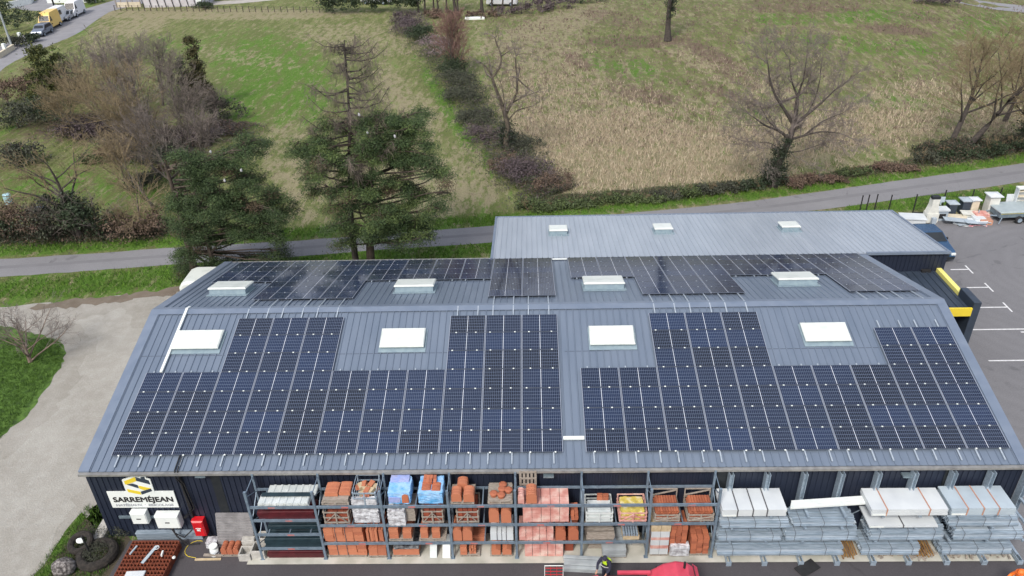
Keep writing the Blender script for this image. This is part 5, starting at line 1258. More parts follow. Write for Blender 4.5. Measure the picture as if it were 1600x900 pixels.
# ---- gnarly dead oak on the hedge between the fields
def tw_gn(seed):
    t = Tree(seed, (1, 1, 4, 3), (.8, .6, .5, .5), (54, 44, 50, 45), (.07, .2, .28, .3), (.0, .06, .05, .0), start=(.26, .15, .2, .1, 0), rmin=.014, rr=.5, segs=(6, 5, 4, 3, 2)); t.dens = 1.5; t.tl0 = 1.5; return t
B, t = traced(792, 240, [(.30, .22, [(792, 240), (791, 215), (793, 195), (789, 180)]), (.2, .12, [(789, 180), (784, 162), (776, 142), (769, 122)]), (.11, .04, [(769, 122), (763, 108), (752, 98)]), (.11, .05, [(769, 122), (780, 106), (783, 88), (776, 68), (773, 58)]), (.06, .03, [(783, 88), (798, 78)]),
    (.07, .03, [(776, 142), (766, 118), (764, 100)]), (.18, .10, [(789, 180), (798, 162), (807, 146), (808, 122)]), (.08, .03, [(808, 122), (806, 100), (806, 86)]), (.09, .04, [(808, 122), (818, 132), (828, 140)]), (.09, .03, [(798, 162), (816, 152), (838, 144)]), (.08, .03, [(793, 190), (806, 174), (822, 168), (832, 166)]), (.07, .03, [(789, 180), (787, 150), (782, 128)]), (.06, .02, [(808, 122), (806, 88), (828, 84)])], 24, tw_gn, .8)
plant('gnarled_tree', 'leafless gnarled tree with broken limbs and ivy foot on the field hedge', 'tree', B, t, pm('lichen_bark', (.15, .125, .095), (.06, .05, .04), 3, .9), M_twig_grey, lv=leaves([(0, 0, 1.5, .6, .6, 1.6)], 1300, .17, np.random.default_rng(6)), lm=M_ivy)
# ---- leaning pair at the right
B = at(1488, 238)
for k, (lean, Ht, dx, sd, lab) in enumerate((((.36, .1), 7.6, -.6, 31, 'left of two leaning bare yellowish trees near the right edge'), ((.62, -.05), 8.6, .9, 33, 'right of two leaning bare yellowish trees near the right edge'))):
    t = Tree(sd, (9, 7, 6, 5, 3), (.72, .6, .55, .5, .5), (40, 42, 38, 34), (.04, .13, .16, .2), (.05, .09, .05, .02, .0), start=(.38, .15, .15, .1, 0), rmin=.0085, rr=.48, segs=(6, 5, 4, 3, 2, 2))
    t.grow((0, 0, 0), (lean[0], lean[1], 1), Ht, .30)
    plant('leaning_tree', lab, 'tree', B + np.array([dx, 0, 0]), t, M_barkd, M_twig_ochre, 'pair of leaning bare trees', lv=leaves([(.2, 0, .5, .9, .8, .8)], 500, .17, np.random.default_rng(sd)), lm=M_ivy)
B = at(1600, 238); t = broad(35, 9, .3)
plant('ivy_tree', 'dark ivy clad tree cut by the right edge of the frame', 'tree', B + np.array([.6, .5, 0]), t, M_barkd, M_twig_ochre, lv=leaves([(0, 0, 2.2, 1.1, 1., 2.2), (.3, 0, 4.6, .8, .8, 1.4)], 3500, .2, np.random.default_rng(8)), lm=M_ivy)
B = at(1570, 190); t = Tree(37, (7, 6, 5, 4), (.62, .55, .5, .5), (40, 42, 38, 34), (.05, .13, .16, .2), (.03, .06, .04, .02), rmin=.012); t.grow((0, 0, 0), (.1, 0, 1), 8.0, .2)
plant('bare_tree', 'thinner bare tree behind the leaning pair at the right edge', 'tree', B, t, M_barkd, M_twig_ochre)
# ---- tree on the hill: trunk runs out of the top of the frame
B = at(1043, 64); t = broad(41, 15, .42, 46, ch=(7, 5, 4, 3), rmin=.02, st=(.62, .2, .15, .1, 0))
plant('hill_tree', 'dark ivy wrapped tree standing alone on the hill, crown above frame', 'tree', B, t, M_barkd, M_twig_grey, lv=leaves([(0, 0, 3.6, .45, .45, 2.6), (.2, 0, 7, .8, .8, 1.6)], 2600, .22, np.random.default_rng(9)), lm=M_ivy)
# ---- reddish bush tree and evergreen bush in the field hedge
B = at(707, 118); t = Tree(45, (12, 9, 6, 4), (.75, .6, .55, .5), (26, 34, 32, 30), (.03, .08, .12, .15), (.0, .05, .03, .02), start=(.04, .1, .1, .1, 0), rmin=.016, rr=.5)
t.grow((0, 0, 0), (0, 0, 1), 5.2, .2)
plant('reddish_bare_tree', 'fan shaped reddish bare tree in the hedge between the fields', 'tree', B, t, M_bark, M_twig_red)

def shrub(px, py, wd, ht, n, mat, label, name='shrub', cat='shrub', grp=None, size=.22, seed=1, dep=None, twigs=0, tmat=None, blobs=3, aspect=.5, off=(0, 0)):
    B = at(px, py) + np.array([off[0], off[1], 0]); rs = np.random.default_rng(seed); dep = dep or wd * .8; C_ = []
    for k in range(blobs): C_.append((rs.uniform(-.45, .45) * wd / 2 * 1.2, rs.uniform(-.4, .4) * dep / 2, ht * rs.uniform(.3, .5), wd / 2 * rs.uniform(.55, .75), dep / 2 * rs.uniform(.6, .8), ht * rs.uniform(.42, .55)))
    lv = leaves(C_, n, size, rs, aspect=aspect, clump=min(.4, .12 * ht + .12))
    t = None
    if twigs:
        t = Tree(seed, (twigs, 4, 3), (.9, .5, .5), (38, 38, 35), (.06, .12, .15), (.0, .02, .02), start=(.0, .1, .1, .1, 0), rmin=.011, trunklev=0, segs=(3, 4, 3, 3)); t.grow((0, 0, 0), (0, 0, 1), ht * .85, .06)
    return plant(name, label, cat, B, t, M_barkd, tmat or M_twig_purple, grp, lv, mat)
M_bram = pm('purple_bramble_stems', (.135, .105, .115), (.055, .042, .047), .9, .9, island=True)
M_bramg = pm('grey_green_bramble', (.075, .085, .055), (.038, .04, .032), .9, .9, island=True)
M_bramb = pm('brown_bramble', (.17, .12, .085), (.08, .055, .045), .9, .9, island=True)
M_lilacb = pm('lilac_grey_bush', (.26, .20, .22), (.15, .11, .12), .9, .9, island=True)
# hedge between the two fields, from far to near
HG = 'brambles along the hedge between the two fields'
for (px, py, wd, ht, n, mt, lab, sd) in ((636, 36, 5, 1.8, 1500, M_bram, 'farthest purple bramble of the field hedge', 1), (650, 50, 6, 2.0, 1800, M_bram, 'second purple bramble of the field hedge, just nearer than the farthest', 2), (664, 63, 4, 1.9, 1800, M_leafd, 'rounded dark green bush near the far end of the field hedge', 3),
        (680, 86, 5.0, 2.0, 1500, M_lilacb, 'lilac grey bush left of the reddish tree', 4), (708, 122, 3.2, 2.5, 2600, M_leafd, 'dark evergreen bush at the foot of the reddish tree', 5), (722, 140, 4.5, 1.9, 2200, M_bramg, 'grey green bramble just in front of the evergreen bush', 6),
        (734, 163, 4.6, 1.6, 2400, M_bramg, 'grey green bramble behind the gnarled tree', 7), (750, 190, 4.4, 1.2, 2400, M_bramg, 'broad bramble left of the gnarled tree', 8), (764, 220, 3.8, 1.0, 2200, M_bram, 'brown purple bramble at the left foot of the gnarled tree', 9),
        (815, 238, 4.0, 1.3, 1700, M_bramg, 'low bramble right of the gnarled tree', 10), (832, 275, 4.6, 1.5, 2600, M_bram, 'purple bramble thicket before the hedge meets the road', 11), (800, 262, 3.6, .9, 1300, M_bramb, 'low brown bramble below the gnarled tree', 12), (858, 292, 3.5, 1.1, 1600, M_bramb, 'brown bramble at the right of the purple thicket', 13)):
    shrub(px, py, wd * 1.3, ht * 1.1, int(n * 1.7), mt, lab, 'bramble', 'bramble', HG, .26 if py < 100 else .2, sd, dep=wd * 1.3, twigs=5 if mt in (M_bram, M_bramb, M_lilacb) else 0, tmat=M_twig_purple, aspect=.3)
# hedge along the far side of the road
HR = 'low hedge plants along the far side of the road'
hh = [(828, 328, M_leafm), (858, 326, M_leafm), (890, 324, M_leafm), (922, 321, M_leafm), (955, 319, M_leafm), (985, 317, M_leafm), (1018, 314, M_leafm), (1050, 310, M_bramg), (1082, 307, M_leafm), (1115, 304, M_bramg), (1150, 300, M_bramg), (1180, 297, M_leafd), (1232, 292, M_bramb), (1265, 288, M_bramb), (1300, 284, M_bramb),
      (1335, 277, M_leafm), (1370, 271, M_bramb), (1405, 266, M_bramb), (1440, 258, M_bramg), (1470, 254, M_leafd), (1505, 250, M_leafd), (1545, 246, M_leafd), (1585, 238, M_leafd), (1620, 232, M_leafd)]
CWORD = {id(M_leafm): 'green', id(M_bramg): 'grey green', id(M_bramb): 'brown leafless', id(M_leafd): 'dark green'}
for k, (px, py, mt) in enumerate(hh):
    h_ = .85 if k < 12 else (.8 if k < 18 else 1.8)
    shrub(px + rng.uniform(-6, 6), py + rng.uniform(-3, 1), 2.8 + rng.uniform(-.9, 1.4), h_ * rng.uniform(.45, 1.1), 1300, mt, f'{CWORD[id(mt)]} hedge plant, {k + 1} from the left along the far road side'.replace(f'{k + 1} from', (ORD[k] if k < 12 else ORD[k - 12] + ' after the twelfth') + ' from'), 'hedge_plant', 'hedge', HR, .17, 100 + k, dep=rng.uniform(1.2, 2.2), twigs=7, tmat=M_twig_red if mt is M_bramb else M_twig_ochre)
def cover(name, pts, width, h, n, mats, label, seed, size=.18, tw=.5):
    rs = np.random.default_rng(seed); W = np.array([at(*p) for p in pts]); k = rs.integers(0, len(W) - 1, n); f = rs.random(n)[:, None]; c_ = W[k] * (1 - f) + W[k + 1] * f
    d = W[k + 1] - W[k]; d /= np.linalg.norm(d, axis=1)[:, None]; nr = np.stack([-d[:, 1], d[:, 0], 0 * d[:, 0]], 1); off = rs.normal(size=n) * width * .4
    c_ = c_ + nr * off[:, None]; hh_ = h * (.55 + .45 * clumpy(c_[:, 0] * .8, c_[:, 1] * .8)) * np.exp(-(off / width) ** 2 * 1.6); c_[:, 2] = H(c_[:, 0], c_[:, 1]) + np.maximum(.03, rs.random(n) ** .6 * np.maximum(hh_, .08))
    u = rs.normal(size=(n, 3)); u[:, 2] = np.abs(u[:, 2]); u /= np.linalg.norm(u, axis=1)[:, None]; v = np.cross(u, rs.normal(size=(n, 3))); v /= np.linalg.norm(v, axis=1)[:, None]
    tw_ = rs.random(n) < tw; L = np.where(tw_, size * 2.4, size) * (.6 + .8 * rs.random(n)); w_ = np.where(tw_, .02, size * .45); A_ = u * L[:, None] / 2; B_ = v * w_[:, None] / 2
    V = np.stack([c_ - A_ - B_ * .4, c_ - B_, c_ + A_, c_ + B_], 1).reshape(-1, 3); o = link(name, np_mesh(name, V, 4, mats, (rs.random(n) * len(mats)).astype(int) if len(mats) > 1 else None)); tag(o, label, 'undergrowth'); o['kind'] = 'stuff'; return o
def clumpy(x_, y_): return np.sin(x_ * 1.3 + 2 * np.sin(y_ * .7)) * np.sin(y_ * 1.7 + 1.5 * np.sin(x_ * .9)) * .6 + .4 * np.sin(x_ * 3.1 + y_ * 2.3) * np.sin(y_ * 4.1 - x_ * 1.9)
cover('bramble_cover', [(630, 34), (655, 62), (682, 92), (712, 130), (740, 172), (765, 212), (792, 246), (812, 270), (838, 292), (870, 306)], 3.4, 1.5, 42000, [M_bram, M_bramg, M_leafm], 'tangled brambles filling the strip between the two fields', 601)
cover('scrub_cover', [(812, 318), (880, 312), (960, 306), (1060, 298), (1160, 290), (1260, 282), (1360, 268), (1450, 252), (1620, 226)], 1.2, .5, 36000, [M_bramb, M_bramg, M_leafm, M_leafm], 'low thin scrub along the field edge above the road', 602, .15)
cover('dark_scrub', [(1440, 250), (1490, 242), (1550, 234), (1650, 222)], 2.2, 2.3, 24000, [M_leafd, M_bramb, M_bramg], 'dark scrub round the feet of the leaning trees at the right', 605, .2, .5)
cover('thicket_litter', [(110, 190), (180, 205), (250, 225), (330, 215), (350, 195)], 5.0, 1.3, 40000, [M_bram, M_bramb, M_bramg], 'brown tangled litter under the upper left thicket', 603, .22, .7)
cover('roadside_litter', [(-20, 372), (60, 372), (140, 370), (220, 364), (262, 360)], 1.6, 1.6, 26000, [M_leafd, M_bramb, M_bramg], 'dark tangled growth at the foot of the roadside hedge', 604, .2, .6)
# dark hedge left of the pines along the road
HL = 'tall dark hedge shrubs beside the road at the left'
for k, (px, py, wd, ht, mt, tw, lab) in enumerate(((12, 378, 4.6, 3.6, M_leafd, 4, 'dark evergreen hedge shrub at the left edge by the road'), (48, 378, 3.6, 3.4, M_bramb, 9, 'bare brown hedge shrub second from the left edge by the road'), (84, 377, 3.6, 3.2, M_bramg, 9, 'twiggy grey green hedge shrub left of the ivy stump tree'),
        (120, 376, 4.0, 4.2, M_leafd, 7, 'tall dark ivy shrub around the spreading bare tree'), (158, 375, 4.0, 3.4, M_leafd, 7, 'dark hedge shrub right of the spreading bare tree'), (196, 372, 3.4, 2.2, M_bramb, 12, 'low bare shrub with arching ochre stems by the road'), (232, 369, 3.2, 1.9, M_bramb, 12, 'low bare shrub nearest the left pine'))):
    shrub(px, py, wd, ht, 2300 if k not in (5, 6) else 900, mt, lab, 'hedge_shrub', 'hedge', HL, .2, 200 + k, dep=3.0, twigs=tw, tmat=M_twig_ochre if k in (1, 5, 6) else M_twig_grey)
B = at(128, 374); t = Tree(52, (7, 6, 5, 4), (.85, .55, .5, .5), (52, 46, 40, 36), (.08, .16, .18, .2), (.0, .06, .03, .0), start=(.35, .2, .15, .1, 0), rmin=.012, rr=.55); t.grow((0, 0, 0), (-.05, 0, 1), 5.6, .26)
plant('spreading_bare_tree', 'spreading bare tree with ochre tips rising from the roadside hedge', 'tree', B, t, M_barkd, M_twig_ochre, lv=leaves([(0, 0, 2.2, .7, .6, 2.0), (-1.6, 0, 3.2, .4, .4, .8)], 1700, .2, np.random.default_rng(14)), lm=M_ivy)
B = at(225, 362); t = Tree(53, (14, 6, 5), (1.1, .5, .5), (62, 36, 34), (.08, .1, .14), (.0, -.02, .0), start=(.0, .1, .1, .1, 0), rmin=.014, trunklev=0); t.grow((0, 0, 0), (.1, 0, 1), 3.6, .12)
plant('arching_shrub', 'low shrub of arching bare pale stems left of the left pine', 'shrub', B, t, M_bark, M_twig_ochre)
# big tangled thicket: many leaning bare shrubs and small trees
TH = 'bare trees of the tangled thicket at the upper left'
thick = [(170, 200, 5.6, -.45, M_twig_ochre, 'ochre'), (205, 225, 6.6, -.35, M_twig_ochre, 'ochre'), (150, 165, 5.0, -.2, M_twig_purple, 'purple grey'), (190, 170, 6.2, -.1, M_twig_grey, 'grey'), (225, 185, 6.6, 0, M_twig_grey, 'grey'), (255, 165, 6.0, .1, M_twig_purple, 'purple grey'),
         (280, 185, 5.4, .0, M_twig_purple, 'purple grey'), (306, 205, 4.2, .1, M_twig_purple, 'purple grey'), (235, 235, 6.8, -.3, M_twig_ochre, 'ochre'), (265, 240, 6.4, -.1, M_twig_grey, 'grey'), (300, 240, 5.6, .05, M_twig_purple, 'purple grey'), (250, 280, 6.8, -.35, M_twig_ochre, 'ochre'),
         (280, 300, 6.8, -.3, M_twig_grey, 'grey'), (215, 160, 5.4, 0, M_twig_purple, 'purple grey'), (338, 190, 3.0, .15, M_twig_purple, 'purple grey'), (130, 215, 4.6, -.4, M_twig_ochre, 'ochre'), (240, 325, 5.4, -.3, M_twig_ochre, 'ochre'), (320, 262, 4.8, .1, M_twig_grey, 'grey')]
where = ['left flank below the yellow conifer', 'left centre, leaning left', 'beside the yellow conifer', 'back left of centre', 'exact centre', 'behind the centre', 'right of centre', 'right part near the slim conifer', 'centre, leaning far left', 'front centre', 'right front', 'near front, leaning left over the grass', 'front, closest to the left pine',
         'rear edge towards the street', 'right rear below the slim conifer', 'far left low edge', 'nearest the roadside hedge', 'right front above the left pine']
for k, (px, py, h_, lean, mt, cw) in enumerate(thick):
    t = Tree(300 + k, (9, 7, 5, 4), (.85, .6, .55, .5), (30, 34, 32, 30), (.05, .1, .13, .16), (.0, .03, .03, .02), start=(.05, .12, .1, .1, 0), rmin=.0125, rr=.5, trunklev=1)
    t.grow((0, 0, 0), (lean, rng.uniform(-.15, .1), 1), h_ * .85, .13)
    plant('thicket_tree', f'{cw} bare tree of the thicket, {where[k]}', 'tree', at(px, py), t, M_bark, mt, TH)
TB = 'dark undergrowth of the upper left thicket'
for k, (px, py, wd, ht, mt, lab) in enumerate(((90, 190, 8, 2.8, M_leafd, 'dark bramble mass below the yellow conifer'), (30, 200, 9, 3.2, M_bramg, 'bramble mass at the left edge under the street'), (140, 215, 6, 1.6, M_bram, 'brown bramble at the left foot of the thicket'), (345, 190, 4.5, 3.0, M_bramg, 'grey green bush at the right end of the thicket'),
        (320, 225, 5, 1.8, M_bram, 'purple undergrowth at the right front of the thicket'), (250, 250, 6, 1.8, M_bramg, 'undergrowth in the middle of the thicket'), (200, 250, 5, 1.5, M_bramb, 'brown undergrowth left of the middle of the thicket'), (28, 258, 5.6, 2.1, M_bramg, 'rounded dark bramble mound alone on the left grass'), (60, 145, 7, 3.0, M_bramb, 'bare brown scrub beside the street'),
        (285, 275, 5, 1.6, M_bramb, 'brown undergrowth behind the left pine'), (15, 165, 6, 3.0, M_bramb, 'ochre brown scrub at the left edge beside the street'), (150, 255, 2.6, .9, M_leafm, 'small green shrub on the grass below the thicket'), (225, 290, 4.5, 1.2, M_bramg, 'low green grey scrub above the roadside hedge'))):
    shrub(px, py, wd, ht, 2600 if wd > 5 else 1500, mt, lab, 'undergrowth', 'shrub', TB, .24, 400 + k, dep=wd * .8, twigs=8 if mt in (M_bramb, M_bram) else 3, tmat=M_twig_ochre if mt is M_bramb else M_twig_purple)
def conifer(px, py, Ht, rad, n, mats, label, seed, name='conifer', slim=1.0):
    B = at(px, py); rs = np.random.default_rng(seed); C_ = [(rs.uniform(-.15, .15) * rad, rs.uniform(-.15, .15) * rad, Ht * f, rad * (1.05 - f * .75) * slim, rad * (1.05 - f * .75) * slim, Ht * .14) for f in (.15, .3, .45, .6, .75, .9)]
    t = Tree(seed, (), (), (), (.02,), (.02,), segs=(5,)); t.grow((0, 0, 0), (0, 0, 1), Ht * .9, .16)
    return plant(name, label, 'conifer', B, t, M_barkd, M_twig_grey, None, leaves(C_, n, .26, rs, clump=.24, aspect=.4), mats)
conifer(82, 168, 7.2, 2.6, 8000, M_leafy, 'bushy yellow green conifer beside the street, left upper corner', 61)
conifer(108, 160, 6.4, 2.2, 5000, M_leafy, 'second yellow green conifer touching the bushy one, nearer the thicket', 62)
conifer(322, 172, 8.0, 1.6, 7000, pm('rusty_conifer', (.10, .085, .03), (.025, .034, .015), .6, .75, island=True), 'slim dark conifer with a rusty top at the right of the thicket', 63, 'slim_conifer', .9)
conifer(297, 168, 5.6, 1.0, 2600, M_leafd, 'short dark conifer left of the slim rusty topped one', 64, 'slim_conifer')
# small bare shrub on the grass island
B = at(48, 566); t = Tree(71, (15, 7, 5, 4), (1.25, .52, .5, .5), (52, 34, 34, 30), (.05, .12, .16, .2), (.02, .03, .02, 0), start=(.0, .3, .15, .1, 0), rmin=.006, rr=.42, trunklev=1, segs=(3, 5, 4, 3, 2)); t.grow((0, 0, 0), (0, 0, 1), 2.2, .11)
plant('bare_shrub', 'bare spreading shrub on the grass island in the gravel', 'shrub', B, t, pm('pale_bark', (.26, .20, .16), (.15, .11, .09), 3, .9), M_twig_grey)

# ---- pines
def pine(base, Ht, seed, pads, label, mats, r=.3, lean=(0, 0), limbs=True, n=1500, name='pine_tree', size=.30, brown=True):
    rs = np.random.default_rng(seed); t = Tree(seed, (), (), (), (.035,), (.04,), segs=(8,), sides=(9,)); t.grow((0, 0, 0), (lean[0], lean[1], 1), Ht * .93, r)
    tk = []; P0 = t.T[0]
    root = thing(name, label, 'tree', base); link('trunk', np_mesh('trunk', P0, 4, M_barkp), root)
    LB = []; V = []; MI = []
    for (x_, y_, z_, rx, ry, rz) in pads:
        f = min(.95, max(.25, (z_ - .22 * math.hypot(x_, y_)) / (Ht * .93))); bx, by = lean[0] * f * Ht * .93, lean[1] * f * Ht * .93; h0 = f * Ht * .93
        P = np.array([[bx, by, h0], [bx + (x_ - bx) * .35, by + (y_ - by) * .35, h0 + (z_ - h0) * .25], [bx + (x_ - bx) * .75, by + (y_ - by) * .75, h0 + (z_ - h0) * .7], [x_, y_, z_]]) + rs.normal(size=(4, 3)) * .08
        LB.append(tube_np(P, np.array([.075, .06, .04, .02]) * (r / .3), 5))
        nsub = max(5, int(rx * ry * 5)); m_ = int(n * rx * ry)
        for q in range(nsub):
            a = rs.uniform(0, 6.28); rr = math.sqrt(rs.random()) ; e = np.array([x_ + math.cos(a) * rr * rx, y_ + math.sin(a) * rr * ry, z_ + rs.normal() * rz * 1.0 - .25 * rr])
            LB.append(tube_np(np.array([P[2] + (P[3] - P[2]) * rs.random(), (P[3] + e) / 2 + rs.normal(size=3) * .06, e]), np.array([.035, .022, .01]), 3))
            k = max(20, m_ // nsub); cpos = e + rs.normal(size=(k, 3)) * np.array([.30, .30, .15]); cpos[:, 2] -= .25 * ((cpos[:, 0] - P[2][0]) ** 2 + (cpos[:, 1] - P[2][1]) ** 2) * .12
            u = rs.normal(size=(k, 3)); u[:, 2] = np.abs(u[:, 2]) * .7 + .1; u /= np.linalg.norm(u, axis=1)[:, None]; w_ = rs.normal(size=(k, 3)); v = np.cross(u, w_); v /= np.linalg.norm(v, axis=1)[:, None]
            s_ = size * (.6 + .8 * rs.random(k)); A_ = u * s_[:, None] / 2; B_ = v * (s_ * .26)[:, None] / 2
            V.append(np.stack([cpos - A_ - B_ * .3, cpos - B_, cpos + A_, cpos + B_], 1).reshape(-1, 3))
            pick = 0 if rs.random() > .35 else 1
            if brown and rs.random() < .06: pick = 2
            MI.append(np.full(k, pick))
    link('limbs', np_mesh('limbs', np.concatenate(LB), 4, M_barkp), root)
    link('needles', np_mesh('needles', np.concatenate(V), 4, mats, np.concatenate(MI)), root)
    return root
def pads_px(base, pts, seed, sy=1.6):
    """pads traced as photo points at the tree's depth, spread in depth"""
    rs = np.random.default_rng(seed); out = []
    for (px, py, r_) in pts:
        y = base[1] + rs.uniform(-sy, sy); P = ony(px, py, y); out.append((P[0] - base[0], y - base[1], P[2] - base[2], r_, r_ * .85, .22 + .12 * r_))
    return out
PB = np.array([onz(590, 405)[0] + .1, 22.3, 0.])
def dense(pts, sd):
    rs = np.random.default_rng(sd); return pts + [(a + rs.uniform(-15, 15), b_ + rs.uniform(-9, 9), c_ * rs.uniform(.6, .95)) for a, b_, c_ in pts]
pts = [(505, 225, 1.3), (470, 232, .9), (520, 195, 1.1), (560, 205, 1.3), (600, 185, 1.5), (640, 180, 1.1), (620, 205, 1.5), (650, 200, .9), (655, 228, 1.2), (675, 262, 1.0), (690, 272, .6), (640, 255, 1.3), (600, 240, 1.5), (560, 240, 1.4), (520, 255, 1.2),
       (485, 270, .9), (500, 285, .9), (515, 320, .8), (540, 285, 1.3), (580, 285, 1.4), (620, 290, 1.4), (655, 300, 1.1), (680, 325, .8), (660, 345, .9), (635, 330, 1.2), (600, 325, 1.3), (560, 322, 1.2), (530, 348, 1.0), (555, 360, .8), (610, 358, 1.1), (645, 365, .8), (585, 350, 1.1), (480, 245, .8), (545, 372, .6), (625, 378, .6), (670, 365, .6), (690, 300, .4)]
pine(PB, 12.0, 81, pads_px(PB, dense(pts, 5), 81, 2.1), 'tall dark pine with layered crown behind the roof, right of the dead larch', [M_pine, M_pine2, M_pine3], .33, (.03, .03), n=2900, size=.135)
PB2 = np.array([onz(330, 405)[0], 22.6, 0.])
pts = [(385, 225, .9), (400, 215, .8), (360, 240, .9), (300, 255, 1.1), (330, 250, 1.1), (285, 285, .9), (310, 290, 1.3), (350, 280, 1.1), (385, 270, .8), (400, 285, 1.0), (430, 305, 1.0), (440, 325, .8), (400, 325, 1.4), (360, 325, 1.5), (320, 325, 1.4), (285, 325, 1.0), (275, 350, .8), (305, 360, 1.2), (345, 365, 1.3), (390, 365, 1.3), (425, 360, 1.0), (435, 390, .7),
       (300, 395, 1.0), (340, 405, 1.0), (385, 400, 1.0), (415, 405, .7), (290, 412, .7), (330, 420, .8), (270, 300, .7), (415, 345, 1.0), (345, 300, 1.2), (310, 420, .6)]
pine(PB2, 9.6, 82, pads_px(PB2, dense(pts, 6), 82, 1.9), 'broad dark pine left of the roof corner, overhanging the road', [M_pine, pm('darker_pine', (.065, .105, .034), (.02, .038, .016), .7, .75, island=True), M_pine3], .3, (.02, .02), n=3400, size=.135)
# second stem beside the left pine
t = Tree(83, (3,), (.4,), (40,), (.04, .1), (.03, .03), segs=(7, 4)); t.grow((0, 0, 0), (.06, 0, 1), 7.0, .24); plant('pine_tree', 'second bare pine trunk under the left pine crown', 'tree', (PB2[0] + 1.7, 22.4, 0), t, M_barkp, M_barkp)
for k, (px, py, wh_) in enumerate(((574, 207, 'near the top of the right pine'), (617, 213, 'high on the right side of the right pine'), (541, 309, 'low on the left side of the right pine'), (561, 179, 'at the top left of the right pine'), (329, 237, 'at the top of the left pine'), (377, 266, 'high on the right side of the left pine'), (351, 282, 'in the middle of the left pine'))):
    P = ony(px, py, 20.2); m = MB(); m.blob((0, 0, 0), (.07, .06, .10), 8, 6, .25, rng); one('silk_nest', m, M_clothg, 'small white silky nest ' + wh_, 'nest', P, group='white silk nests in the pines')
# ---- dead larch
LBs = np.array([onz(570, 405)[0] + .05, 22.6, 0.]); rs = np.random.default_rng(90); T_ = []; Cc = []
top = ony(538, 62, 22.9) - LBs; P = np.array([[0, 0, 0], [.05, 0, 4], [top[0] * .35, .1, 8], [top[0] * .75, .2, top[2] * .72], [top[0], .25, top[2]]]); P = np.array(catmull(list(P), 4)); T_.append(tube_np(P, np.linspace(.26, .03, len(P)), 8))
for i in range(58):
    f = .52 + .47 * (i / 58) ** .95; idx = f * (len(P) - 1); b0 = P[int(idx)] + (P[min(int(idx) + 1, len(P) - 1)] - P[int(idx)]) * (idx % 1); L = (3.5 * (1 - (f - .52) / .48) ** .38 + .5) * rs.uniform(.55, 1.15); a = rs.uniform(0, 6.28)
    d = np.array([math.cos(a), math.sin(a), 0]); Q = np.array([b0, b0 + d * L * .35 + [0, 0, -.05 * L], b0 + d * L * .7 + [0, 0, .02 * L], b0 + d * L + [0, 0, .30 * L]]) + rs.normal(size=(4, 3)) * .05 * np.array([[0], [1], [1], [1]]); T_.append(tube_np(Q, np.array([.055, .04, .026, .012]) * min(1, L / 2.2), 4))
    for k in range(int(13 * L)):
        s_ = rs.uniform(.15, 1); q = s_ * 3; p0 = Q[int(min(q, 2.99))] + (Q[int(min(q, 2.99)) + 1] - Q[int(min(q, 2.99))]) * (min(q, 2.99) % 1)
        dd = rs.normal(size=3) * .3 + np.array([0, 0, rs.choice([-.7, .35])]) + d * .3; l = rs.uniform(.3, .9); p1 = p0 + dd * l * .55; p2 = p0 + dd * l + [0, 0, -.12]; Cc.append(tube_np(np.array([p0, p1, p2]), np.array([.011, .009, .005]), 3))
        for _ in range(3):
            e = rs.normal(size=3) * .22; Cc.append(tube_np(np.array([p1, p1 + e * .5, p1 + e + [0, 0, -.08]]), np.array([.008, .007, .004]), 3))
r = thing('dead_larch', 'tall bare larch with level side branches rising above the right pine', 'tree', LBs); link('trunk', np_mesh('trunk', np.concatenate(T_), 4, M_barkd), r); link('twigs', np_mesh('twigs', np.concatenate(Cc), 4, M_larch), r)
nest = ony(536, 79, 22.9) - LBs; lv = leaves([(nest[0], .2, nest[2], .4, .4, .3)], 500, .2, rs, aspect=.15); o = link('magpie_nest', np_mesh('magpie_nest', lv, 4, M_barkd)); o.location = tuple(LBs); tag(o, 'ball of dark twigs, a nest high in the bare larch', 'nest')

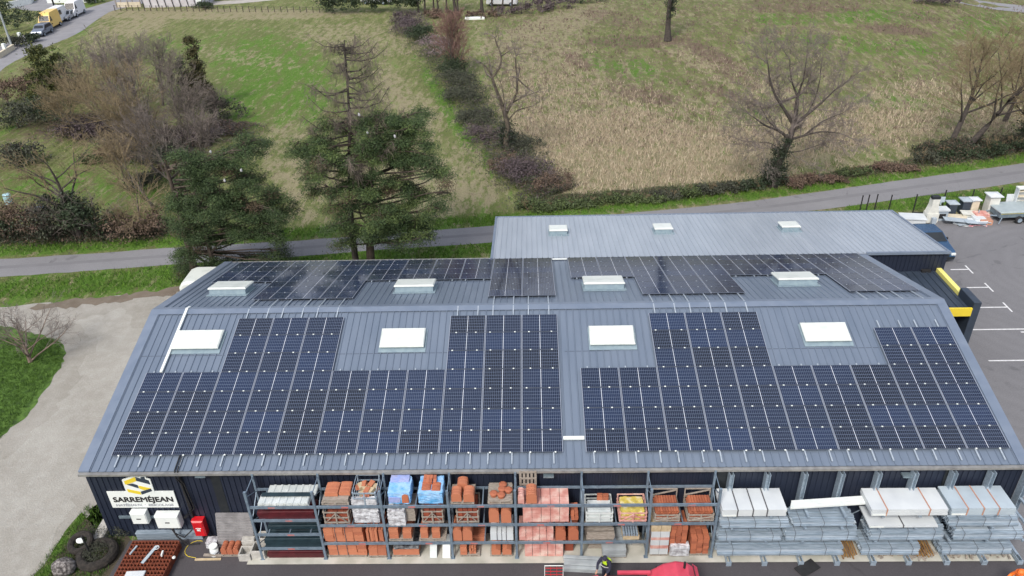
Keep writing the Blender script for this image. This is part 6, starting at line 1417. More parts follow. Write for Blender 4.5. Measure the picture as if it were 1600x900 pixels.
# ---- far background: dark hedge, trunks, walls
BG = 'dark evergreen shrubs of the far garden hedge'
for k, px in enumerate((510, 528, 548, 566, 588, 610, 632, 645)):
    shrub(px, 20, 4.2, 4.8, 1500, M_leafd, f'far dark evergreen hedge shrub, {ORD[k]} from the left, at the top of the photo', 'garden_hedge', 'hedge', BG, .34, 500 + k, dep=3)
FT = 'row of bare trunks beyond the fields'
for k, px in enumerate((654, 664, 678, 685, 698, 712, 716, 753, 769, 784, 800)):
    B = at(px, 20); t = broad(520 + k, 8 + rng.uniform(-1, 2), .17 + .14 * (k in (5, 7)), 40, ch=(6, 5, 4), rmin=.025)
    plant('far_bare_tree', f'far bare trunk, {ORD[k]} from the left beyond the fields', 'tree', B, t, M_barkd, M_twig_grey, FT)
for k, (px, py, wd, ht, mt, lab) in enumerate(((690, 26, 8, 1.2, M_bramb, 'brown scrub below the far trunks, left'), (740, 28, 9, 1.0, M_bramb, 'brown scrub below the far trunks, middle'), (815, 22, 10, 1.6, M_bram, 'purple scrub along the far field edge'), (860, 14, 10, 1.8, M_bram, 'purple scrub rising along the far field edge'), (900, 6, 10, 2, M_leafd, 'dark scrub at the crest of the field'),
        (1470, 6, 9, 1.6, M_bram, 'dark scrub where the far road enters'), (36, 48, 9, 3.4, M_leafd, 'large dark garden shrub left of the parked vans'), (12, 30, 6, 3.5, M_leafd, 'dark garden shrub in the top left corner'), (47, 66, 2.4, 1.3, M_leafd, 'low dark hedge beside the grey parked car'), (95, 22, 3.2, 1.6, M_leafd, 'clipped dark shrub behind the white van'), (25, 72, 4, 1.6, M_bramg, 'grey green shrub at the foot of the utility pole'), (150, 4, 3, 1.4, M_leafd, 'small shrub at the end of the white garden wall'), (320, 14, 4, 1, M_leafd, 'small shrub right of the lattice fence'))):
    shrub(px, py, wd, ht, 1300, mt, lab, 'far_shrub', 'shrub', 'far background shrubs', .3, 560 + k, dep=3.5, twigs=5 if mt in (M_bramb, M_bram) else 0)

# ---- grass tufts: dry stalks of the right field, rough grass by the road and the gravel
def tufts(name, n, xr, yr, keep, hgt, mats, label, seed, blades=2, wid=.035):
    rs = np.random.default_rng(seed); x_ = rs.uniform(*xr, n); y_ = rs.uniform(*yr, n); z_ = H(x_, y_); px, py = pix(x_, y_, z_); ok = keep(px, py, x_, y_, rs); x_, y_, z_ = x_[ok], y_[ok], z_[ok]; n = len(x_); V = []
    for b in range(blades):
        a = rs.uniform(0, 6.28, n); h_ = hgt * (.5 + rs.random(n)); l = rs.normal(size=(n, 2)) * .35 * h_[:, None]
        ox, oy = rs.normal(size=n) * .05, rs.normal(size=n) * .05; w_ = wid * (.6 + .8 * rs.random(n))
        p0 = np.stack([x_ + ox - np.cos(a) * w_, y_ + oy - np.sin(a) * w_, z_ - .01], 1); p1 = np.stack([x_ + ox + np.cos(a) * w_, y_ + oy + np.sin(a) * w_, z_ - .01], 1); p2 = np.stack([x_ + ox + l[:, 0], y_ + oy + l[:, 1], z_ + h_], 1)
        V.append(np.stack([p0, p1, p2], 1))
    V = np.concatenate(V).reshape(-1, 3); o = link(name, np_mesh(name, V, 3, mats)); tag(o, label, 'grass'); o['kind'] = 'stuff'; return o
def clumpy(x_, y_): return np.sin(x_ * 1.3 + 2 * np.sin(y_ * .7)) * np.sin(y_ * 1.7 + 1.5 * np.sin(x_ * .9)) * .6 + .4 * np.sin(x_ * 3.1 + y_ * 2.3) * np.sin(y_ * 4.1 - x_ * 1.9)
def k_dry(px, py, x_, y_, rs):
    d, b_, l = fields(px, py); return (py > -15) & (py < 330) & (px > 600) & (px < 1640) & (px > 640 + (py - 25) * .9) & (rs.random(len(px)) < np.clip(d * d * 1.2 + b_ * .1 + .55 * clumpy(x_, y_) - .12, 0, 1) * (1 - .7 * l) * smooth(60, 190, py)) & (py < np.interp(px, [800, 1000, 1200, 1400, 1600], [318, 308, 288, 262, 238]))
tufts('dry_grass', 150000, (2, 95), (33, 110), k_dry, .34, pm('dry_stalks', (.56, .475, .36), (.29, .235, .165), 1.5, .9, island=True), 'tall dry straw coloured grass of the right field', 1, 2, .03)
def k_brown(px, py, x_, y_, rs):
    d, b_, l = fields(px, py); return (py > -12) & (py < 240) & (px > 700) & (px < 1640) & (px > 660 + (py - 25) * .9) & (rs.random(len(px)) < np.clip(b_ * .9 + .5 * clumpy(x_ * .6, y_ * .5) - .25, 0, .8))
tufts('withered_weeds', 90000, (5, 110), (45, 125), k_brown, .32, pm('withered_stalks', (.25, .18, .15), (.10, .075, .06), 1.2, .9, island=True), 'withered purple brown weeds on the upper slope of the right field', 7, 2, .045)
def k_green(px, py, x_, y_, rs):
    g = seg_soft(px, py, [(0, 390), (250, 376), (480, 362), (770, 343)], 8) + seg_soft(px, py, [(770, 341), (950, 326), (1200, 301), (1400, 276), (1600, 246)], 6) + seg_soft(px, py, [(0, 455), (140, 445), (290, 425), (450, 410), (760, 385)], 15) + seg_soft(px, py, [(1330, 328), (1480, 314), (1600, 303)], 10)
    rd = (py > np.interp(px, [p[0] for p in far], [p[1] for p in far]) - .5) & (py < np.interp(px, [p[0] for p in near], [p[1] for p in near]) + 1.5)
    gv = (py > 440) & (px < 340)
    return (rs.random(len(px)) < g) & ~rd & ~((py > 466)) & ~((px > 1340) & (py > 331)) & ~((px > 190) & (py > 452))
tufts('verge_grass', 150000, (-28, 75), (17, 46), k_green, .20, pm('green_blades', (.13, .26, .022), (.04, .10, .012), 1.2, .9, island=True), 'bright green rough grass on the banks of the road', 2, 2, .022)
def k_isl(px, py, x_, y_, rs):
    a = ((px < 98 - np.abs(py - 556) * .1) & (py > 530) & (px + (py - 575) * .82 < 92))
    c_ = (y_ < 1.5) & (x_ < -.4) & (x_ > -6) & (px > 128 - (py - 800) * .78) & (py > 790)
    return a | c_
tufts('island_grass', 60000, (-20, 0), (-4, 17), k_isl, .13, pm('lawn_blades', (.10, .20, .024), (.03, .075, .010), 1.2, .9, island=True, c3=None), 'dark green grass of the island and of the building corner', 3, 3, .014)
def k_left(px, py, x_, y_, rs):
    d, b_, l = fields(px, py); return (py > 20) & (py < 345) & (px < 640 + (py - 25) * .85) & (px > -20) & (rs.random(len(px)) < .25 + .5 * d) & ~((px < 165) & (py < 100 )) & (py > 470 - px * 5.2 * (px < 120))
tufts('pasture_grass', 120000, (-70, 14), (32, 110), k_left, .14, pm('pasture_blades', (.30, .30, .12), (.09, .14, .035), .25, .9, island=True), 'short green and straw pasture grass of the left field', 4, 1, .03)
# weeds in the tractor tyre
P = onz(150, 878); lv = leaves([(0, 0, .25, .5, .5, .3), (-.7, .9, .15, .5, .5, .25), (.5, 1.3, .2, .6, .3, .35)], 2600, .09, np.random.default_rng(77), aspect=.25, clump=.13); o = link('weeds', np_mesh('weeds', lv, 4, M_bramg)); o.location = (float(P[0]), float(P[1] + .25), .1); tag(o, 'brown green weeds growing in and behind the old tyres', 'weeds'); o['kind'] = 'stuff'

# ================================================================ VEHICLES, PEOPLE, SMALL THINGS
def wheel(parent, x_, y_, r, w_=.2, hub=M_galv):
    m = MB(); m.tube([(x_, y_ - w_ / 2, r), (x_, y_ - w_ / 2 + .03, r), (x_, y_ + w_ / 2 - .03, r), (x_, y_ + w_ / 2, r)], [r * .86, r, r, r * .86], 16); o = m.build('wheel', M_black, parent, False)
    m = MB(); s_ = 1 if y_ > 0 else -1; m.tube([(x_, y_ + s_ * (w_ / 2 - .01), r), (x_, y_ + s_ * (w_ / 2 + .012), r)], r * .58, 12); m.build('rim', hub, o)
def car(name, label, cat, loc, rz, paint, prof, glass, L, Wd, wheels, wr=.32, grp=None, roofw=.80, belt=.95):
    """prof: side outline (x,z) clockwise from rear bottom; points above the belt lean inwards"""
    r = thing(name, label, cat, loc, rz, grp); n = len(prof); V = []; zt = max(p[1] for p in prof)
    def hw(z): return Wd / 2 * (1 if z <= belt else 1 - (1 - roofw) * (z - belt) / max(.01, zt - belt))
    ends = (min(p[0] for p in prof), max(p[0] for p in prof))
    def tap(xx): e = min(xx - ends[0], ends[1] - xx); return 1 - .10 * max(0, 1 - e / .35)
    V = [(p[0], -hw(p[1]) * tap(p[0]), p[1]) for p in prof] + [(p[0], hw(p[1]) * tap(p[0]), p[1]) for p in prof]
    F = [tuple(range(n)), tuple(range(n, 2 * n))[::-1]] + [(i, n + i, n + (i + 1) % n, (i + 1) % n) for i in range(n)]
    m = MB(); m.add(V, F); o = m.build('body', paint, r, fixn=True)
    b_ = o.modifiers.new('bevel', 'BEVEL'); b_.width = .05; b_.segments = 2; b_.limit_method = 'ANGLE'; b_.angle_limit = .5
    for kind, P in glass:
        m = MB()
        if kind == 'side':
            for s_ in (-1, 1): m.add([(p[0], s_ * (hw(p[1]) * tap(p[0]) + .012), p[1]) for p in P], [tuple(range(len(P)))])
            m.build('side_window', M_glass, r)
        else:
            (xa, za), (xb, zb) = P; dx, dz = xb - xa, zb - za; l = math.hypot(dx, dz); nx_, nz_ = -dz / l * .015, dx / l * .015
            if kind == 'front': nx_, nz_ = abs(nx_), abs(nz_)
            if kind == 'back': nx_, nz_ = -abs(nx_), abs(nz_)
            m.add([(xa + nx_, -hw(za) * .88, za + nz_), (xa + nx_, hw(za) * .88, za + nz_), (xb + nx_, hw(zb) * .88, zb + nz_), (xb + nx_, -hw(zb) * .88, zb + nz_)], [(0, 1, 2, 3)])
            m.build('windscreen' if kind == 'front' else 'rear_window', M_glass, r)
    for wx in wheels:
        for s_ in (-1, 1): wheel(r, wx, s_ * (Wd / 2 - .1), wr)
    for s_ in (-1, 1):
        m = MB(); m.cbox((ends[1] - .06, s_ * Wd * .36, .68), (.12, .3, .14)); m.build('headlight', M_white, r)
        m = MB(); m.cbox((ends[0] + .05, s_ * Wd * .37, .8), (.1, .2, .25)); m.build('tail_light', M_red, r)
        m = MB(); m.cbox((prof_x_mirror(prof, belt), s_ * (Wd / 2 + .08), belt + .05), (.12, .18, .14)); m.build('mirror', M_black, r)
    m = MB(); m.box(ends[1] - .05, ends[1] + .03, -Wd * .42, Wd * .42, .3, .5); m.box(ends[1] - .02, ends[1] + .035, -.35, .35, .55, .72); m.build('bumper', M_darkm, r)
    return r
def prof_x_mirror(prof, belt):
    zt = max(p[1] for p in prof); xs = [p[0] for p in prof if p[1] > (zt + belt) / 2]; return max(xs) + .25
VAN = [(-2.7, .35), (-2.72, 1.2), (-2.62, 2.35), (-2.4, 2.5), (1.0, 2.5), (1.25, 2.4), (1.95, 1.35), (2.55, 1.1), (2.7, .85), (2.7, .35)]
VANG = [('side', [(.75, 1.4), (1.0, 2.15), (1.2, 2.15), (1.7, 1.4)]), ('side', [(-.4, 1.4), (-.4, 2.1), (.55, 2.1), (.55, 1.4)]), ('front', [(1.92, 1.42), (1.3, 2.32)]), ('back', [(-2.71, 1.4), (-2.64, 2.2)])]
BOXV = [(-2.7, .4), (-2.7, 2.6), (-2.5, 2.7), (.75, 2.7), (1.15, 2.3), (1.75, 1.4), (2.4, 1.15), (2.55, .9), (2.55, .4)]
SUV = [(-2.2, .35), (-2.25, .95), (-2.1, 1.1), (-1.75, 1.62), (.2, 1.68), (.55, 1.6), (1.15, 1.08), (2.05, .92), (2.2, .7), (2.2, .35)]
SUVG = [('side', [(-1.8, 1.08), (-1.55, 1.5), (.2, 1.52), (.85, 1.08)]), ('front', [(1.1, 1.1), (.6, 1.56)]), ('back', [(-2.08, 1.12), (-1.8, 1.56)])]
SED = [(-2.2, .32), (-2.22, .95), (-1.75, 1.02), (-1.2, 1.42), (.1, 1.45), (.9, .98), (1.95, .82), (2.2, .6), (2.2, .32)]
SEDG = [('side', [(-1.45, 1.03), (-1.1, 1.34), (.05, 1.36), (.62, 1.0)]), ('front', [(.86, 1.02), (.18, 1.41)]), ('back', [(-1.72, 1.05), (-1.28, 1.38)])]
M_carblue = pm('deep_blue_car_paint', (.035, .10, .20), (.028, .08, .17), 1, .22, .3, coat=.6); M_cargrey = pm('grey_car_paint', (.20, .24, .30), (.18, .21, .27), 1, .3, .4); M_carsil = pm('silver_car_paint', (.45, .47, .50), (.4, .42, .45), 1, .3, .4)
M_carwhite = pm('white_car_paint', (.75, .77, .80), (.72, .74, .77), 1, .3); M_caryel = pm('yellow_van_paint', (.80, .55, .16), (.76, .52, .15), 1, .35)
d0 = onz(72, 55)[:2]; d1 = onz(122, 28)[:2]; az = math.atan2(d0[1] - d1[1], d0[0] - d1[0])
G_ = 'vehicles parked along the street'
P = onz(68, 54); car('parked_car', 'grey car parked first in the row on the street, facing the camera', 'car', P, az, M_cargrey, SUV, SUVG, 4.4, 1.8, (-1.35, 1.4), grp=G_)
P = onz(76, 46); car('yellow_van', 'high yellow van parked behind the grey car', 'van', P + np.array([0, .8, 0]), az, M_caryel, BOXV, [('side', [(.6, 1.4), (.8, 2.1), (1.1, 2.1), (1.55, 1.4)]), ('front', [(1.72, 1.46), (1.2, 2.22)])], 5, 2.0, (-1.7, 1.6), .34, G_)
P = onz(90, 36); car('white_minibus', 'white minibus with side windows parked behind the yellow van', 'minibus', P + np.array([0, .2, 0]), az, M_carwhite, VAN, VANG, 5.4, 1.95, (-1.7, 1.75), .34, G_)
P = onz(107, 30); car('parked_car', 'silver car parked between the two white vans', 'car', P, az, M_carsil, SED, SEDG, 4.3, 1.75, (-1.3, 1.35), .31, G_)
P = onz(119, 24); car('white_van', 'white van parked last in the row on the street', 'van', P, az, M_carwhite, VAN, VANG[:1] + VANG[2:], 5.4, 1.95, (-1.7, 1.75), .34, G_)
a0 = onz(1500, 393)[:2]; a1 = onz(1448, 362)[:2]; az2 = math.atan2(a0[1] - a1[1], a0[0] - a1[0])
P = onz(1478, 386); car('blue_car', 'dark blue car parked behind the annex corner, bonnet showing', 'car', (47.2, 25.7, 0), math.radians(-88), M_carblue, SED, SEDG, 4.3, 1.8, (-1.35, 1.4), .32)
P = onz(583, 13); car('white_van', 'white van half hidden behind the far dark hedge', 'van', P + np.array([0, 4, 0]), 2.9, M_carwhite, VAN, VANG, 5.4, 1.95, (-1.7, 1.75), .34)
P = at(775, 14); car('white_van', 'white van beyond the far bare trunks', 'van', P + np.array([1, 3, 0]), 3.0, M_carwhite, VAN, VANG, 5.4, 1.95, (-1.7, 1.75), .34)
# caravan behind the left gable
r = thing('caravan', 'white caravan with a rounded front behind the left roof edge', 'caravan', (-2.35, 19.4, 0), 0)
m = MB(); m.prism([(-2.4, .4), (-2.55, 1.0), (-2.5, 1.9), (-2.3, 2.2), (-1.9, 2.36), (2.2, 2.36), (2.4, 2.1), (2.4, .4)], -1.1, 1.1, 'y'); o = m.build('body', M_dome, r, fixn=True); b_ = o.modifiers.new('bevel', 'BEVEL'); b_.width = .2; b_.segments = 4; b_.limit_method = 'ANGLE'; b_.angle_limit = .7
m = MB(); m.box(-2.57, -2.53, -.7, .7, 1.2, 1.8); m.build('window', M_glass, r)
for s_ in (-1, 1): wheel(r, 0, s_ * 1.02, .33)

# ---- people
def person(loc, rz, label, cloth, vest=None, helmet=None, hair=M_black, hood=False, lean=.0, arm=.35, head_tilt=0.):
    r = thing('person', label, 'person', loc, rz)
    def skin(name, pts, edges, rad, mat, parent, root=0, sub=2):
        me_ = bpy.data.meshes.new(name); me_.from_pydata(pts, edges, []); me_.materials.append(mat); o = link(name, me_, parent)
        mo = o.modifiers.new('skin', 'SKIN')
        for v, q in zip(me_.skin_vertices[0].data, rad): v.radius = q if hasattr(q, '__len__') else (q, q)
        me_.skin_vertices[0].data[root].use_root = True
        s_ = o.modifiers.new('sub', 'SUBSURF'); s_.levels = s_.render_levels = sub
        return o
    L = lean
    J = dict(pel=(0, 0, .95), waist=(0, -.02 + L * .1, 1.10), chest=(0, L * .35, 1.32), neck=(0, L * .55, 1.49), head=(0, L * .75 + .01, 1.60), top=(0, L * .85 + .02, 1.72),
             hL=(-.10, 0, .90), kL=(-.12, .06, .50), aL=(-.12, 0, .10), tL=(-.13, .16, .05), hR=(.10, 0, .90), kR=(.12, -.02, .50), aR=(.13, -.06, .10), tR=(.14, .1, .05),
             sL=(-.19, L * .45, 1.43), eL=(-.27, L * .5 + arm * .4, 1.18), wL=(-.2, L * .5 + arm * 1.1, 1.08), sR=(.19, L * .45, 1.43), eR=(.29, L * .5 + arm * .3, 1.17), wR=(.22, L * .5 + arm * .95, 1.02))
    K = list(J); ix = {k: i for i, k in enumerate(K)}; E = [('pel', 'waist'), ('waist', 'chest'), ('chest', 'neck'), ('neck', 'head'), ('head', 'top'), ('pel', 'hL'), ('hL', 'kL'), ('kL', 'aL'), ('aL', 'tL'), ('pel', 'hR'), ('hR', 'kR'), ('kR', 'aR'), ('aR', 'tR'), ('chest', 'sL'), ('sL', 'eL'), ('eL', 'wL'), ('chest', 'sR'), ('sR', 'eR'), ('eR', 'wR')]
    Rr = dict(pel=(.15, .11), waist=(.14, .10), chest=(.17, .11), neck=.055, head=(.085, .10), top=(.06, .075), hL=.09, kL=.06, aL=.042, tL=.04, hR=.09, kR=.06, aR=.042, tR=.04, sL=.06, eL=.042, wL=.03, sR=.06, eR=.042, wR=.03)
    pts = list(J.values()); edges = [(ix[a], ix[c_]) for a, c_ in E]; rad = [Rr[k] for k in K]
    # hands: palm and five separate bent fingers
    n0 = len(pts)
    for side, wname in ((-1, 'wL'), (1, 'wR')):
        W_0 = Vector(J[wname]); d = Vector((0, .9, -.35)).normalized(); palm = W_0 + d * .07; ip = len(pts); pts.append(tuple(palm)); rad.append((.036, .016)); edges.append((ix[wname], ip))
        for f in range(4):
            o_ = (f - 1.5) * .02; ln = (.065, .078, .072, .055)[f]; k1 = palm + d * .03 + Vector((o_, 0, 0)); k2 = k1 + d * ln * .6 + Vector((0, 0, -.012)); k3 = k2 + d * ln * .4 + Vector((0, 0, -.03))
            i0 = len(pts); pts += [tuple(k1), tuple(k2), tuple(k3)]; rad += [.0095, .0085, .0075]; edges += [(ip, i0), (i0, i0 + 1), (i0 + 1, i0 + 2)]
        k1 = palm + Vector((-side * .035, .0, -.01)); k2 = k1 + d * .03 + Vector((-side * .012, 0, -.02)); i0 = len(pts); pts += [tuple(k1), tuple(k2)]; rad += [.011, .009]; edges += [(ip, i0), (i0, i0 + 1)]
    skin('body', pts, edges, rad, M_skin, r)
    # clothes
    kk = ['pel', 'hL', 'kL', 'aL', 'hR', 'kR', 'aR']; e2 = [(0, 1), (1, 2), (2, 3), (0, 4), (4, 5), (5, 6)]; skin('trousers', [J[k] for k in kk], e2, [(.165, .13), .105, .078, .065, .105, .078, .065], M_cloth, r)
    kk = ['waist', 'chest', 'neck', 'sL', 'eL', 'wL', 'sR', 'eR', 'wR', 'pel']; e2 = [(0, 1), (1, 2), (1, 3), (3, 4), (4, 5), (1, 6), (6, 7), (7, 8), (0, 9)]; skin('jacket', [J[k] for k in kk], e2, [(.17, .13), (.20, .14), .075, .085, .062, .048, .085, .062, .048, (.17, .13)], cloth, r)
    if vest: skin('vest', [J['waist'], J['chest'], tuple(Vector(J['chest']) + Vector((0, .0, .11))), (J['sL'][0] * .95, J['sL'][1], J['sL'][2] + .02), (J['sR'][0] * .95, J['sR'][1], J['sR'][2] + .02)], [(0, 1), (1, 2), (1, 3), (1, 4)], [(.20, .17), (.245, .20), (.17, .15), .12, .12], vest, r)
    if vest:
        m = MB(); c_ = J['chest']; m.tube([(c_[0] + .235 * math.cos(a), c_[1] + .175 * math.sin(a), 1.18) for a in np.linspace(0, 6.2832, 17)], .018, 6); m.build('reflective_band', M_clothg, r)
    hd = Vector(J['head'])
    for s_ in (-1, 1):
        m = MB(); m.blob((s_ * .035, hd.y + .095, hd.z + .01), (.014, .008, .009), 8, 5); m.build('eye', M_white, r)
        m = MB(); m.blob((s_ * .093, hd.y, hd.z), (.012, .02, .032), 8, 5); m.build('ear', M_skin, r)
    m = MB(); m.add([(-.015, hd.y + .1, hd.z - .02), (.015, hd.y + .1, hd.z - .02), (0, hd.y + .098, hd.z + .03), (0, hd.y + .128, hd.z - .018)], [(0, 1, 3), (1, 2, 3), (2, 0, 3)]); m.build('nose', M_skin, r)
    m = MB(); m.box(-.025, .025, hd.y + .096, hd.y + .104, hd.z - .052, hd.z - .044); m.build('mouth', M_maroon, r)
    if helmet:
        m = MB(); m.blob((0, hd.y + .0, hd.z + .04), (.135, .16, .145), 18, 12, zmin=hd.z + .045); m.tube([(.15 * math.cos(a), hd.y + .02 + .18 * math.sin(a), hd.z + .048) for a in np.linspace(0, 6.2832, 20)], .012, 6); m.box(-.014, .014, hd.y - .14, hd.y + .14, hd.z + .14, hd.z + .19); m.build('helmet', helmet, r, smooth=True)
    else:
        m = MB(); m.blob((0, hd.y - .012, hd.z + .045), (.105, .122, .115), 14, 10, .03, rng, zmin=hd.z + .0); m.blob((0, hd.y - .05, hd.z), (.10, .085, .11), 12, 8); m.build('hair', hair, r, smooth=True)
    return r
P = onz(951, 878, 1.70); person((P[0] - .02, P[1] + .42, 0), math.radians(150), 'person in a hi vis yellow vest over dark clothes beside the red loader', M_cloth, M_hiviz, None, M_cloth, lean=.3, arm=.3)
P = onz(1597, 888, 1.72); person((P[0] + .05, P[1] - .1, 0), math.radians(100), 'person in orange helmet and orange work jacket at the right edge', M_orange, M_orange, M_orange, lean=.15)
# ---- red loader at the bottom edge
r = thing('red_loader', 'faded red telescopic loader with rounded engine hood at the bottom edge', 'loader', (22.6, -4.55, 0))
m = MB(); m.prism([(-1.9, .55), (-1.95, 1.0), (-1.6, 1.25), (1.9, 1.25), (2.1, 1.0), (2.05, .55)], -.85, .75, 'y'); m.build('chassis', M_pinkred, r, fixn=True)
m = MB()
prof = [(.05, 1.26), (.25, 1.75), (.7, 2.12), (1.2, 2.28), (1.65, 2.2), (1.98, 1.9), (2.12, 1.26)]
m.prism(prof, -.35, .72, 'y'); o = m.build('engine_hood', M_pinkred, r, fixn=True); b_ = o.modifiers.new('bevel', 'BEVEL'); b_.width = .16; b_.segments = 4; b_.limit_method = 'ANGLE'; b_.angle_limit = .9
m = MB(); m.prism([(2.0, 1.2), (2.22, 1.2), (2.12, 1.75), (1.9, 1.95)], -.45, .78, 'y'); m.build('rear_grille', M_pinkred, r, fixn=True)
m = MB(); m.tube([(1.5, .35, 2.1), (1.5, .35, 2.55)], .05, 8); m.build('exhaust', M_black, r)
m = MB(); m.bbox(-2.0, 1.2, -.5, -.1, 1.6, 2.0, .03); m.build('boom', M_pinkred, r)
m = MB(); m.box(-1.1, .2, .30, .44, 1.9, 1.98); m.build('side_rail', M_pinkred, r)
m = MB(); m.prism([(-2.0, .5), (-2.45, .55), (-2.45, 1.35), (-2.2, 1.6), (-1.85, 1.7), (-1.85, .6)], -.3, .45, 'y'); m.build('boom_head', M_pinkred, r, fixn=True)
m = MB(); m.box(-1.2, -.1, -.85, -.55, 1.25, 2.0); m.build('cab', M_glass, r)
m = MB(); m.box(.45, .5, -.36, .73, 1.6, 1.9); m.box(1.9, 1.93, -.3, .66, 1.5, 2.0)
for q in range(4): m.box(1.0 + q * .12, 1.06 + q * .12, .722, .735, 1.45, 1.75)
m.build('vent', M_darkm, r)
for wx in (-1.2, 1.2):
    for s_ in (-1, 1): wheel(r, wx, s_ * .82 - .05, .5, .32, M_white)
# wire trolley
P0_ = onz(851, 884, .95); P1_ = onz(880, 884, .95); w0 = P1_[0] - P0_[0]
r = thing('wire_trolley', 'small red and white wire trolley on the yard at the bottom edge', 'trolley', (P0_[0], P0_[1], 0))
m = MB()
for xx in (0, w0): m.tube([(xx, 0, .1), (xx, 0, .95)], .016, 6); m.tube([(xx, 0, .15), (xx, -.9, .15)], .016, 6)
m.tube([(0, 0, .95), (w0, 0, .95)], .018, 6); m.tube([(0, -.9, .15), (w0, -.9, .15)], .016, 6); m.build('frame', M_white, r)
m = MB()
for z in (.2, .4, .6, .8): m.tube([(0, .0, z), (w0, .0, z)], .014, 6)
for xx in (w0 * .33, w0 * .66): m.tube([(xx, 0, .15), (xx, 0, .93)], .01, 5)
for yy in (-.2, -.45, -.7): m.tube([(0, yy, .16), (w0, yy, .16)], .014, 6)
m.build('wire_panel', M_red, r)
for xx in (.06, w0 - .06):
    for yy in (-.08, -.82): m = MB(); m.tube([(xx - .02, yy, .06), (xx + .02, yy, .06)], .06, 10); m.build('castor', M_black, r)

# ---- fence and displays at the car park
FP = [(1343, 331, 318), (1353, 330, 319), (1366, 329, 318), (1388, 330, 312), (1429, 336, 305), (1474, 329, 299), (1517, 328, 297), (1560, 325, 294), (1600, 322, 290)]
r0 = None
for k, (px, py, pt) in enumerate(FP):
    B = onz(px - (4 if k > 3 else 0), py); m = MB(); m.box(-.035, .035, -.035, .035, 0, 1.75 if k > 3 else 1.4); m.box(-.045, .045, -.045, .045, 1.75 if k > 3 else 1.4, 1.78 if k > 3 else 1.43)
    one('fence_post', m, M_black, f'dark fence post at the car park edge, {ORD[k]} from the left', 'fence post', B, group='dark fence posts along the car park')
for k, (a, b2) in enumerate(zip(FP[4:-1], FP[5:])):
    A_, B_ = onz(a[0] - 4, a[1]), onz(b2[0] - 4, b2[1]); m = MB()
    for z in (.15, .5, .85, 1.2, 1.6): m.bar((A_[0], A_[1], z), (B_[0], B_[1], z), .008)
    for q in range(1, 40): f = q / 40; m.bar((A_[0] + (B_[0] - A_[0]) * f, A_[1] + (B_[1] - A_[1]) * f, .1), (A_[0] + (B_[0] - A_[0]) * f, A_[1] + (B_[1] - A_[1]) * f, 1.65), .004)
    one('wire_fence', m, M_darkm, f'thin dark wire mesh, {ORD[k]} panel from the left along the car park', 'fence')
M_cream = pm('cream_stone', (.62, .56, .44), (.54, .48, .36), 3, .85); M_stonew = pm('white_stone', (.66, .67, .62), (.55, .56, .52), 3, .85); M_bluegrey = pm('blue_grey_stone', (.36, .42, .47), (.3, .35, .4), 3, .85)
def pillar(px, py, label, mat, w_=.55, h=1.5, cap=M_cardw, lean=0):
    r = thing('stone_pillar', label, 'pillar', onz(px, py)); m = MB(); m.box(-w_ / 2, w_ / 2, -w_ / 2, w_ / 2, 0, h); m.build('shaft', mat, r)
    m = MB(); k = w_ * .68; m.box(-k, k, -k, k, h + .002, h + .07); m.add([(-k, -k, h + .072), (k, -k, h + .072), (k, k, h + .072), (-k, k, h + .072), (0, 0, h + .2)], [(0, 1, 4), (1, 2, 4), (2, 3, 4), (3, 0, 4)]); m.build('cap', cap, r)
    return r
pillar(1517, 334, 'beige gate pillar with a white cap among the displays', M_cream, .55, 1.25)
pillar(1544, 334, 'tall white gate pillar with a wide cap beside the trailer', M_stonew, .75, 1.6)
pillar(1483, 335, 'dark pillar with a light cap, left of the two dark ones', M_navy, .6, 1.0, M_bluegrey)
pillar(1504, 333, 'dark pillar with a light cap, right of the two dark ones', M_navy, .65, 1.15, M_bluegrey)
r = thing('stone_barbecue', 'tall white stone barbecue with chimney at the car park edge', 'barbecue', onz(1452, 345)); m = MB(); m.box(-.45, .45, -.35, .35, 0, .75); m.build('base', M_stonew, r); m = MB(); m.prism([(-.42, .752), (.42, .752), (.26, 1.35), (.26, 1.9), (-.26, 1.9), (-.26, 1.35)], -.28, .3, 'y'); m.build('chimney', M_stonew, r, fixn=True); m = MB(); m.box(-.3, .3, -.2, .2, 1.905, 2.1); m.build('cowl', M_darkm, r)
m = MB(); m.box(-.12, .22, -.62, -.4, 0, .5); m.build('front_slab', M_bluegrey, r)
r = thing('stone_barbecue', 'wide low stone barbecue with white top beside the tall one', 'barbecue', onz(1466, 343)); m = MB(); m.box(-.55, .55, -.35, .4, .85, .98); m.build('top', M_cardw, r); m = MB(); m.box(-.5, .5, -.25, .35, .0, .84); m.build('base', M_bluegrey, r); m = MB(); m.box(-.35, .35, -.262, -.252, .2, .6); m.build('opening', M_black, r)
m = MB(); m.tube([(0, 0, 1.0), (0, 0, 1.35)], [.05, .05], 8); m.cbox((0, 0, 1.45), (.5, .05, .45)); one('round_sign_stand', m, M_cardw2, 'pale printed stand behind the wide barbecue', 'stand', onz(1464, 338))
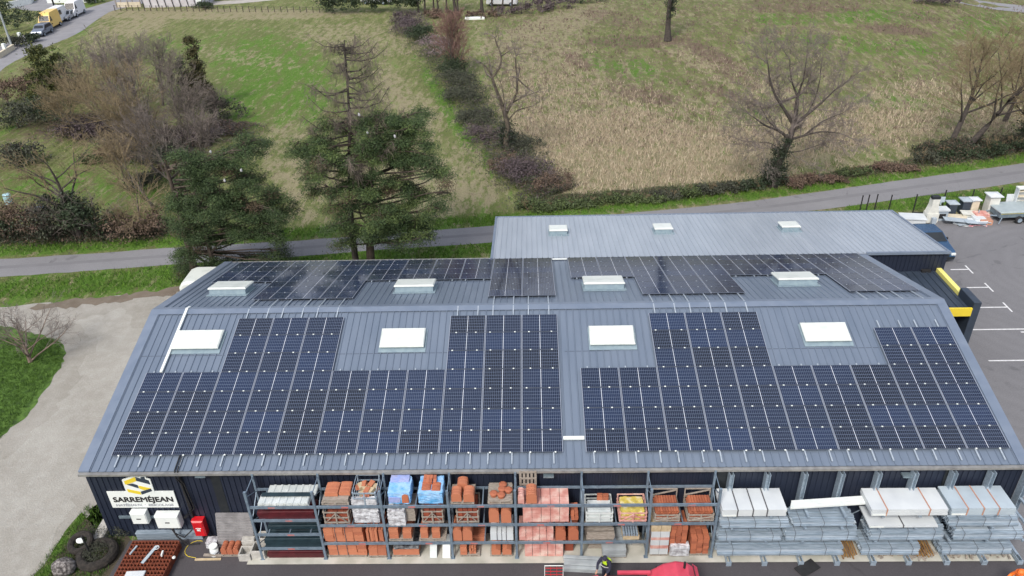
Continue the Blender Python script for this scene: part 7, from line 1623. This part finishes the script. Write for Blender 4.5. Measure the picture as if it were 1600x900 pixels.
for px, py, w_, d_, h_, mt, nm, lab, ct in ((1424, 347, 1.7, 1.0, .45, M_cardw, 'stone_trough', 'white stone trough lying at the annex edge', 'trough'), (1438, 341, 1.0, .8, .35, M_black, 'black_crate', 'black crate between trough and barbecue', 'crate'), (1490, 342, 1.8, .7, .28, M_cream, 'paving_stack', 'low beige paving stack in front of the dark pillars', 'paving'), (1512, 340, 1.0, .6, .4, M_stonew, 'stone_basin', 'white stone basin in front of the beige pillar', 'basin'),
                                   (1530, 342, 1.1, .8, .55, M_pink, 'pink_pack', 'pinkish wrapped pack left of the trailer', 'pack'), (1527, 347, .9, .7, .45, M_cardw, 'white_sack', 'white sack on the ground left of the trailer', 'sack'), (1538, 349, .9, .6, .4, M_strap, 'cardboard_box', 'brown cardboard box by the trailer drawbar', 'box')):
    P = onz(px, py); wrapped(P[0] - w_ / 2, P[0] + w_ / 2, P[1] - d_ / 2, P[1] + d_ / 2, 0, h_, mt, lab, ct, nm, px) if nm in ('white_sack', 'pink_pack') else None
    if nm not in ('white_sack', 'pink_pack'):
        m = MB(); m.bbox(-w_ / 2, w_ / 2, -d_ / 2, d_ / 2, 0, h_, .03)
        if nm in ('paving_stack',): 
            for q in range(4): m.box(-w_ / 2 - .01, w_ / 2 + .01, -d_ / 2 - .012, -d_ / 2 - .002, q * .07, q * .07 + .055)
        if nm in ('stone_trough', 'stone_basin'): m.box(-w_ / 2 - .08, w_ / 2 + .08, -d_ / 2 - .08, d_ / 2 + .08, h_ + .002, h_ + .06)
        one(nm, m, mt, lab, ct, P, math.radians(-8))
r = thing('flattened_panels', 'heap of pale blue and white sheets lying on the asphalt left of the trailer', 'sheets', onz(1512, 350), math.radians(-6))
for k in range(9):
    m = MB(); m.cbox((rng.uniform(-1.0, 1.1), rng.uniform(-.3, .35), .05 + k * .04), (rng.uniform(.8, 1.9), rng.uniform(.3, .7), .035), rng.uniform(-.4, .4), rng.uniform(-.12, .12), rng.uniform(-.1, .1)); m.build('sheet', (M_cardw, M_cardw2, M_bluegrey)[k % 3], r)
m = MB(); P = onz(1527, 353)
for k in range(4): m.cbox((P[0] - .5 + k * .35, P[1] + rng.uniform(-.1, .1), .03), (.3, .12, .04), rng.uniform(-.5, .5))
one('red_white_tape', m, pm('pink_tape', (.8, .25, .3), (.85, .6, .62), 14, .6), 'crumpled red and white tape on the asphalt left of the trailer', 'tape')
m = MB(); m.bar((onz(1486, 347)[0], onz(1486, 347)[1], .08), (onz(1541, 338)[0], onz(1541, 338)[1], .12), .3, .12); one('grey_beam', m, M_galv2, 'long grey beam lying behind the heap of sheets', 'beam')
for k, px in enumerate((1574, 1583)):
    m = MB(); m.M = Matrix.Rotation(math.radians(-10), 4, 'X'); m.bbox(-.3, .3, -.03, .03, 0, 1.45, .01); one('standing_door', m, M_cardw if k == 0 else M_sheetw, f'{("left", "right")[k]} pale door panel standing behind the trailer', 'door panel', onz(px, 331))
r = thing('display_board', 'large white display unit with beige shelves at the right edge', 'display', onz(1598, 330)); m = MB(); m.box(-1.0, 1.6, .12, .2, 0, 2.0); m.box(-1.0, -.94, -.25, .12, 0, 2.0); m.build('back_board', M_cardw, r); m = MB()
for z in (.3, .8, 1.3, 1.75): m.box(-.93, 1.5, -.2, .118, z, z + .07)
m.build('shelf', M_cream, r); m = MB(); m.box(-1.02, 1.62, -.28, .22, 2.002, 2.1); m.build('top_board', M_white, r)
# trailer
r = thing('twin_axle_trailer', 'grey covered twin axle trailer parked at the right edge', 'trailer', onz(1588, 349) + np.array([.3, 1.0, 0]), math.radians(3))
m = MB(); m.box(-1.75, 2.2, -.85, .85, .45, .85); m.build('bed', M_galv2, r)
m = MB(); m.bbox(-1.8, 2.25, -.95, .95, .855, .97, .05); m.build('cover', pm('pale_grey_cover', (.36, .42, .44), (.31, .37, .39), 2, .5, bump=.2), r)
m = MB(); m.box(-1.7, 2.2, -.865, -.855, .75, .82); m.build('yellow_stripe', M_yellowl, r)
m = MB(); m.bar((-1.7, -.5, .48), (-3.1, 0, .45), .08); m.bar((-1.7, .5, .48), (-3.1, 0, .45), .08); m.tube([(-2.9, 0, 0), (-2.9, 0, .8)], .04, 8); m.build('drawbar', M_galv, r)
m = MB(); m.bar((-1.6, -.95, .5), (-1.75, -.98, .02), .06); m.build('prop_stand', M_galv, r)
for wx in (-.25, .48):
    for s_ in (-1, 1): wheel(r, wx, s_ * 1.02, .3)
# ---- far structures
P = onz(0, 4); wg2 = []
def wall_px(a, b2, h, th, mat, label, name='garden_wall', cat='wall'):
    A_, B_ = onz(*a), onz(*b2); m = MB(); d = math.atan2(B_[1] - A_[1], B_[0] - A_[0]); L = math.hypot(B_[0] - A_[0], B_[1] - A_[1]); m.box(0, L, 0, th, 0, h); m.box(-.03, L + .03, -.04, th + .04, h + .002, h + .06); return one(name, m, mat, label, cat, A_, d)
wall_px((14, 14), (50, 6), 1.1, .25, M_white, 'white garden wall left of the driveway'); wall_px((74, 5), (150, 4), 1.3, .25, M_white, 'long white garden wall right of the driveway'); wall_px((50, 6), (56, -4), 1.1, .25, M_white, 'short white wall returning up the driveway')
wall_px((0, 92), (24, 77), .7, .3, M_cream, 'low cream wall at the left edge beside the street')
def pole(px0, py0, px1, py1, lab, mat=M_concrete, h=8, r_=.13):
    B = onz(px0, py0); m = MB(); m.tube([(0, 0, 0), (0, 0, h)], [r_ * 1.3, r_ * .8], 8); m.box(-.5, .5, -.05, .05, h - .5, h - .4); one('utility_pole', m, mat, lab, 'pole', B)
pole(20, 77, 0, 0, 'pale concrete utility pole at the left edge beside the street', M_slab); pole(87, 17, 0, 0, 'dark green utility pole behind the white van', M_leafd if 0 else M_darkm)
for px, lab in ((10, 'left white gate post beside the street'), (34, 'right white gate post under the utility pole')):
    m = MB(); m.bbox(-.2, .2, -.2, .2, 0, 1.5, .03); one('gate_post', m, M_white, lab, 'gate post', onz(px, 84 if px == 10 else 66))
# pink roofed greenhouse like building with lattice front, top edge
A_ = onz(226, 12); B_ = onz(316, 11); L = B_[0] - A_[0]
r = thing('far_house', 'long pale building front with dark slanting posts at the top edge', 'house', A_)
m = MB(); m.box(0, L, 0, 6, 0, 2.6); m.build('wall', pm('pale_pinkish_render', (.55, .54, .57), (.47, .45, .48), 1, .8), r)
m = MB(); m.add([(-.4, -.6, 2.6), (L + .4, -.6, 2.6), (L + .4, 3, 4.0), (-.4, 3, 4.0), (L + .4, 6.6, 2.6), (-.4, 6.6, 2.6)], [(0, 1, 2, 3), (3, 2, 4, 5), (0, 3, 5), (1, 4, 2)]); m.build('roof', M_terrad, r)
m = MB()
for k in range(9): a = L * k / 8; m.bar((a, -.12, 0), (a - .25, -.12, 2.5), .1)
m.build('post', M_darkm, r); m = MB(); m.box(L - 1.2, L, -.06, -.01, .3, 2.3); m.build('white_door', M_white, r)
P = onz(182, 12); r = thing('garden_pergola', 'low wooden pergola at the street corner by the far building', 'pergola', P); m = MB()
for xx in (0, 2.2, 4.6):
    for yy in (0, 2): m.box(xx, xx + .12, yy, yy + .12, 0, 2.1)
m.build('post', M_wood, r); m = MB(); m.box(-.2, 4.9, -.2, .0, 2.1, 2.2); m.box(-.2, 4.9, 2.1, 2.3, 2.1, 2.2)
for k in range(12): m.box(k * .41, k * .41 + .09, -.3, 2.4, 2.205, 2.28)
m.build('roof_slats', M_wood, r); m = MB(); m.box(0, 4.7, .14, .2, 0, .9); m.build('railing', M_cream, r)
# low wire fence along the far end of the left field
A_, B_ = onz(180, 17), onz(520, 20); m = MB()
for k in range(36): f = k / 35; m.box(A_[0] + (B_[0] - A_[0]) * f - .05, A_[0] + (B_[0] - A_[0]) * f + .05, A_[1] + (B_[1] - A_[1]) * f - .05, A_[1] + (B_[1] - A_[1]) * f + .05, 0, 1.0)
for z in (.5, .9): m.bar((A_[0], A_[1], z), (B_[0], B_[1], z), .03)
one('field_fence', m, M_barkd, 'low dark post and wire fence along the far end of the left field', 'fence')
P = at(742, 30); m = MB(); m.bbox(-1.6, 1.6, -.4, .4, 0, .35, .05); one('white_trough', m, M_white, 'long white trough lying at the far field edge', 'trough', P)
m = MB(); m.tube([(0, 0, 0), (0, 0, .05), (0, 0, .85), (0, 0, .9)], [.3, .33, .33, .3], 12); one('blue_barrel', m, pm('pale_blue_plastic', (.40, .62, .68), (.34, .55, .62), 2, .5), 'pale blue barrel behind the roadside hedge, left edge', 'barrel', at(15, 318))
m = MB(); m.bbox(-.35, .35, -.25, .25, 0, .3, .04); one('lilac_tub', m, M_lilac, 'lilac plastic tub behind the roadside hedge', 'tub', at(64, 328))
m = MB(); A_ = onz(1600, 8); 
wall_px((1515, 10), (1535, 14), .5, .3, M_stonew, 'pale kerb stones at the far road entrance', 'kerb_stones', 'stones')
